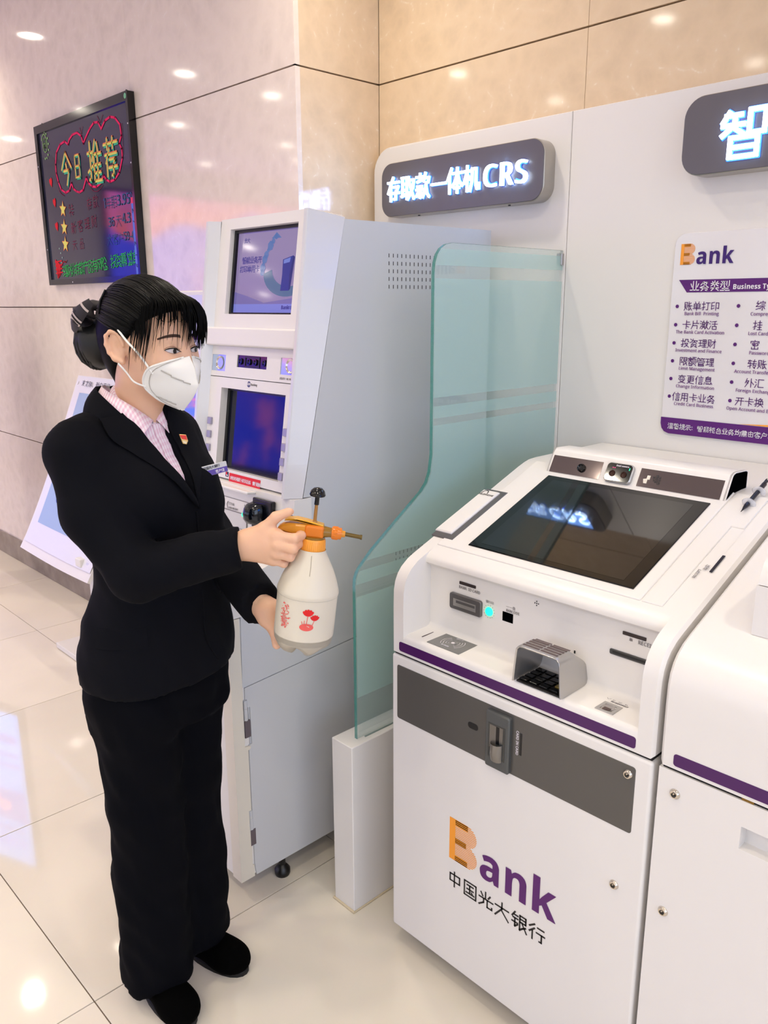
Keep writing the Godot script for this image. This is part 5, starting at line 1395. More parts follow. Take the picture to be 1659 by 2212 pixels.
func led_screens() -> void:
	# a wide LED wall on the far left wall and a floor-standing screen, seen mirrored in stone and tiles
	var o := thing("led_wall", "wide LED wall of blue and pink waves on the far wall", "screen", Vector3(-8.95, 1.0, 2.7))
	o.set_meta("own_axes", true)
	var img := Image.create(192, 96, false, Image.FORMAT_RGB8)
	var nz := FastNoiseLite.new()
	nz.seed = 3; nz.frequency = 0.02
	for y in 96:
		for x in 192:
			var u := x / 192.0
			var v := y / 96.0
			var wave := 0.16 + 0.07 * sin(u * 9.0) + 0.05 * sin(u * 21.0 + 1.0)
			var c := Color(0.16, 0.24, 1.0).lerp(Color(0.42, 0.30, 0.95), clampf(nz.get_noise_2d(x, y) + 0.4, 0.0, 1.0))
			if v < wave: c = Color(1.0, 0.42, 0.30).lerp(Color(0.75, 0.35, 0.9), clampf((wave - v) * 3.0, 0.0, 1.0))
			if nz.get_noise_2d(x * 3.0 + 300, y * 0.8) > 0.33: c = c.lerp(Color(1.0, 0.45, 0.8), 0.7)
			img.set_pixel(x, y, c)
	var m := mat(Color(0.03, 0.03, 0.04), 0.4)
	m.emission_enabled = true
	m.emission = Color.WHITE
	m.emission_operator = BaseMaterial3D.EMISSION_OP_MULTIPLY
	m.emission_texture = ImageTexture.create_from_image(img)
	m.emission_energy_multiplier = 3.4
	part("cabinet", mb().rspan(Vector3(-0.05, -0.04, -1.9), Vector3(0.02, 1.86, 1.9), 0.006, 1), M.dark, o)
	part("screen", mb().sheet([[Vector3(0.0205, 1.82, 1.86), Vector3(0.0205, 1.82, -1.86)], [Vector3(0.0205, 0.0, 1.86), Vector3(0.0205, 0.0, -1.86)]], 0.0, false, Vector3(1, 0, 0)), m, o)
	var l := AreaLight3D.new()
	l.name = "screen_light"
	l.area_size = Vector2(3.6, 1.8)
	l.light_color = Color(0.42, 0.42, 1.0)
	l.light_energy = 0.3
	l.area_range = 30.0
	l.shadow_enabled = true
	o.add_child(l, true)
	l.transform = Transform3D(Basis.looking_at(Vector3(1, 0, 0), Vector3.UP), Vector3(0.04, 0.92, 0))
	var side := thing("added_blue_panel", "added blue glowing panel on the right hand wall, tinting the cash machine", "screen", Vector3(3.475, 1.5, -1.72))  # added out of view to throw blue onto the cash machine wing
	side.set_meta("own_axes", true)
	part("casing", mb().rspan(Vector3(-0.03, -0.03, -0.40), Vector3(0.02, 1.33, 0.40), 0.004, 1), M.dark, side)
	part("screen", mb().span(Vector3(-0.033, 0.0, -0.37), Vector3(-0.030, 1.30, 0.37)), glow(Color(0.30, 0.55, 1.0), 5.0), side)
	# floor screen
	var s := thing("floor_screen", "upright blue notice screen on a floor stand", "screen", Vector3(-4.80, 0.0, -1.262))
	s.set_meta("own_axes", true)
	s.rotation.y = deg_to_rad(22.0)
	part("stand_base", mb().rspan(Vector3(-0.30, 0.0, -0.16), Vector3(0.05, 0.03, 0.10), 0.006, 2), M.dark, s)
	part("stand_post", mb().rspan(Vector3(-0.05, 0.03, -0.08), Vector3(0.05, 0.70, -0.04), 0.006, 2), M.dark, s)
	part("casing", mb().rspan(Vector3(-0.35, 0.63, -0.05), Vector3(0.35, 1.70, -0.002), 0.008, 2), M.dark, s)
	var sky := glow(Color(0.28, 0.60, 1.0), 3.0)
	var vio := glow(Color(0.36, 0.34, 0.95), 1.7)
	var peach := glow(Color(1.0, 0.58, 0.55), 4.5)
	part("screen", mb().plate(Rect2(-0.335, 0.66, 0.67, 1.0), [], -0.003, 0.0, Transform3D()), sky, s)
	var bars := mb()
	var X := Transform3D(Basis(), Vector3(0, 0, 0.001))
	for r in [[-0.28, 1.43, 0.28, 1.46], [-0.28, 1.02, 0.05, 1.05], [-0.28, 0.95, 0.05, 0.98], [0.1, 0.99, 0.30, 1.02], [0.1, 0.92, 0.30, 0.95], [-0.05, 0.80, 0.3, 0.86], [-0.31, 1.17, 0.31, 1.38]]:
		bars.flat(V2([r[0], r[1], r[2], r[1], r[2], r[3], r[0], r[3]]), X)
	part("screen_bars", bars, vio, s)
	part("screen_title", mb().cjk("中国银行信用卡", 0.085, 0.082, 0.12, Transform3D(Basis(), Vector3(-0.285, 1.49, 0.001))), vio, s)
	part("screen_flower", mb().flat(disc(Vector2(-0.24, 1.275), 0.06, 14), Transform3D(Basis(), Vector3(0, 0, 0.002))).cjk("大客户", 0.10, 0.12, 0.12, Transform3D(Basis(), Vector3(-0.15, 1.22, 0.002))), peach, s)
	var l2 := AreaLight3D.new()
	l2.name = "screen_light"
	l2.area_size = Vector2(0.66, 1.0)
	l2.light_color = Color(0.40, 0.62, 1.0)
	l2.light_energy = 0.25
	l2.area_range = 20.0
	l2.shadow_enabled = true
	s.add_child(l2, true)
	l2.transform = Transform3D(Basis.looking_at(Vector3(0, 0, 1), Vector3.UP), Vector3(0, 1.16, 0.02))

# ---------------------------------------------------------------- smooth bodies: a distance field meshed as surface nets
class Field:
	var ty := PackedInt32Array()
	var A := PackedVector3Array()
	var B := PackedVector3Array()
	var r0 := PackedFloat32Array()
	var r1 := PackedFloat32Array()
	var K := PackedFloat32Array()
	var sub := PackedInt32Array()
	var X := []

	func add(t: int, a: Vector3, b: Vector3, ra: float, rb: float, k: float, s: int, x) -> Field:
		ty.append(t); A.append(a); B.append(b); r0.append(ra); r1.append(rb); K.append(k); sub.append(s); X.append(x)
		return self
	func cone(a: Vector3, b: Vector3, ra: float, rb: float, k := 0.015, s := 1) -> Field: return add(0, a, b, ra, rb, k, s, null)
	func ell(c: Vector3, r: Vector3, k := 0.015, s := 1, bs := Basis()) -> Field: return add(1, c, r, minf(r.x, minf(r.y, r.z)), 0.0, k, s, bs.inverse())
	# rows of [y, centre x, centre z, half x, half z], rising
	func loft(rows: Array, k := 0.015, s := 1) -> Field: return add(2, Vector3.ZERO, Vector3.ZERO, 0.0, 0.0, k, s, rows)
	# cut everything beyond a plane, within reach of its centre
	func cap(c: Vector3, n: Vector3, reach: float) -> Field: return add(3, c, n.normalized(), reach, 0.0, 0.001, -1, null)
	# V-shaped opening at the chest: vertex c, slope of the half width, only in front of x = limit
	func vee(c: Vector3, slope: float, limit: float, lean := 0.0) -> Field: return add(4, c, Vector3(lean, 0, 0), slope, limit, 0.001, -1, null)

	func one(i: int, p: Vector3) -> float:
		match ty[i]:
			0:
				var ba := B[i] - A[i]
				var t := clampf((p - A[i]).dot(ba) / maxf(ba.length_squared(), 1e-9), 0.0, 1.0)
				return (p - A[i] - ba * t).length() - lerpf(r0[i], r1[i], t)
			1:
				var bs: Basis = X[i]
				var q := bs * (p - A[i])
				var e := q / B[i]
				var g := e / B[i]
				var k0 := e.length()
				return k0 * (k0 - 1.0) / maxf(g.length(), 1e-5)
			2:
				var rows: Array = X[i]
				var m := rows.size()
				var y := p.y
				var j := 0
				while j < m - 2 and rows[j + 1][0] < y: j += 1
				var u: Array = rows[j]
				var w: Array = rows[j + 1]
				var t := clampf((y - u[0]) / (w[0] - u[0]), 0.0, 1.0)
				t = t * t * (3.0 - 2.0 * t) * 0.5 + t * 0.5
				var dx: float = p.x - lerpf(u[1], w[1], t)
				var dz: float = p.z - lerpf(u[2], w[2], t)
				var hx: float = lerpf(u[3], w[3], t)
				var hz: float = lerpf(u[4], w[4], t)
				var ex := absf(dx) / hx
				var ez := absf(dz) / hz
				var mm := pow(pow(ex, 2.3) + pow(ez, 2.3), 1.0 / 2.3)
				var l := sqrt(dx * dx + dz * dz)
				var d := l * (1.0 - 1.0 / mm) if mm > 0.15 else -minf(hx, hz) * 0.85
				return maxf(d, maxf(rows[0][0] - y, y - rows[m - 1][0]))
			3:
				return maxf(-(p - A[i]).dot(B[i]), (p - A[i]).length() - r0[i])
			4:
				var dy := p.y - A[i].y
				var c := A[i].z + B[i].x * dy
				return maxf((absf(p.z - c) - dy * r0[i]) * 0.92, r1[i] - p.x)
		return 1e9

	func dist(p: Vector3, list: PackedInt32Array) -> float:
		var d := 1e3
		for i in list:
			var e := one(i, p)
			var k := K[i]
			if sub[i] > 0:
				var h := maxf(k - absf(d - e), 0.0) / k
				d = minf(d, e) - h * h * k * 0.25
			else:
				var h := maxf(k - absf(d + e), 0.0) / k
				d = maxf(d, -e) + h * h * k * 0.25
		return d

	func everything() -> PackedInt32Array: return PackedInt32Array(range(ty.size()))

	# walk from a point along a direction to the surface
	func reach(p: Vector3, dir: Vector3) -> Vector3:
		var all := everything()
		for k in 60:
			var d := dist(p, all)
			if absf(d) < 0.0002: break
			p += dir * d * 0.8
		return p

	func net(lo: Vector3, hi: Vector3, cell: float, out: MB, wrinkle := 0.0, seed_ := 1) -> MB:
		var s := ((hi - lo) / cell).ceil()
		var nx := int(s.x) + 1
		var ny := int(s.y) + 1
		var nz := int(s.z) + 1
		var val := PackedFloat32Array()
		val.resize(nx * ny * nz)
		var all := everything()
		var hd := 4.0 * cell * 1.7321
		var live := {}
		for bx in range(0, nx, 8):
			for by in range(0, ny, 8):
				for bz in range(0, nz, 8):
					var c := lo + Vector3(bx + 3.5, by + 3.5, bz + 3.5) * cell
					var dc := dist(c, all)
					var near := PackedInt32Array()
					var far := absf(dc) > hd * 1.6
					if not far:
						for i in all:
							if one(i, c) < hd * 1.6 + K[i] * 1.5 + 0.01: near.append(i)
						live[Vector3i(bx, by, bz)] = true
					for ix in range(bx, mini(bx + 8, nx)):
						for iy in range(by, mini(by + 8, ny)):
							var row := (ix * ny + iy) * nz
							for iz in range(bz, mini(bz + 8, nz)):
								val[row + iz] = dc if far else dist(lo + Vector3(ix, iy, iz) * cell, near)
		var base := out.v.size()
		var vid := {}
		var pts := PackedVector3Array()
		var sx := ny * nz
		var sy := nz
		var off := PackedInt32Array([0, sx, sy, sx + sy, 1, sx + 1, sy + 1, sx + sy + 1])
		var cor := [Vector3(0, 0, 0), Vector3(1, 0, 0), Vector3(0, 1, 0), Vector3(1, 1, 0), Vector3(0, 0, 1), Vector3(1, 0, 1), Vector3(0, 1, 1), Vector3(1, 1, 1)]
		var ea := [0, 2, 4, 6, 0, 1, 4, 5, 0, 1, 2, 3]
		var eb := [1, 3, 5, 7, 2, 3, 6, 7, 4, 5, 6, 7]
		for b in live:
			for ix in range(maxi(b.x - 1, 0), mini(b.x + 8, nx - 1)):
				for iy in range(maxi(b.y - 1, 0), mini(b.y + 8, ny - 1)):
					var row := ix * sx + iy * sy
					for iz in range(maxi(b.z - 1, 0), mini(b.z + 8, nz - 1)):
						var o := row + iz
						var neg := 0
						for k in 8:
							if val[o + off[k]] < 0.0: neg += 1
						if neg == 0 or neg == 8 or vid.has(o): continue
						var acc := Vector3.ZERO
						var cnt := 0
						for e in 12:
							var va := val[o + off[ea[e]]]
							var vb := val[o + off[eb[e]]]
							if (va < 0.0) != (vb < 0.0):
								acc += cor[ea[e]].lerp(cor[eb[e]], va / (va - vb)); cnt += 1
						vid[o] = pts.size()
						pts.append(lo + (Vector3(ix, iy, iz) + acc / cnt) * cell)
		var idx := PackedInt32Array()
		var ax := [[sx, sy, 1], [sy, 1, sx], [1, sx, sy]]
		for o in vid:
			for a in 3:
				var st: Array = ax[a]
				var v0 := val[o]
				var v1 := val[o + st[0]]
				if (v0 < 0.0) == (v1 < 0.0): continue
				var q0: int = vid.get(o - st[1] - st[2], -1)
				var q1: int = vid.get(o - st[2], -1)
				var q2: int = vid[o]
				var q3: int = vid.get(o - st[1], -1)
				if q0 < 0 or q1 < 0 or q3 < 0: continue
				if v0 < 0.0:
					idx.append_array([q0, q2, q1, q0, q3, q2])
				else:
					idx.append_array([q0, q1, q2, q0, q2, q3])
		var nn := PackedVector3Array()
		for pass_ in (2 if wrinkle > 0.0 else 1):
			nn.resize(0); nn.resize(pts.size())
			for k in range(0, idx.size(), 3):
				var g := (pts[idx[k + 2]] - pts[idx[k]]).cross(pts[idx[k + 1]] - pts[idx[k]])
				nn[idx[k]] += g; nn[idx[k + 1]] += g; nn[idx[k + 2]] += g
			for k in nn.size(): nn[k] = nn[k].normalized()
			if wrinkle > 0.0 and pass_ == 0:
				var nz_ := FastNoiseLite.new()
				nz_.seed = seed_
				nz_.frequency = 9.0
				nz_.fractal_octaves = 2
				for k in pts.size():
					var p := pts[k]
					pts[k] = p + nn[k] * wrinkle * nz_.get_noise_3d(p.x + p.y * 0.35, p.y * 0.55, p.z - p.y * 0.3)
		out.v.append_array(pts); out.n.append_array(nn)
		for p in pts: out.uv.append(Vector2(p.x, p.y))
		for k in idx: out.ix.append(base + k)
		return out

const HEAD := Vector3(0.028, 1.535, 0.0)

func clerk() -> void:
	var o := thing("person", "woman in navy suit, pink striped shirt and white face mask, holding a spray bottle", "person", Vector3(-1.55, 0.0, -0.80))
	o.set_meta("own_axes", true)
	o.rotation.y = deg_to_rad(16.0)
	var skin := mat(Color(0.89, 0.705, 0.58), 0.46)
	skin.subsurf_scatter_enabled = true
	skin.subsurf_scatter_strength = 0.12
	var suit := mat(Color(0.040, 0.046, 0.085).darkened(0.35), 0.85, 0.0, 0.25)
	var suit2 := mat(Color(0.022, 0.025, 0.045), 0.9, 0.0, 0.2)
	var HX := Transform3D(Basis(Vector3.UP, deg_to_rad(2.0)) * Basis(Vector3(0, 0, 1), deg_to_rad(-4.0)), HEAD)

	# ---- body: torso core, limbs, then head and hands on finer grids, all one mesh
	var body := MB.new()
	var f := Field.new()
	f.loft([[0.86, -0.01, 0, 0.09, 0.13], [1.05, 0.010, 0, 0.08, 0.115], [1.22, 0.012, 0, 0.088, 0.125], [1.33, -0.012, 0, 0.070, 0.11], [1.37, -0.016, 0, 0.056, 0.08], [1.41, -0.010, 0, 0.045, 0.05]], 0.02)
	for s in [1.0, -1.0]:
		f.cone(Vector3(-0.02, 1.32, 0.12 * s + 0.02), Vector3(-0.02, 1.29, 0.12 * s + 0.02), 0.04, 0.035, 0.03)
		f.cone(Vector3(-0.01, 0.90, 0.08 * s), Vector3(-0.015, 0.48, 0.075 * s), 0.07, 0.045, 0.03)
		f.cone(Vector3(-0.015, 0.48, 0.075 * s), Vector3(-0.035, 0.08, 0.07 * s), 0.045, 0.03, 0.02)
	f.cone(Vector3(-0.015, 1.31, 0.155), Vector3(0.116, 1.112, 0.158), 0.040, 0.034)
	f.cone(Vector3(0.116, 1.112, 0.158), Vector3(0.268, 1.156, 0.050), 0.034, 0.025)
	f.cone(Vector3(-0.03, 1.31, -0.115), Vector3(0.030, 1.10, -0.140), 0.040, 0.034)
	f.cone(Vector3(0.030, 1.10, -0.140), Vector3(0.250, 1.006, -0.045), 0.034, 0.025)
	f.net(Vector3(-0.16, 0.04, -0.22), Vector3(0.30, 1.43, 0.24), 0.013, body)
	# head
	var h := head_field(HX)
	h.net(HX.origin + Vector3(-0.13, -0.20, -0.10), HX.origin + Vector3(0.14, 0.14, 0.10), 0.0026, body)
	right_hand().net(Vector3(0.24, 1.095, -0.03), Vector3(0.43, 1.26, 0.085), 0.0026, body)
	left_hand().net(Vector3(0.22, 0.92, -0.13), Vector3(0.42, 1.04, 0.02), 0.0030, body)
	var bm := part("body", body, skin, o)

	# ---- face, seen above the mask
	face_features(bm, h, HX)
	hair(o, h, HX)
	face_mask(o, h, HX)

	# ---- shirt
	var stripe := Image.create(32, 8, false, Image.FORMAT_RGB8)
	for x in 32:
		for y in 8: stripe.set_pixel(x, y, Color(0.90, 0.74, 0.81) if (x % 8) < 4 else Color(0.96, 0.91, 0.93))
	var sm := mat(Color(1, 1, 1), 0.7)
	sm.albedo_texture = ImageTexture.create_from_image(stripe)
	sm.uv1_triplanar = true
	sm.uv1_scale = Vector3(40, 40, 40)
	var sh := Field.new()
	var srow := []
	for r in TORSO:
		if r[0] >= 1.04: srow.append([r[0], r[1], r[2], r[3] - 0.011, r[4] - 0.011])
	sh.loft(srow, 0.02)
	sh.cone(Vector3(-0.018, 1.36, 0.008), Vector3(-0.010, 1.425, 0.004), 0.064, 0.056, 0.02)
	sh.cap(Vector3(0.045, 1.383, 0.02), Vector3(0.62, 0.78, 0), 0.12)
	sh.net(Vector3(-0.14, 1.03, -0.19), Vector3(0.17, 1.45, 0.19), 0.008, shirt_mb)
	shirt_front = sh
	var shirt := part("shirt", shirt_mb, sm, o)
	shirt_collar(shirt, sm)

	# ---- jacket
	var j := jacket_field()
	var jb := j.net(Vector3(-0.20, 0.80, -0.26), Vector3(0.32, 1.47, 0.27), 0.0085, MB.new(), 0.006, 5)
	var jk := part("jacket", jb, suit, o)
	jacket_details(jk, j, suit)

	# ---- trousers and shoes
	var t := Field.new()
	t.loft([[0.72, -0.014, 0.0, 0.112, 0.160], [0.78, -0.012, 0.0, 0.122, 0.168], [0.90, -0.01, 0.0, 0.11, 0.155]], 0.03)
	t.cone(Vector3(-0.012, 0.80, 0.078), Vector3(-0.014, 0.52, 0.074), 0.100, 0.082, 0.03)
	t.cone(Vector3(-0.014, 0.52, 0.074), Vector3(-0.024, 0.03, 0.068), 0.082, 0.084, 0.02)
	t.cone(Vector3(-0.014, 0.80, -0.076), Vector3(-0.026, 0.52, -0.066), 0.098, 0.080, 0.03)
	t.cone(Vector3(-0.026, 0.52, -0.066), Vector3(-0.026, 0.07, -0.070), 0.080, 0.080, 0.02)
	t.cap(Vector3(-0.04, 0.040, 0.07), Vector3(0.10, -1, 0.0), 0.15)
	t.cap(Vector3(-0.026, 0.065, -0.072), Vector3(-0.1, -1, 0.05), 0.13)
	part("trousers", t.net(Vector3(-0.18, 0.0, -0.22), Vector3(0.16, 0.90, 0.23), 0.0115, MB.new(), 0.012, 11), suit2, o)
	var suede := mat(Color(0.010, 0.0095, 0.0095), 0.95, 0.0, 0.15)
	for s in [[Vector3(-0.035, 0, 0.068), 22.0 - 16.0 - 22.0], [Vector3(-0.035, 0, -0.078), -2.0]]:
		var c: Vector3 = s[0]
		var bs := Basis(Vector3.UP, deg_to_rad(s[1]))
		var sf := Field.new()
		sf.cone(c + bs * Vector3(-0.065, 0.030, 0), c + bs * Vector3(0.02, 0.034, 0), 0.030, 0.036, 0.02)
		sf.cone(c + bs * Vector3(0.02, 0.034, 0), c + bs * Vector3(0.115, 0.028, 0.004), 0.038, 0.033, 0.03)
		sf.ell(c + bs * Vector3(0.105, 0.026, 0.002), Vector3(0.062, 0.030, 0.044), 0.03, 1, bs)
		sf.ell(c + bs * Vector3(-0.01, 0.06, 0), Vector3(0.055, 0.05, 0.036), 0.03, 1, bs)
		sf.cap(c + Vector3(0.03, 0.010, 0), Vector3(0, -1, 0), 0.3)
		var shoe := part("shoe", sf.net(c + Vector3(-0.16, 0.0, -0.12), c + Vector3(0.20, 0.13, 0.12), 0.007, MB.new()), suede, o)
		var sole := []
		for i in 28:
			var a := TAU * i / 28.0
			var x := cos(a)
			var wdt := (0.040 + 0.010 * x) if x > 0.0 else 0.036
			sole.append(bs * Vector3(0.035 + 0.130 * x, 0, 0.002 + wdt * sin(a) * (1.0 if absf(x) < 0.75 else 1.02)))
		var sp := PackedVector2Array()
		for q in sole: sp.append(Vector2(q.x, -q.z))
		part("sole", mb().prism(sp, 0.0, 0.014, face(c, Vector3.RIGHT, Vector3.UP), 0.003), mat(Color(0.03, 0.028, 0.026), 0.7), shoe)

var shirt_mb := MB.new()
var shirt_front: Field

const TORSO := [[0.826, -0.012, 0.0, 0.138, 0.182], [0.87, -0.012, 0.0, 0.140, 0.184], [0.96, -0.005, 0.0, 0.128, 0.170], [1.05, 0.010, 0.0, 0.108, 0.146], [1.12, 0.016, 0.0, 0.110, 0.146], [1.20, 0.016, 0.0, 0.118, 0.156], [1.27, 0.006, 0.006, 0.112, 0.154], [1.325, -0.014, 0.010, 0.100, 0.144], [1.36, -0.018, 0.0, 0.086, 0.124], [1.395, -0.018, 0.0, 0.074, 0.092], [1.425, -0.016, 0.0, 0.066, 0.072]]

func jacket_field(open_front := true) -> Field:
	var j := Field.new()
	j.loft(TORSO, 0.02)
	for s in [1.0, -1.0]:
		j.ell(Vector3(0.070, 1.235, 0.056 * s + 0.02), Vector3(0.060, 0.062, 0.060), 0.05)
	if open_front: j.vee(Vector3(0.0, 1.222, 0.013), 0.225, 0.0, 0.135)
	j.cone(Vector3(-0.030, 1.382, 0.080), Vector3(-0.024, 1.350, 0.160), 0.036, 0.044, 0.03)
	j.cone(Vector3(-0.040, 1.382, -0.045), Vector3(-0.046, 1.348, -0.108), 0.036, 0.042, 0.03)
	# sleeves
	j.cone(Vector3(-0.020, 1.325, 0.158), Vector3(0.024, 1.22, 0.170), 0.061, 0.058, 0.045)
	j.cone(Vector3(0.024, 1.22, 0.170), Vector3(0.118, 1.112, 0.160), 0.058, 0.053, 0.02)
	j.cone(Vector3(0.118, 1.112, 0.160), Vector3(0.290, 1.161, 0.034), 0.055, 0.042, 0.02)
	j.cone(Vector3(-0.040, 1.325, -0.114), Vector3(-0.018, 1.22, -0.128), 0.056, 0.052, 0.045)
	j.cone(Vector3(-0.018, 1.22, -0.128), Vector3(0.030, 1.10, -0.140), 0.052, 0.052, 0.02)
	j.cone(Vector3(0.030, 1.10, -0.140), Vector3(0.258, 1.002, -0.040), 0.052, 0.047, 0.02)
	var dr := (Vector3(0.275, 1.158, 0.044) - Vector3(0.118, 1.112, 0.160)).normalized()
	var dl := (Vector3(0.258, 1.002, -0.040) - Vector3(0.030, 1.10, -0.140)).normalized()
	j.cap(Vector3(0.276, 1.158, 0.043), dr + Vector3(0, -0.1, 0), 0.075)
	j.cap(Vector3(0.250, 1.005, -0.043), dl + Vector3(0.15, 0.2, 0), 0.08)
	return j

func head_field(X: Transform3D) -> Field:
	var f := Field.new()
	var P := func(a: float, b: float, c: float) -> Vector3: return X * Vector3(a, b, c)
	f.ell(P.call(-0.012, 0.036, 0), Vector3(0.094, 0.084, 0.072), 0.02, 1, X.basis)
	f.ell(P.call(0.034, -0.022, 0), Vector3(0.064, 0.082, 0.060), 0.03, 1, X.basis)
	f.cone(P.call(0.030, -0.070, 0.030), P.call(0.070, -0.096, 0.006), 0.022, 0.017, 0.02)
	f.cone(P.call(0.030, -0.070, -0.030), P.call(0.070, -0.096, -0.006), 0.022, 0.017, 0.02)
	for s in [1.0, -1.0]:
		f.ell(P.call(0.058, -0.026, 0.036 * s), Vector3(0.028, 0.026, 0.022), 0.03, 1, X.basis)
		f.ell(P.call(0.097, 0.0, 0.030 * s), Vector3(0.010, 0.009, 0.014), 0.014, -1, X.basis)
		f.ell(P.call(0.079, -0.004, 0.030 * s), Vector3(0.0125, 0.0125, 0.0135), 0.006, 1, X.basis)
	f.cone(P.call(0.089, 0.008, 0), P.call(0.102, -0.032, 0), 0.008, 0.0095, 0.012)
	f.ell(P.call(0.090, -0.064, 0), Vector3(0.011, 0.010, 0.022), 0.01, 1, X.basis)
	# neck
	f.cone(P.call(-0.022, -0.050, 0), Vector3(-0.012, 1.36, 0), 0.050, 0.056, 0.03)
	f.cone(P.call(-0.010, -0.070, 0.028), Vector3(0.028, 1.38, 0.010), 0.016, 0.012, 0.03)
	# ears
	for s in [1.0, -1.0]:
		var e := Basis(Vector3.UP, deg_to_rad(18.0 * s)) * Basis(Vector3(0, 0, 1), deg_to_rad(14.0))
		var c: Vector3 = P.call(-0.014, -0.004, 0.070 * s)
		var Q := func(u: float, v: float, w: float) -> Vector3: return c + X.basis * (e * Vector3(u, v, w * s))
		f.ell(Q.call(0.0, 0.0, 0.002), Vector3(0.016, 0.029, 0.006), 0.006, 1, X.basis * e)
		var ring := [[0.016, 0.000], [0.015, 0.014], [0.008, 0.027], [-0.004, 0.031], [-0.015, 0.024], [-0.019, 0.008], [-0.017, -0.008], [-0.010, -0.020]]
		for k in 7:
			f.cone(Q.call(ring[k][0], ring[k][1], 0.007), Q.call(ring[k + 1][0], ring[k + 1][1], 0.008), 0.0036, 0.0036, 0.003)
		f.cone(Q.call(-0.008, -0.022, 0.006), Q.call(0.004, -0.030, 0.004), 0.0055, 0.0060, 0.005)
		f.ell(Q.call(0.004, -0.002, 0.011), Vector3(0.0075, 0.012, 0.007), 0.004, -1, X.basis * e)
		f.cone(Q.call(-0.006, 0.018, 0.009), Q.call(-0.011, -0.006, 0.009), 0.003, 0.003, 0.003, -1)
	return f

func finger(f: Field, pts: Array, r: float, k := 0.004) -> void:
	for i in pts.size() - 1:
		f.cone(pts[i], pts[i + 1], r * (1.0 - 0.07 * i), r * (1.0 - 0.07 * (i + 1)), k)

# right hand: back towards the room, fist round the sprayer's grip, thumb along its top
func right_hand() -> Field:
	var f := Field.new()
	var w := Vector3(0.262, 1.155, 0.054)
	f.cone(w, Vector3(0.290, 1.162, 0.038), 0.025, 0.023, 0.012)
	var mcp := [Vector3(0.352, 1.188, 0.030), Vector3(0.359, 1.171, 0.034), Vector3(0.353, 1.153, 0.031), Vector3(0.339, 1.136, 0.024)]
	var pip := [Vector3(0.385, 1.184, 0.016), Vector3(0.385, 1.165, 0.021), Vector3(0.376, 1.147, 0.019), Vector3(0.358, 1.130, 0.016)]
	var dip := [Vector3(0.384, 1.184, -0.008), Vector3(0.379, 1.167, -0.005), Vector3(0.368, 1.150, -0.006), Vector3(0.352, 1.133, -0.004)]
	var tip := [Vector3(0.368, 1.186, -0.017), Vector3(0.360, 1.169, -0.013), Vector3(0.350, 1.152, -0.012), Vector3(0.337, 1.136, -0.010)]
	for k in 4:
		f.cone(Vector3(0.285, 1.170 - 0.006 * k, 0.036), mcp[k] + Vector3(-0.004, -0.001, -0.006), 0.018, 0.0125, 0.014)
		f.ell(mcp[k], Vector3(0.0095, 0.0088, 0.0085), 0.006)
		finger(f, [mcp[k] + Vector3(0, 0, -0.002), pip[k], dip[k], tip[k]], [0.0098, 0.0098, 0.0093, 0.0083][k])
	# thumb and its mound
	f.cone(Vector3(0.285, 1.172, 0.034), Vector3(0.322, 1.196, 0.026), 0.018, 0.0135, 0.014)
	f.cone(Vector3(0.322, 1.196, 0.026), Vector3(0.345, 1.221, 0.018), 0.0125, 0.0105, 0.006)
	f.cone(Vector3(0.345, 1.221, 0.018), Vector3(0.362, 1.229, 0.007), 0.0102, 0.0085, 0.004)
	f.ell(Vector3(0.366, 1.231, 0.003), Vector3(0.009, 0.0068, 0.008), 0.004)
	f.cone(Vector3(0.322, 1.194, 0.022), Vector3(0.350, 1.186, 0.022), 0.009, 0.010, 0.012)
	return f

# left hand: under and behind the bottle, palm up against it
func left_hand() -> Field:
	var f := Field.new()
	f.cone(Vector3(0.228, 1.010, -0.052), Vector3(0.270, 0.996, -0.042), 0.026, 0.025, 0.012)
	f.cone(Vector3(0.270, 0.996, -0.042), Vector3(0.308, 0.988, -0.066), 0.025, 0.020, 0.014)
	f.cone(Vector3(0.270, 0.982, -0.044), Vector3(0.306, 0.968, -0.062), 0.020, 0.017, 0.014)
	for k in 4:
		var y := 1.006 - 0.019 * k
		finger(f, [Vector3(0.312, y, -0.070), Vector3(0.342, y + 0.002, -0.090), Vector3(0.364, y + 0.003, -0.094), Vector3(0.380, y + 0.003, -0.092)], [0.0098, 0.0100, 0.0096, 0.0086][k])
	f.cone(Vector3(0.275, 0.984, -0.030), Vector3(0.302, 0.966, -0.020), 0.015, 0.012, 0.012)
	f.cone(Vector3(0.302, 0.966, -0.020), Vector3(0.316, 0.946, -0.006), 0.0115, 0.0095, 0.005)
	return f

func on_head(h: Field, X: Transform3D, y: float, z: float, lift := 0.0) -> Vector3:
	var dir := -(X.basis * Vector3(1, 0, 0))
	var p := h.reach(X * Vector3(0.16, y, z), dir)
	return p - dir * lift

func on_side(h: Field, X: Transform3D, x: float, y: float, sgn: float, lift := 0.0) -> Vector3:
	var dir := -(X.basis * Vector3(0, 0, sgn))
	var p := h.reach(X * Vector3(x, y, 0.13 * sgn), dir)
	return p - dir * lift

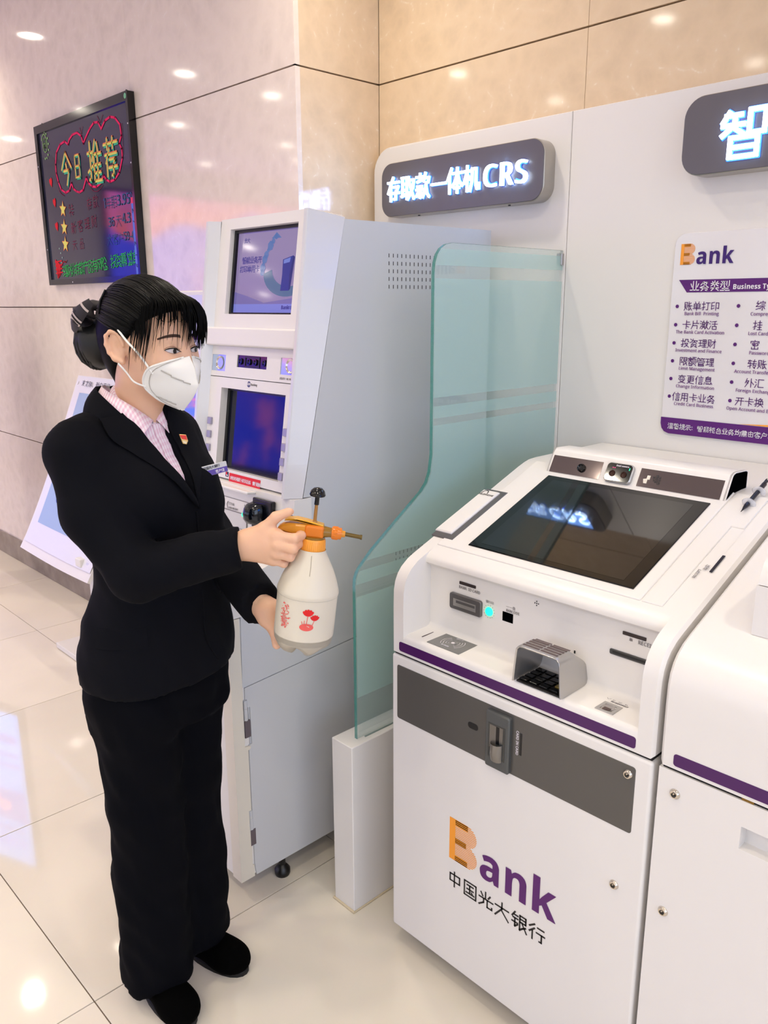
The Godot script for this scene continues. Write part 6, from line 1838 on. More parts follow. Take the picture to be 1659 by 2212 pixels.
func face_features(o: Node3D, h: Field, X: Transform3D) -> void:
	var white := mat(Color(0.80, 0.76, 0.74), 0.15)
	var brown := mat(Color(0.035, 0.018, 0.012), 0.12)
	var lash := mat(Color(0.03, 0.02, 0.02), 0.7)
	var browm := mat(Color(0.26, 0.175, 0.135), 0.9)
	for s in [1.0, -1.0]:
		var c := Vector2(-0.005, 0.0305 * s)
		var rows := []
		var hw := 0.0158
		for i in 5:
			var row := []
			for j in 11:
				var u := lerpf(-1.0, 1.0, j / 10.0)
				var top := 0.0054 * (1.0 - u * u) + 0.0006 * u
				var bot := -0.0042 * (1.0 - u * u)
				row.append(on_head(h, X, c.x + lerpf(bot, top, i / 4.0) + 0.0012 * u, c.y + s * u * hw, 0.0007))
			rows.append(row)
		var eye := part("eye", mb().sheet(rows, 0.0, false, X.basis * Vector3(1, 0, 0)), white, o)
		# iris, turned the way she looks
		var gz := c.y - 0.0030
		var ir := []
		for i in 4:
			var row := []
			for j in 16:
				var a := TAU * j / 16.0
				var rr := 0.0052 * i / 3.0
				row.append(on_head(h, X, c.x + clampf(sin(a) * rr, -0.0040, 0.0044), gz + cos(a) * rr, 0.0012))
			ir.append(row)
		part("iris", mb().sheet(ir, 0.0, true, X.basis * Vector3(1, 0, 0)), brown, eye)
		var lid := []
		var low := []
		var crease := []
		for j in 11:
			var u := lerpf(-1.0, 1.0, j / 10.0)
			lid.append(on_head(h, X, c.x + 0.0055 * (1.0 - u * u) + 0.0018 * u + 0.0004, c.y + s * u * hw * 1.05, 0.0012))
			low.append(on_head(h, X, c.x - 0.0044 * (1.0 - u * u) + 0.0012 * u, c.y + s * u * hw, 0.0006))
			crease.append(on_head(h, X, c.x + 0.0092 * (1.0 - u * u * 0.7) + 0.0014 * u, c.y + s * u * hw * 1.0, 0.0002))
		part("upper_lash", mb().tube(lid, [0.0004, 0.0008, 0.0010, 0.0011, 0.0012, 0.0012, 0.0013, 0.0013, 0.0013, 0.0011, 0.0006], 6), lash, eye)
		var hairs := mb()
		for j in range(2, 11):
			var q: Vector3 = lid[j]
			hairs.tube([q, q + X.basis * Vector3(0.005, 0.0005, 0.001 * s * (j - 5) * 0.4), q + X.basis * Vector3(0.0075, 0.0030, 0.0016 * s * (j - 5) * 0.4)], [0.0005, 0.0004, 0.0001], 4)
		part("lashes", hairs, lash, eye)
		part("lower_lid", mb().tube(low, 0.0004, 5), mat(Color(0.50, 0.28, 0.24), 0.6), eye)
		part("lid_crease", mb().tube(crease, 0.0004, 5), mat(Color(0.52, 0.32, 0.25), 0.6), eye)
		var br := []
		for i in 3:
			var row := []
			for j in 11:
				var u := lerpf(-1.0, 1.0, j / 10.0)
				row.append(on_head(h, X, 0.0195 + 0.004 * (1.0 - u * u) - 0.003 * u + (i - 1) * 0.0028 * (1.0 - 0.5 * maxf(u, 0.0)), (0.031 + u * 0.0195) * s, 0.0008))
			br.append(row)
		part("eyebrow", mb().sheet(br, 0.0, false, X.basis * Vector3(1, 0, 0)), browm, o)
	var lips := []
	for i in 3:
		var row := []
		for j in 9: row.append(on_head(h, X, -0.064 + (i - 1) * 0.006 * sin(PI * j / 8.0), lerpf(-0.021, 0.021, j / 8.0), 0.0004))
		lips.append(row)
	part("mouth", mb().sheet(lips, 0.0, false, X.basis * Vector3(1, 0, 0)), mat(Color(0.62, 0.30, 0.28), 0.5), o)

func hair(o: Node3D, h: Field, X: Transform3D) -> void:
	var hm := mat(Color(0.008, 0.007, 0.007), 0.5, 0.0, 0.2)
	var f := Field.new()
	var P := func(a: float, b: float, c: float) -> Vector3: return X * Vector3(a, b, c)
	f.ell(P.call(-0.010, 0.040, 0), Vector3(0.104, 0.091, 0.0795), 0.02, 1, X.basis)
	f.ell(P.call(-0.055, -0.010, 0), Vector3(0.050, 0.068, 0.058), 0.03, 1, X.basis)
	f.cone(P.call(-0.060, -0.04, 0), P.call(-0.060, -0.082, 0), 0.040, 0.026, 0.02)
	f.ell(P.call(0.135, -0.058, 0), Vector3(0.155, 0.137, 0.20), 0.010, -1, X.basis)
	for s in [1.0, -1.0]:
		f.ell(P.call(-0.010, -0.020, 0.075 * s), Vector3(0.026, 0.036, 0.03), 0.008, -1, X.basis)
	var lo := X.origin + Vector3(-0.15, -0.14, -0.10)
	var cap_mb := f.net(lo, X.origin + Vector3(0.13, 0.15, 0.10), 0.0042, MB.new())
	var hc := part("hair", cap_mb, hm, o)
	# combed strands: from the hair line over the crown back to the knot
	var rng := RandomNumberGenerator.new()
	rng.seed = 8
	var st := mb()
	var all := f.everything()
	var knot: Vector3 = P.call(-0.118, 0.045, 0)
	for i in 230:
		var az := lerpf(-1.0, 1.0, rng.randf())
		var ang := az * 1.75
		var a0: Vector3 = P.call(0.060 + 0.040 * cos(ang), 0.085 - 0.085 * absf(az) * absf(az), 0.085 * sin(ang))
		var pts := []
		var rad := []
		for k in 13:
			var t := k / 12.0
			var p: Vector3 = a0.lerp(knot, t) + X.basis * Vector3(0, 0.05 * sin(t * PI) * (1.0 - absf(az) * 0.8), 0.03 * sin(t * PI) * az)
			var c: Vector3 = P.call(-0.01, 0.02, 0)
			var dir := (p - c).normalized()
			p = c + dir * 0.16
			for q in 26:
				var d := f.dist(p, all)
				if absf(d) < 0.0004: break
				p -= dir * d * 0.8
			pts.append(p + dir * (0.0002 + 0.0016 * rng.randf() * sin(t * PI)))
			rad.append(0.0011 * (0.35 + 0.65 * sin(PI * clampf(t, 0.05, 0.95))))
		st.tube(pts, rad, 4)
	var stn := part("hair_strands", st, mat(Color(0.009, 0.008, 0.008), 0.42, 0.0, 0.28), hc)
	stn.set_meta("kind", "stuff")
	# fringe
	var fr := mb()
	for i in 118:
		var u := rng.randf()
		var dense := i < 66
		var z0 := lerpf(-0.060, 0.006, u) if dense else lerpf(0.0, 0.058, u)
		var sx := 0.086 - z0 * z0 * 9.0
		var top: Vector3 = P.call(sx - 0.030, 0.112 - absf(z0) * 0.25, z0 * 0.65)
		var mid: Vector3 = P.call(sx + 0.008 + rng.randf() * 0.008, 0.088, z0 * 0.95)
		var m2: Vector3 = P.call(sx + 0.020 + rng.randf() * (0.010 if dense else 0.005), 0.050 + rng.randf() * 0.01, z0 * 1.15 + rng.randf_range(-0.004, 0.004))
		var e: Vector3 = P.call(sx + 0.018 + rng.randf() * (0.010 if dense else 0.004), rng.randf_range(-0.004, 0.022) if dense else (rng.randf_range(-0.008, 0.02) if i % 3 == 0 else rng.randf_range(0.038, 0.066)), z0 * 1.25 + rng.randf_range(-0.006, 0.006))
		var w := rng.randf_range(0.0020, 0.0036) if dense else rng.randf_range(0.0008, 0.0018)
		fr.tube(smooth3([top, mid, m2, e], 4), [w * 0.6, w * 0.8, w, w, w, w, w, w * 0.95, w * 0.85, w * 0.7, w * 0.5, w * 0.3, w * 0.12], 5, 0.6)
	for i in 16:
		# side wisps before the ear
		var u := i / 15.0
		var top: Vector3 = P.call(0.066 - 0.05 * u, 0.085 - 0.02 * u, 0.056 + 0.014 * u)
		var mid: Vector3 = P.call(0.070 - 0.045 * u, 0.035, 0.069 + 0.003 * u)
		var e: Vector3 = P.call(0.058 - 0.045 * u + rng.randf_range(-0.006, 0.006), rng.randf_range(-0.055, -0.010), 0.068 + rng.randf() * 0.006)
		var w := rng.randf_range(0.0008, 0.0022)
		fr.tube(smooth3([top, mid, mid.lerp(e, 0.5) + X.basis * Vector3(0.004, 0, 0.004), e], 4), [w, w, w, w, w, w, w * 0.9, w * 0.8, w * 0.7, w * 0.5, w * 0.4, w * 0.2, w * 0.1], 4)
	for i in 10:
		var top: Vector3 = P.call(-0.058, -0.070, rng.randf_range(-0.03, 0.035))
		fr.tube(smooth3([top, top + Vector3(-0.004, -0.02, 0.004), top + Vector3(rng.randf_range(-0.02, 0.006), -0.045, rng.randf_range(0, 0.014))], 3), [0.0007, 0.0006, 0.0006, 0.0005, 0.0004, 0.0003, 0.0001], 4)
	var fp := part("fringe", fr, hm, hc)
	fp.set_meta("kind", "stuff")
	# knot at the back, wound and netted
	var kc := Vector3(-0.112, 1.535, 0.006)
	var kb := mb()
	var kf := Field.new()
	kf.ell(kc, Vector3(0.040, 0.054, 0.050), 0.01)
	kf.ell(kc + Vector3(0.02, -0.005, 0), Vector3(0.040, 0.045, 0.042), 0.02)
	kf.net(kc - Vector3(0.06, 0.07, 0.07), kc + Vector3(0.08, 0.07, 0.07), 0.006, kb, 0.006, 3)
	for i in 12:
		var pts := []
		var tilt := i * 0.26
		for k in 17:
			var a := TAU * k / 16.0
			var q := Vector3(cos(a) * 0.040, sin(a) * 0.054, 0.0)
			q = Basis(Vector3.UP, tilt - 1.4) * Basis(Vector3(1, 0, 0), 0.3 * sin(i * 2.0)) * q
			pts.append(kc + Vector3(q.x, q.y, q.z * 1.25) * 1.0)
		kb.tube(pts, 0.0032, 5)
	part("hair_knot", kb, mat(Color(0.012, 0.011, 0.012), 0.5), hc)
	# scrunchie: plum ruffle over the knot with a striped band
	var plum := mat(Color(0.055, 0.012, 0.050), 0.65)
	plum.rim_enabled = true; plum.rim = 0.5
	var sc := mb()
	var rc := Vector3(-0.098, 1.590, 0.010)
	var ax := Basis(Vector3(0, 0, 1), deg_to_rad(-38.0))
	var rows := []
	for i in 41:
		var a := TAU * i / 40.0
		var row := []
		var ruff := 1.0 + 0.32 * sin(a * 7.0)
		for k in 10:
			var b := TAU * k / 10.0
			var rr := 0.036 + (0.0155 * ruff) * cos(b)
			row.append(rc + ax * Vector3(0.015 * ruff * sin(b) + 0.006 * sin(a * 7.0 + 1.0), cos(a) * rr * 0.62, sin(a) * rr * 1.25))
		rows.append(row)
	sc.sheet(rows, 0.0, true)
	var sn := part("scrunchie", sc, plum, hc)
	var band := mb()
	var stripes := mb()
	for q in [[0.0, 1.0, band], [0.33, 0.40, stripes], [0.46, 0.51, stripes], [0.78, 0.83, stripes]]:
		var rws := []
		for i in 7:
			var t: float = lerpf(q[0], q[1], i / 6.0)
			var c: Vector3 = Vector3(-0.125, 1.553, 0.046).lerp(Vector3(-0.048, 1.612, 0.060), t) + Vector3(0, 0, 0.010 * sin(t * PI)) + Vector3(-0.004, 0.006, 0.004)
			var row := []
			for k in 5:
				var b := lerpf(-1.1, 1.1, k / 4.0)
				row.append(c + Vector3(-0.012 * sin(b), 0.011 * sin(b), 0.006 * cos(b)) * (0.55 + 0.6 * sin(t * PI)) + Vector3(0, 0, 0.0012 if q[2] == stripes else 0.0))
			rws.append(row)
		q[2].sheet(rws, 0.0, false, Vector3(0, 0, 1))
	part("ribbon_band", band, plum, sn)
	part("ribbon_stripe", stripes, mat(Color(0.72, 0.66, 0.64), 0.6), sn)
	part("hair_grip", mb().tube([P.call(-0.060, 0.055, 0.072), P.call(-0.062, 0.080, 0.064), P.call(-0.060, 0.100, 0.052)], 0.0022, 6), mat(Color(0.03, 0.03, 0.05), 0.2, 0.6), hc)

func face_mask(o: Node3D, h: Field, X: Transform3D) -> void:
	var wm := mat(Color(0.95, 0.94, 0.91), 0.75)
	var P := func(a: float, b: float, c: float) -> Vector3: return X * Vector3(a, b, c)
	# centre fold from the bridge of the nose over the tip to under the chin; side edge along the cheek
	var ridge := smooth2(V2L([0.1065, -0.014, 0.117, -0.036, 0.1225, -0.060, 0.1245, -0.073, 0.113, -0.094, 0.096, -0.114, 0.087, -0.124]), false, 4)
	var edge := smooth3([Vector3(0.102, -0.0165, 0.012), Vector3(0.080, -0.027, 0.040), Vector3(0.056, -0.040, 0.058), Vector3(0.040, -0.062, 0.060), Vector3(0.040, -0.082, 0.052), Vector3(0.058, -0.104, 0.034), Vector3(0.084, -0.121, 0.006)], 4)
	var out := mb()
	var seam := mb()
	var rim := mb()
	for s in [1.0, -1.0]:
		var rows := []
		var n: int = ridge.size()
		for i in n:
			var row := []
			var e: Vector3 = edge[i]
			e.z *= s
			var r := Vector3(ridge[i].x, ridge[i].y, 0.0008 * s)
			var ew: Vector3 = X * e
			# rest the edge on the cheek
			var hd := h.dist(ew, h.everything())
			var outw := (X.basis * Vector3(0.25, 0, s)).normalized()
			if hd < 0.003: ew += outw * (0.003 - hd)
			for k in 9:
				var t := k / 8.0
				var p: Vector3 = (X * r).lerp(ew, t)
				var bul := sin(t * PI) * 0.010 * sin(PI * clampf(i / (n - 1.0), 0.06, 0.94))
				p += X.basis * Vector3(0.55, 0.0, 0.85 * s) * bul
				var dd := h.dist(p, h.everything())
				if dd < 0.003: p += outw * (0.003 - dd)
				row.append(p)
			rows.append(row)
		out.sheet(rows, 0.0012, false, X.basis * Vector3(0.3, 0, s))
		var lst := []
		for i in n: lst.append(rows[i][8])
		rim.tube(lst, 0.0022, 6, 0.6)
		var inner := []
		for i in range(1, n - 1): inner.append(rows[i][7] + X.basis * Vector3(0.0005, 0, 0.0005 * s))
		seam.tube(inner, 0.0007, 4)
		# stitched slanting ribs
		var a1 := []
		var a2 := []
		for k in 9:
			var t := k / 8.0
			var i1 := lerpf(7.0, 11.0, 1.0 - t)
			a1.append(rows[int(i1)][clampi(int(1 + t * 5.0), 0, 8)].lerp(rows[mini(int(i1) + 1, n - 1)][clampi(int(1 + t * 5.0), 0, 8)], i1 - int(i1)))
			var i2 := lerpf(18.0, 20.0, 1.0 - t)
			a2.append(rows[int(i2)][clampi(int(3 + t * 4.0), 0, 8)].lerp(rows[mini(int(i2) + 1, n - 1)][clampi(int(3 + t * 4.0), 0, 8)], i2 - int(i2)))
		for l in [a1, a2]:
			var lifted := []
			for p in l: lifted.append(p + X.basis * Vector3(0.0006, 0, 0.0012 * s))
			seam.tube(lifted, 0.0013, 5)
	var m := part("face_mask", out, wm, o)
	part("mask_rim", rim, wm, m)
	part("mask_stitching", seam, mat(Color(0.72, 0.70, 0.665), 0.8), m)
	# nose strip print
	var wire := []
	for i in 2:
		var row := []
		for k in 7:
			var t := lerpf(-0.75, 0.75, k / 6.0)
			row.append(P.call(lerpf(0.112, 0.082, absf(t)) + 0.003, -0.018 - 0.006 * i - 0.004 * absf(t), 0.052 * t * 0.8))
		wire.append(row)
	# straps: from the upper edge over the ear, and from the lower edge to behind the lobe
	for s in [1.0, -1.0]:
		var up: Vector3 = edge[9]
		var dn: Vector3 = edge[16]
		var q := func(v: Vector3, k := 0.004) -> Vector3:
			var w: Vector3 = X * Vector3(v.x, v.y, v.z * s)
			var d := h.dist(w, h.everything())
			return w + (X.basis * Vector3(0, 0, s)) * maxf(0.0, k - d)
		part("ear_loop", mb().tube(smooth3([q.call(Vector3(up.x + 0.016, up.y - 0.004, up.z)), q.call(Vector3(0.044, -0.014, 0.072)), q.call(Vector3(0.018, 0.010, 0.078)), q.call(Vector3(-0.002, 0.030, 0.080))], 4), 0.0022, 6, 0.5), wm, m)
		part("ear_loop", mb().tube(smooth3([q.call(Vector3(dn.x + 0.003, dn.y + 0.006, dn.z + 0.002)), q.call(Vector3(0.022, -0.068, 0.066)), q.call(Vector3(0.008, -0.052, 0.070)), q.call(Vector3(-0.004, -0.034, 0.074))], 4), 0.0019, 6, 0.6), wm, m)

func shirt_collar(o: Node3D, sm: Material) -> void:
	# standing band, then the two wings folded down over it
	var band := []
	for k in 2: band.append([])
	var wings := [[Vector3(-0.072, 1.448, 0.022), Vector3(-0.062, 1.452, 0.050), Vector3(-0.030, 1.446, 0.068), Vector3(0.008, 1.430, 0.067), Vector3(0.034, 1.410, 0.050), Vector3(0.051, 1.386, 0.026)],
		[Vector3(-0.080, 1.420, 0.024), Vector3(-0.070, 1.420, 0.060), Vector3(-0.034, 1.412, 0.084), Vector3(0.006, 1.402, 0.082), Vector3(0.034, 1.386, 0.071), Vector3(0.056, 1.362, 0.062)],
		[Vector3(-0.072, 1.448, 0.000), Vector3(-0.060, 1.450, -0.036), Vector3(-0.028, 1.446, -0.046), Vector3(0.012, 1.434, -0.036), Vector3(0.044, 1.414, -0.012), Vector3(0.051, 1.386, 0.018)],
		[Vector3(-0.080, 1.420, -0.002), Vector3(-0.070, 1.420, -0.050), Vector3(-0.030, 1.412, -0.064), Vector3(0.014, 1.402, -0.050), Vector3(0.050, 1.382, -0.022), Vector3(0.064, 1.358, 0.000)]]
	var b := mb()
	for s in 2:
		var up := smooth3(wings[s * 2], 4)
		var dn := smooth3(wings[s * 2 + 1], 4)
		var rows := [[], [], [], []]
		for i in up.size():
			var mid: Vector3 = up[i].lerp(dn[i], 0.5)
			var outw: Vector3 = (mid - Vector3(-0.012, mid.y, 0.006)).normalized()
			rows[0].append(up[i] - outw * 0.004 + Vector3(0, -0.014, 0)); rows[1].append(up[i]); rows[2].append(mid + outw * 0.004); rows[3].append(dn[i] + outw * 0.003)
		b.sheet(rows, 0.0014, false, Vector3(0.3, 0.2, 1.0 if s == 0 else -1.0))
	part("collar", b, sm, o)
	var pl := mb()
	var pr := []
	for i in 9:
		var y := lerpf(1.378, 1.215, i / 8.0)
		var f := shirt_front
		var row := []
		for k in 3: row.append(f.reach(Vector3(0.25, y, lerpf(0.020, 0.012, i / 8.0) + (k - 1) * 0.011), Vector3(-1, 0, 0)) + Vector3(0.0022, 0, 0))
		pr.append(row)
	pl.sheet(pr, 0.0015, false, Vector3(1, 0, 0))
	part("placket", pl, sm, o)

func lift(j: Field, p: Vector3, k: float) -> Vector3:
	var all := j.everything()
	for q in 3:
		var e := 0.004
		var d := j.dist(p, all)
		var g := Vector3(j.dist(p + Vector3(e, 0, 0), all) - d, j.dist(p + Vector3(0, e, 0), all) - d, j.dist(p + Vector3(0, 0, e), all) - d).normalized()
		p += g * (k - d)
	return p

func flap(j: Field, inner: Array, outer: Array, k0: float, k1: float, thick: float, out: MB, steps := 6) -> void:
	var a := smooth3(inner, 3)
	var b := smooth3(outer, 3)
	var rows := []
	for i in a.size():
		var row := []
		for k in steps + 1:
			var t := float(k) / steps
			row.append(lift(j, a[i].lerp(b[i], t), lerpf(k0, k1, t) + 0.003 * sin(t * PI)))
		rows.append(row)
	out.sheet(rows, thick, false, Vector3(1, 0.2, 0.2))

func jacket_details(o: Node3D, _jf: Field, suit: Material) -> void:
	var j := jacket_field(false)
	var near := mb()
	flap(j, [Vector3(0.020, 1.400, 0.074), Vector3(0.053, 1.373, 0.066), Vector3(0.077, 1.337, 0.056), Vector3(0.104, 1.302, 0.047), Vector3(0.127, 1.269, 0.034), Vector3(0.136, 1.231, 0.014), Vector3(0.137, 1.212, 0.010)],
		[Vector3(-0.004, 1.384, 0.127), Vector3(0.030, 1.365, 0.130), Vector3(0.056, 1.338, 0.108), Vector3(0.086, 1.312, 0.088), Vector3(0.115, 1.282, 0.069), Vector3(0.134, 1.246, 0.040), Vector3(0.138, 1.212, 0.012)], 0.007, 0.0055, 0.003, near)
	part("lapel", near, suit, o)
	var farl := mb()
	flap(j, [Vector3(0.053, 1.400, -0.006), Vector3(0.067, 1.366, 0.001), Vector3(0.082, 1.335, -0.001), Vector3(0.101, 1.306, 0.001), Vector3(0.126, 1.272, 0.009), Vector3(0.136, 1.233, 0.012), Vector3(0.137, 1.212, 0.010)],
		[Vector3(0.030, 1.372, -0.085), Vector3(0.058, 1.352, -0.078), Vector3(0.085, 1.322, -0.056), Vector3(0.112, 1.292, -0.032), Vector3(0.130, 1.262, -0.010), Vector3(0.137, 1.232, 0.004), Vector3(0.138, 1.210, 0.008)], 0.006, 0.0045, 0.003, farl)
	part("lapel", farl, suit, o)
	# collar: from behind the neck down to each notch
	var col := mb()
	for s in [[[Vector3(-0.084, 1.446, 0.008), Vector3(-0.074, 1.450, 0.050), Vector3(-0.038, 1.448, 0.083), Vector3(0.000, 1.424, 0.086), Vector3(0.024, 1.401, 0.078)], [Vector3(-0.108, 1.392, 0.008), Vector3(-0.092, 1.398, 0.066), Vector3(-0.048, 1.404, 0.112), Vector3(-0.010, 1.388, 0.126), Vector3(0.012, 1.382, 0.102)]],
		[[Vector3(-0.084, 1.446, 0.008), Vector3(-0.072, 1.450, -0.036), Vector3(-0.034, 1.448, -0.062), Vector3(0.018, 1.424, -0.048), Vector3(0.050, 1.402, -0.012)], [Vector3(-0.108, 1.392, 0.008), Vector3(-0.090, 1.398, -0.056), Vector3(-0.046, 1.404, -0.092), Vector3(-0.004, 1.386, -0.098), Vector3(0.030, 1.376, -0.082)]]]:
		var a := smooth3(s[0], 4)
		var b := smooth3(s[1], 4)
		var rows := []
		for i in a.size():
			var row := []
			for k in 6:
				var t := k / 5.0
				var p: Vector3 = a[i].lerp(b[i], t)
				var outw := (p - Vector3(-0.015, p.y, 0.008)).normalized()
				row.append(p + outw * (0.006 * sin(t * PI) + 0.002))
			rows.append(row)
		col.sheet(rows, 0.004, false, Vector3(-0.3, 0.5, 0.6 if s[0][2].z > 0.0 else -0.6))
	part("collar", col, suit, o)
	var bt := j.reach(Vector3(0.30, 1.166, 0.016), Vector3(-1, 0, 0))
	var bx := face(bt + Vector3(0.002, 0, 0), Vector3(0, 0, -1), Vector3(1, 0.05, 0.30))
	var b := part("button", mb().lathe([Vector2(0.0108, -0.001), Vector2(0.0108, 0.003), Vector2(0.0095, 0.0045), Vector2(0.0085, 0.0038), Vector2(0.0, 0.0036)], 20, bx * Transform3D(Basis(Vector3.RIGHT, Vector3(0, 0, 1), Vector3(0, -1, 0)), Vector3.ZERO)), M.dark, o)
	var ring := []
	for i in 25: ring.append(bx * Vector3(cos(TAU * i / 24.0) * 0.0104, sin(TAU * i / 24.0) * 0.0104, 0.0042))
	part("button_rim", mb().tube(ring, 0.0007, 5), M.chrome, b)
	# enamel pin on the far lapel, name badge on the far breast
	var pc := lift(j, Vector3(0.078, 1.340, -0.016), 0.012)
	var px := face(pc, Vector3(0.55, -0.35, -0.75), Vector3(0.80, 0.25, 0.50))
	var pin := part("enamel_pin", mb().prism(V2([-0.010, 0.006, 0.004, 0.009, 0.011, -0.002, 0.010, -0.010, 0.002, -0.011, -0.003, -0.004]), 0.0, 0.002, px, 0.0005), mat(Color(0.86, 0.70, 0.42), 0.3, 0.6), o)
	part("pin_flag", mb().flat(V2([-0.009, 0.005, 0.004, 0.0075, 0.009, -0.001, -0.002, -0.002]), px * Transform3D(Basis(), Vector3(0, 0, 0.0024))), mat(Color(0.88, 0.16, 0.05), 0.35), pin)
	part("pin_base", mb().flat(V2([0.000, -0.005, 0.009, -0.005, 0.008, -0.009, 0.003, -0.009]), px * Transform3D(Basis(), Vector3(0, 0, 0.0024))), mat(Color(0.93, 0.86, 0.72), 0.35), pin)
	var nc := lift(j, Vector3(0.124, 1.274, -0.050), 0.006)
	var nx := face(nc, Vector3(0.40, 0.12, -0.91), Vector3(0.90, 0.10, 0.40))
	var bd := part("name_badge", mb().prism(rrect(-0.032, -0.0095, 0.032, 0.0125, 0.002, 3), 0.0, 0.0022, nx, 0.0005), mat(Color(0.80, 0.80, 0.80), 0.3), o)
	part("badge_band", mb().flat(V2([-0.0315, -0.009, 0.0315, -0.009, 0.0315, 0.002, -0.0315, 0.002]), nx * Transform3D(Basis(), Vector3(0, 0, 0.0026))), mat(Color(0.36, 0.28, 0.62), 0.4), bd)
	part("badge_lettering", mb().cjk("中国光大银行", 0.0058, 0.0062, 0.13, nx * Transform3D(Basis(), Vector3(-0.021, 0.0045, 0.0028))), M.black_print, bd)
	part("badge_lettering", mb().cjk("大堂", 0.0062, 0.0066, 0.13, nx * Transform3D(Basis(), Vector3(-0.020, -0.0068, 0.0032))).cjk("客户信", 0.0062, 0.0068, 0.13, nx * Transform3D(Basis(), Vector3(0.004, -0.0068, 0.0032))), M.white_print, bd)
	# pocket flap and front edge seam
	var pk := mb()
	flap(j, [Vector3(0.085, 0.985, 0.120), Vector3(0.045, 0.982, 0.155), Vector3(0.000, 0.980, 0.172)], [Vector3(0.090, 0.945, 0.124), Vector3(0.045, 0.940, 0.160), Vector3(-0.004, 0.938, 0.178)], 0.001, 0.004, 0.002, pk, 3)
	part("pocket_flap", pk, suit, o)
	var fe := []
	for i in 15: fe.append(lift(j, Vector3(0.13, lerpf(1.205, 0.86, i / 14.0), 0.012 - 0.02 * sin(i / 14.0 * PI) - (0.05 * pow(maxf(0.0, (i - 10) / 4.0), 2.0))), 0.0012))
	part("front_edge", mb().tube(fe, 0.0022, 6), suit, o)

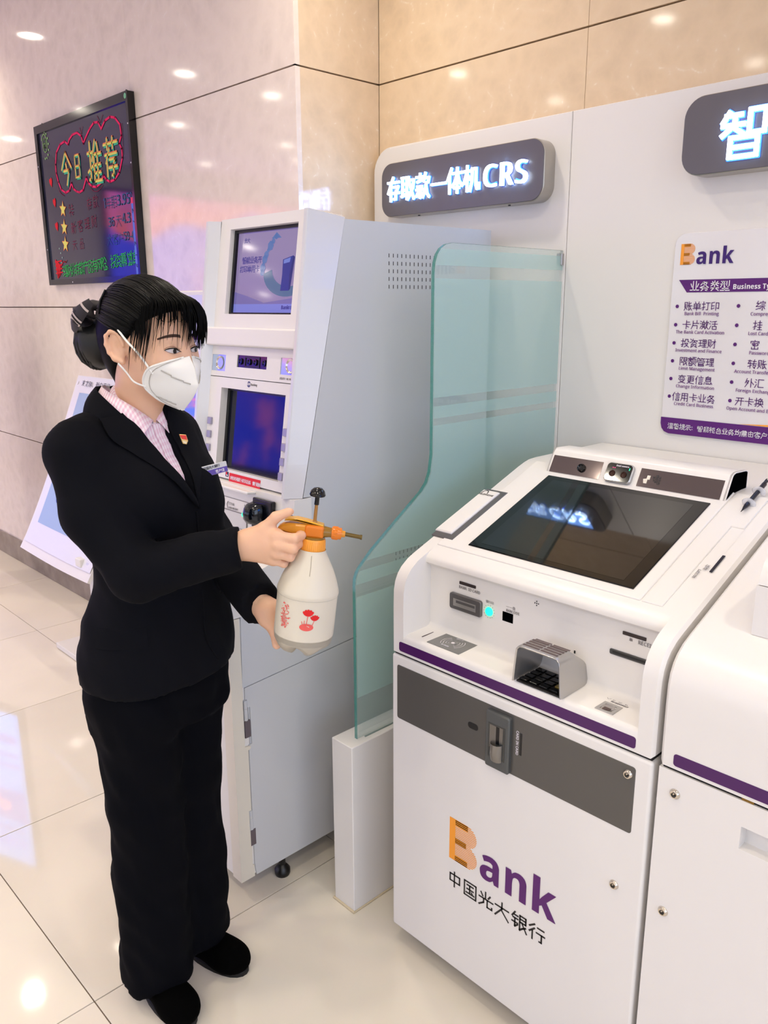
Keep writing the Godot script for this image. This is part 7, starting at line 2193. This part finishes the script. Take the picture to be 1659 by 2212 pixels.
func spray_bottle() -> void:
	var o := thing("spray_bottle", "milky pump spray bottle with orange head and red flower prints, held by the woman", "spray bottle", Vector3(-1.198, 0.944, -0.917))
	o.set_meta("own_axes", true)
	var up := Vector3(0.018, 0.2131, -0.0200).normalized()
	var lat := Vector3(0.691, 0, -0.7226)
	var x := (lat - up * lat.dot(up)).normalized()
	o.transform = Transform3D(Basis(x, up, x.cross(up)), o.position)
	var milk := mat(Color(0.865, 0.83, 0.755), 0.38)
	milk.backlight_enabled = true; milk.backlight = Color(0.25, 0.23, 0.19)
	# blown body: five-lobed foot, straight wall, ridge, sloping shoulder
	var rows := []
	for q in [[0.0265, 0.212], [0.0275, 0.206], [0.0345, 0.193], [0.0455, 0.172], [0.0530, 0.154], [0.0580, 0.138], [0.0600, 0.1315], [0.0605, 0.127], [0.0592, 0.1235], [0.0590, 0.110], [0.0590, 0.080], [0.0590, 0.052], [0.0588, 0.040], [0.0570, 0.028]]:
		var row := []
		for k in 60: row.append(Vector3(cos(TAU * k / 60.0) * q[0], q[1], sin(TAU * k / 60.0) * q[0]))
		rows.append(row)
	var body := part("bottle", mb().sheet(rows, 0.0, true), milk, o)
	var wall_ring: Array = rows[8]
	rows = [rows[rows.size() - 2], rows[rows.size() - 1]]
	for t in 8:
		var u := (t + 1) / 8.0
		var row := []
		for k in 60:
			var a := TAU * k / 60.0
			var c := pow(0.5 + 0.5 * cos(5.0 * a + 0.6), 0.6)
			var r := 0.0570 * (1.0 - 0.10 * u - 0.42 * u * u * u) * (1.0 - 0.10 * (1.0 - c) * u)
			row.append(Vector3(cos(a) * r, lerpf(0.028, -0.001 + 0.020 * (1.0 - c), u), sin(a) * r))
		rows.append(row)
	var last := []
	for k in 60: last.append(Vector3(0.001 * cos(TAU * k / 60.0), 0.016, 0.001 * sin(TAU * k / 60.0)))
	rows.append(last)
	var grey := mat(Color(0.70, 0.665, 0.60), 0.35)
	part("foot", mb().sheet(rows, 0.0, true), grey, o)
	part("level_mark", mb().tube(wall_ring + [wall_ring[0]], 0.0008, 5), mat(Color(0.80, 0.77, 0.70), 0.4), body)
	# printed flowers, wrapped round the wall
	var wrap := func(p: Vector2, ang: float, k := 0.0008) -> Vector3:
		var a := ang - p.x / 0.059
		return Vector3(cos(a) * (0.059 + k), p.y, sin(a) * (0.059 + k))
	var cam_ang := PI / 2.0 + 0.06
	var red := mat(Color(0.86, 0.03, 0.03), 0.45)
	var pale := mat(Color(0.90, 0.36, 0.33), 0.5)
	var put := func(b: MB, poly: PackedVector2Array, ang: float, k := 0.0008) -> void:
		var t := Geometry2D.triangulate_polygon(poly)
		for i in range(0, t.size(), 3):
			var q0: Vector3 = wrap.call(poly[t[i]], ang, k)
			var q1: Vector3 = wrap.call(poly[t[i + 1]], ang, k)
			var q2: Vector3 = wrap.call(poly[t[i + 2]], ang, k)
			var nn := Vector3(q0.x, 0, q0.z).normalized()
			b.tri(q0, q1, q2, nn, nn, nn)
	var petals := func(b: MB, c: Vector2, s: float, ang: float) -> void:
		for k in 5:
			var d := (k - 2) * 0.45
			var p := PackedVector2Array()
			for i in 12:
				var a := TAU * i / 12.0
				p.append(c + (Vector2(cos(a) * s * 0.24, s * 0.42 + sin(a) * s * 0.48)).rotated(-d))
			put.call(b, p, ang, 0.0008 + 0.0001 * k)
	var lotus := mb()
	petals.call(lotus, Vector2(0.012, 0.096), 0.0145, cam_ang)
	petals.call(lotus, Vector2(0.0255, 0.087), 0.0120, cam_ang)
	part("lotus_print", lotus, red, body)
	var pad := mb()
	put.call(pad, disc(Vector2(0.0110, 0.072), 0.0135, 20, 0.55), cam_ang)
	for q in [[0.012, 0.097, 0.010, 0.074], [0.0255, 0.088, 0.021, 0.074], [0.001, 0.084, 0.003, 0.076], [0.006, 0.086, 0.006, 0.076]]:
		var d := (Vector2(q[2], q[3]) - Vector2(q[0], q[1])).normalized().orthogonal() * 0.0006
		put.call(pad, PackedVector2Array([Vector2(q[0], q[1]) + d, Vector2(q[2], q[3]) + d, Vector2(q[2], q[3]) - d, Vector2(q[0], q[1]) - d]), cam_ang)
	part("lotus_leaf_print", pad, pale, body)
	var spr := mb()
	var rng := RandomNumberGenerator.new()
	rng.seed = 6
	for i in 80:
		var t := rng.randf()
		var c := Vector2(rng.randf_range(-0.013, 0.013) * (1.0 - absf(t - 0.45)), lerpf(0.064, 0.112, t))
		put.call(spr, disc(c, rng.randf_range(0.0007, 0.0019), 6), cam_ang + 0.60, 0.0008)
	for k in 5:
		var c := Vector2(-0.006 + 0.003 * k, 0.066)
		put.call(spr, PackedVector2Array([c, c + Vector2(0.0008, 0), c + Vector2(0.002 - 0.0015 * k, 0.022 + 0.004 * (k % 3)), c + Vector2(0.0012 - 0.0015 * k, 0.022 + 0.004 * (k % 3))]), cam_ang + 0.60)
	part("spray_print", spr, pale, body)
	# head
	var amber := mat(Color(0.89, 0.60, 0.19), 0.22)
	amber.backlight_enabled = true; amber.backlight = Color(0.5, 0.25, 0.04)
	var amber2 := mat(Color(0.90, 0.50, 0.13), 0.2)
	amber2.backlight_enabled = true; amber2.backlight = Color(0.45, 0.16, 0.02)
	var olive := mat(Color(0.55, 0.40, 0.12), 0.2)
	var collar := mb()
	collar.lathe([Vector2(0.0, 0.207), Vector2(0.0250, 0.207), Vector2(0.0255, 0.209), Vector2(0.0235, 0.232), Vector2(0.0225, 0.2335), Vector2(0.0, 0.2335)], 30)
	for k in 40:
		var a := TAU * k / 40.0
		collar.tube([Vector3(cos(a) * 0.0252, 0.210, sin(a) * 0.0252), Vector3(cos(a) * 0.0236, 0.230, sin(a) * 0.0236)], 0.0006, 4)
	part("screw_collar", collar, mat(Color(0.95, 0.63, 0.22), 0.35), o)
	part("gasket", mb().lathe([Vector2(0.0, 0.2335), Vector2(0.0215, 0.2335), Vector2(0.0215, 0.2375), Vector2(0.0, 0.2375)], 26), olive, o)
	part("pump_body", mb().rbox(Vector3(0.001, 0.2475, 0.0), Vector3(0.037, 0.0255, 0.029), 0.006, 3), amber2, o)
	var side := Transform3D(Basis(), Vector3.ZERO)
	part("grip", mb().prism(V2([-0.070, 0.2445, -0.067, 0.2505, -0.060, 0.2555, -0.048, 0.2590, -0.014, 0.2600, -0.010, 0.2350, -0.030, 0.2355, -0.048, 0.2385, -0.062, 0.2410]), -0.0055, 0.011, side, 0.004, 60.0).prism(V2([-0.070, 0.2445, -0.067, 0.2505, -0.060, 0.2555, -0.048, 0.2590, -0.014, 0.2600, -0.010, 0.2350, -0.030, 0.2355, -0.048, 0.2385, -0.062, 0.2410]), 0.0055, 0.011, Transform3D(Basis(Vector3(1, 0, 0), Vector3(0, 1, 0), Vector3(0, 0, -1)), Vector3.ZERO), 0.004, 60.0), amber, o)
	part("trigger_lever", mb().prism(V2([-0.058, 0.2625, -0.050, 0.2675, -0.034, 0.2700, -0.014, 0.2675, 0.006, 0.2640, 0.017, 0.2620, 0.018, 0.2585, -0.010, 0.2600, -0.034, 0.2635, -0.048, 0.2635]), -0.010, 0.010, side, 0.002, 60.0), mat(Color(0.86, 0.64, 0.20), 0.22), o)
	var AX := Transform3D(Basis(Vector3(0, 1, 0), Vector3(1, 0, 0), Vector3(0, 0, -1)), Vector3(0, 0.2475, 0))
	part("nozzle_neck", mb().lathe([Vector2(0.0, 0.017), Vector2(0.0115, 0.018), Vector2(0.0095, 0.030), Vector2(0.0095, 0.040), Vector2(0.0, 0.040)], 18, AX), olive, o)
	var nut := mb().lathe([Vector2(0.0, 0.034), Vector2(0.0115, 0.034), Vector2(0.0125, 0.036), Vector2(0.0125, 0.046), Vector2(0.0115, 0.048), Vector2(0.0115, 0.051), Vector2(0.0105, 0.053), Vector2(0.0, 0.053)], 20, AX)
	for k in 14:
		var a := TAU * k / 14.0
		nut.tube([AX * Vector3(cos(a) * 0.0124, 0.0365, sin(a) * 0.0124), AX * Vector3(cos(a) * 0.0124, 0.0455, sin(a) * 0.0124)], 0.0009, 5)
	part("adjusting_nut", nut, amber2, o)
	part("nozzle_cone", mb().lathe([Vector2(0.0, 0.052), Vector2(0.0070, 0.053), Vector2(0.0060, 0.060), Vector2(0.0, 0.060)], 16, AX), amber, o)
	var brass := mat(Color(0.42, 0.35, 0.20), 0.35, 0.8)
	part("brass_tube", mb().tube([Vector3(0.059, 0.2475, 0), Vector3(0.092, 0.2450, 0)], [0.0042, 0.0040], 12).lathe([Vector2(0.0, 0.0), Vector2(0.0050, 0.0), Vector2(0.0050, 0.004), Vector2(0.0, 0.004)], 6, Transform3D(Basis(Vector3(0, 1, 0), Vector3(1, -0.07, 0).normalized(), Vector3(0, 0, -1)), Vector3(0.089, 0.2452, 0))), brass, o)
	part("pump_rod", mb().lathe([Vector2(0.0, 0.260), Vector2(0.006, 0.260), Vector2(0.006, 0.264), Vector2(0.0034, 0.267), Vector2(0.0031, 0.305), Vector2(0.0, 0.305)], 14, Transform3D(Basis(), Vector3(-0.0005, 0, 0))), mat(Color(0.66, 0.48, 0.25), 0.3, 0.4), o)
	part("pump_knob", mb().lathe([Vector2(0.0, 0.299), Vector2(0.0045, 0.299), Vector2(0.0042, 0.316), Vector2(0.0060, 0.3175), Vector2(0.0145, 0.3165), Vector2(0.0155, 0.3185), Vector2(0.0130, 0.3265), Vector2(0.0080, 0.3315), Vector2(0.0, 0.3330)], 22, Transform3D(Basis(), Vector3(-0.0005, 0, 0))), mat(Color(0.018, 0.022, 0.032), 0.14), o)
	part("dip_tube_seam", mb().tube([Vector3(0.002, 0.205, 0.0282), Vector3(0.003, 0.185, 0.0385), Vector3(0.003, 0.170, 0.0465)], 0.0007, 5), mat(Color(0.68, 0.64, 0.56), 0.4), body)
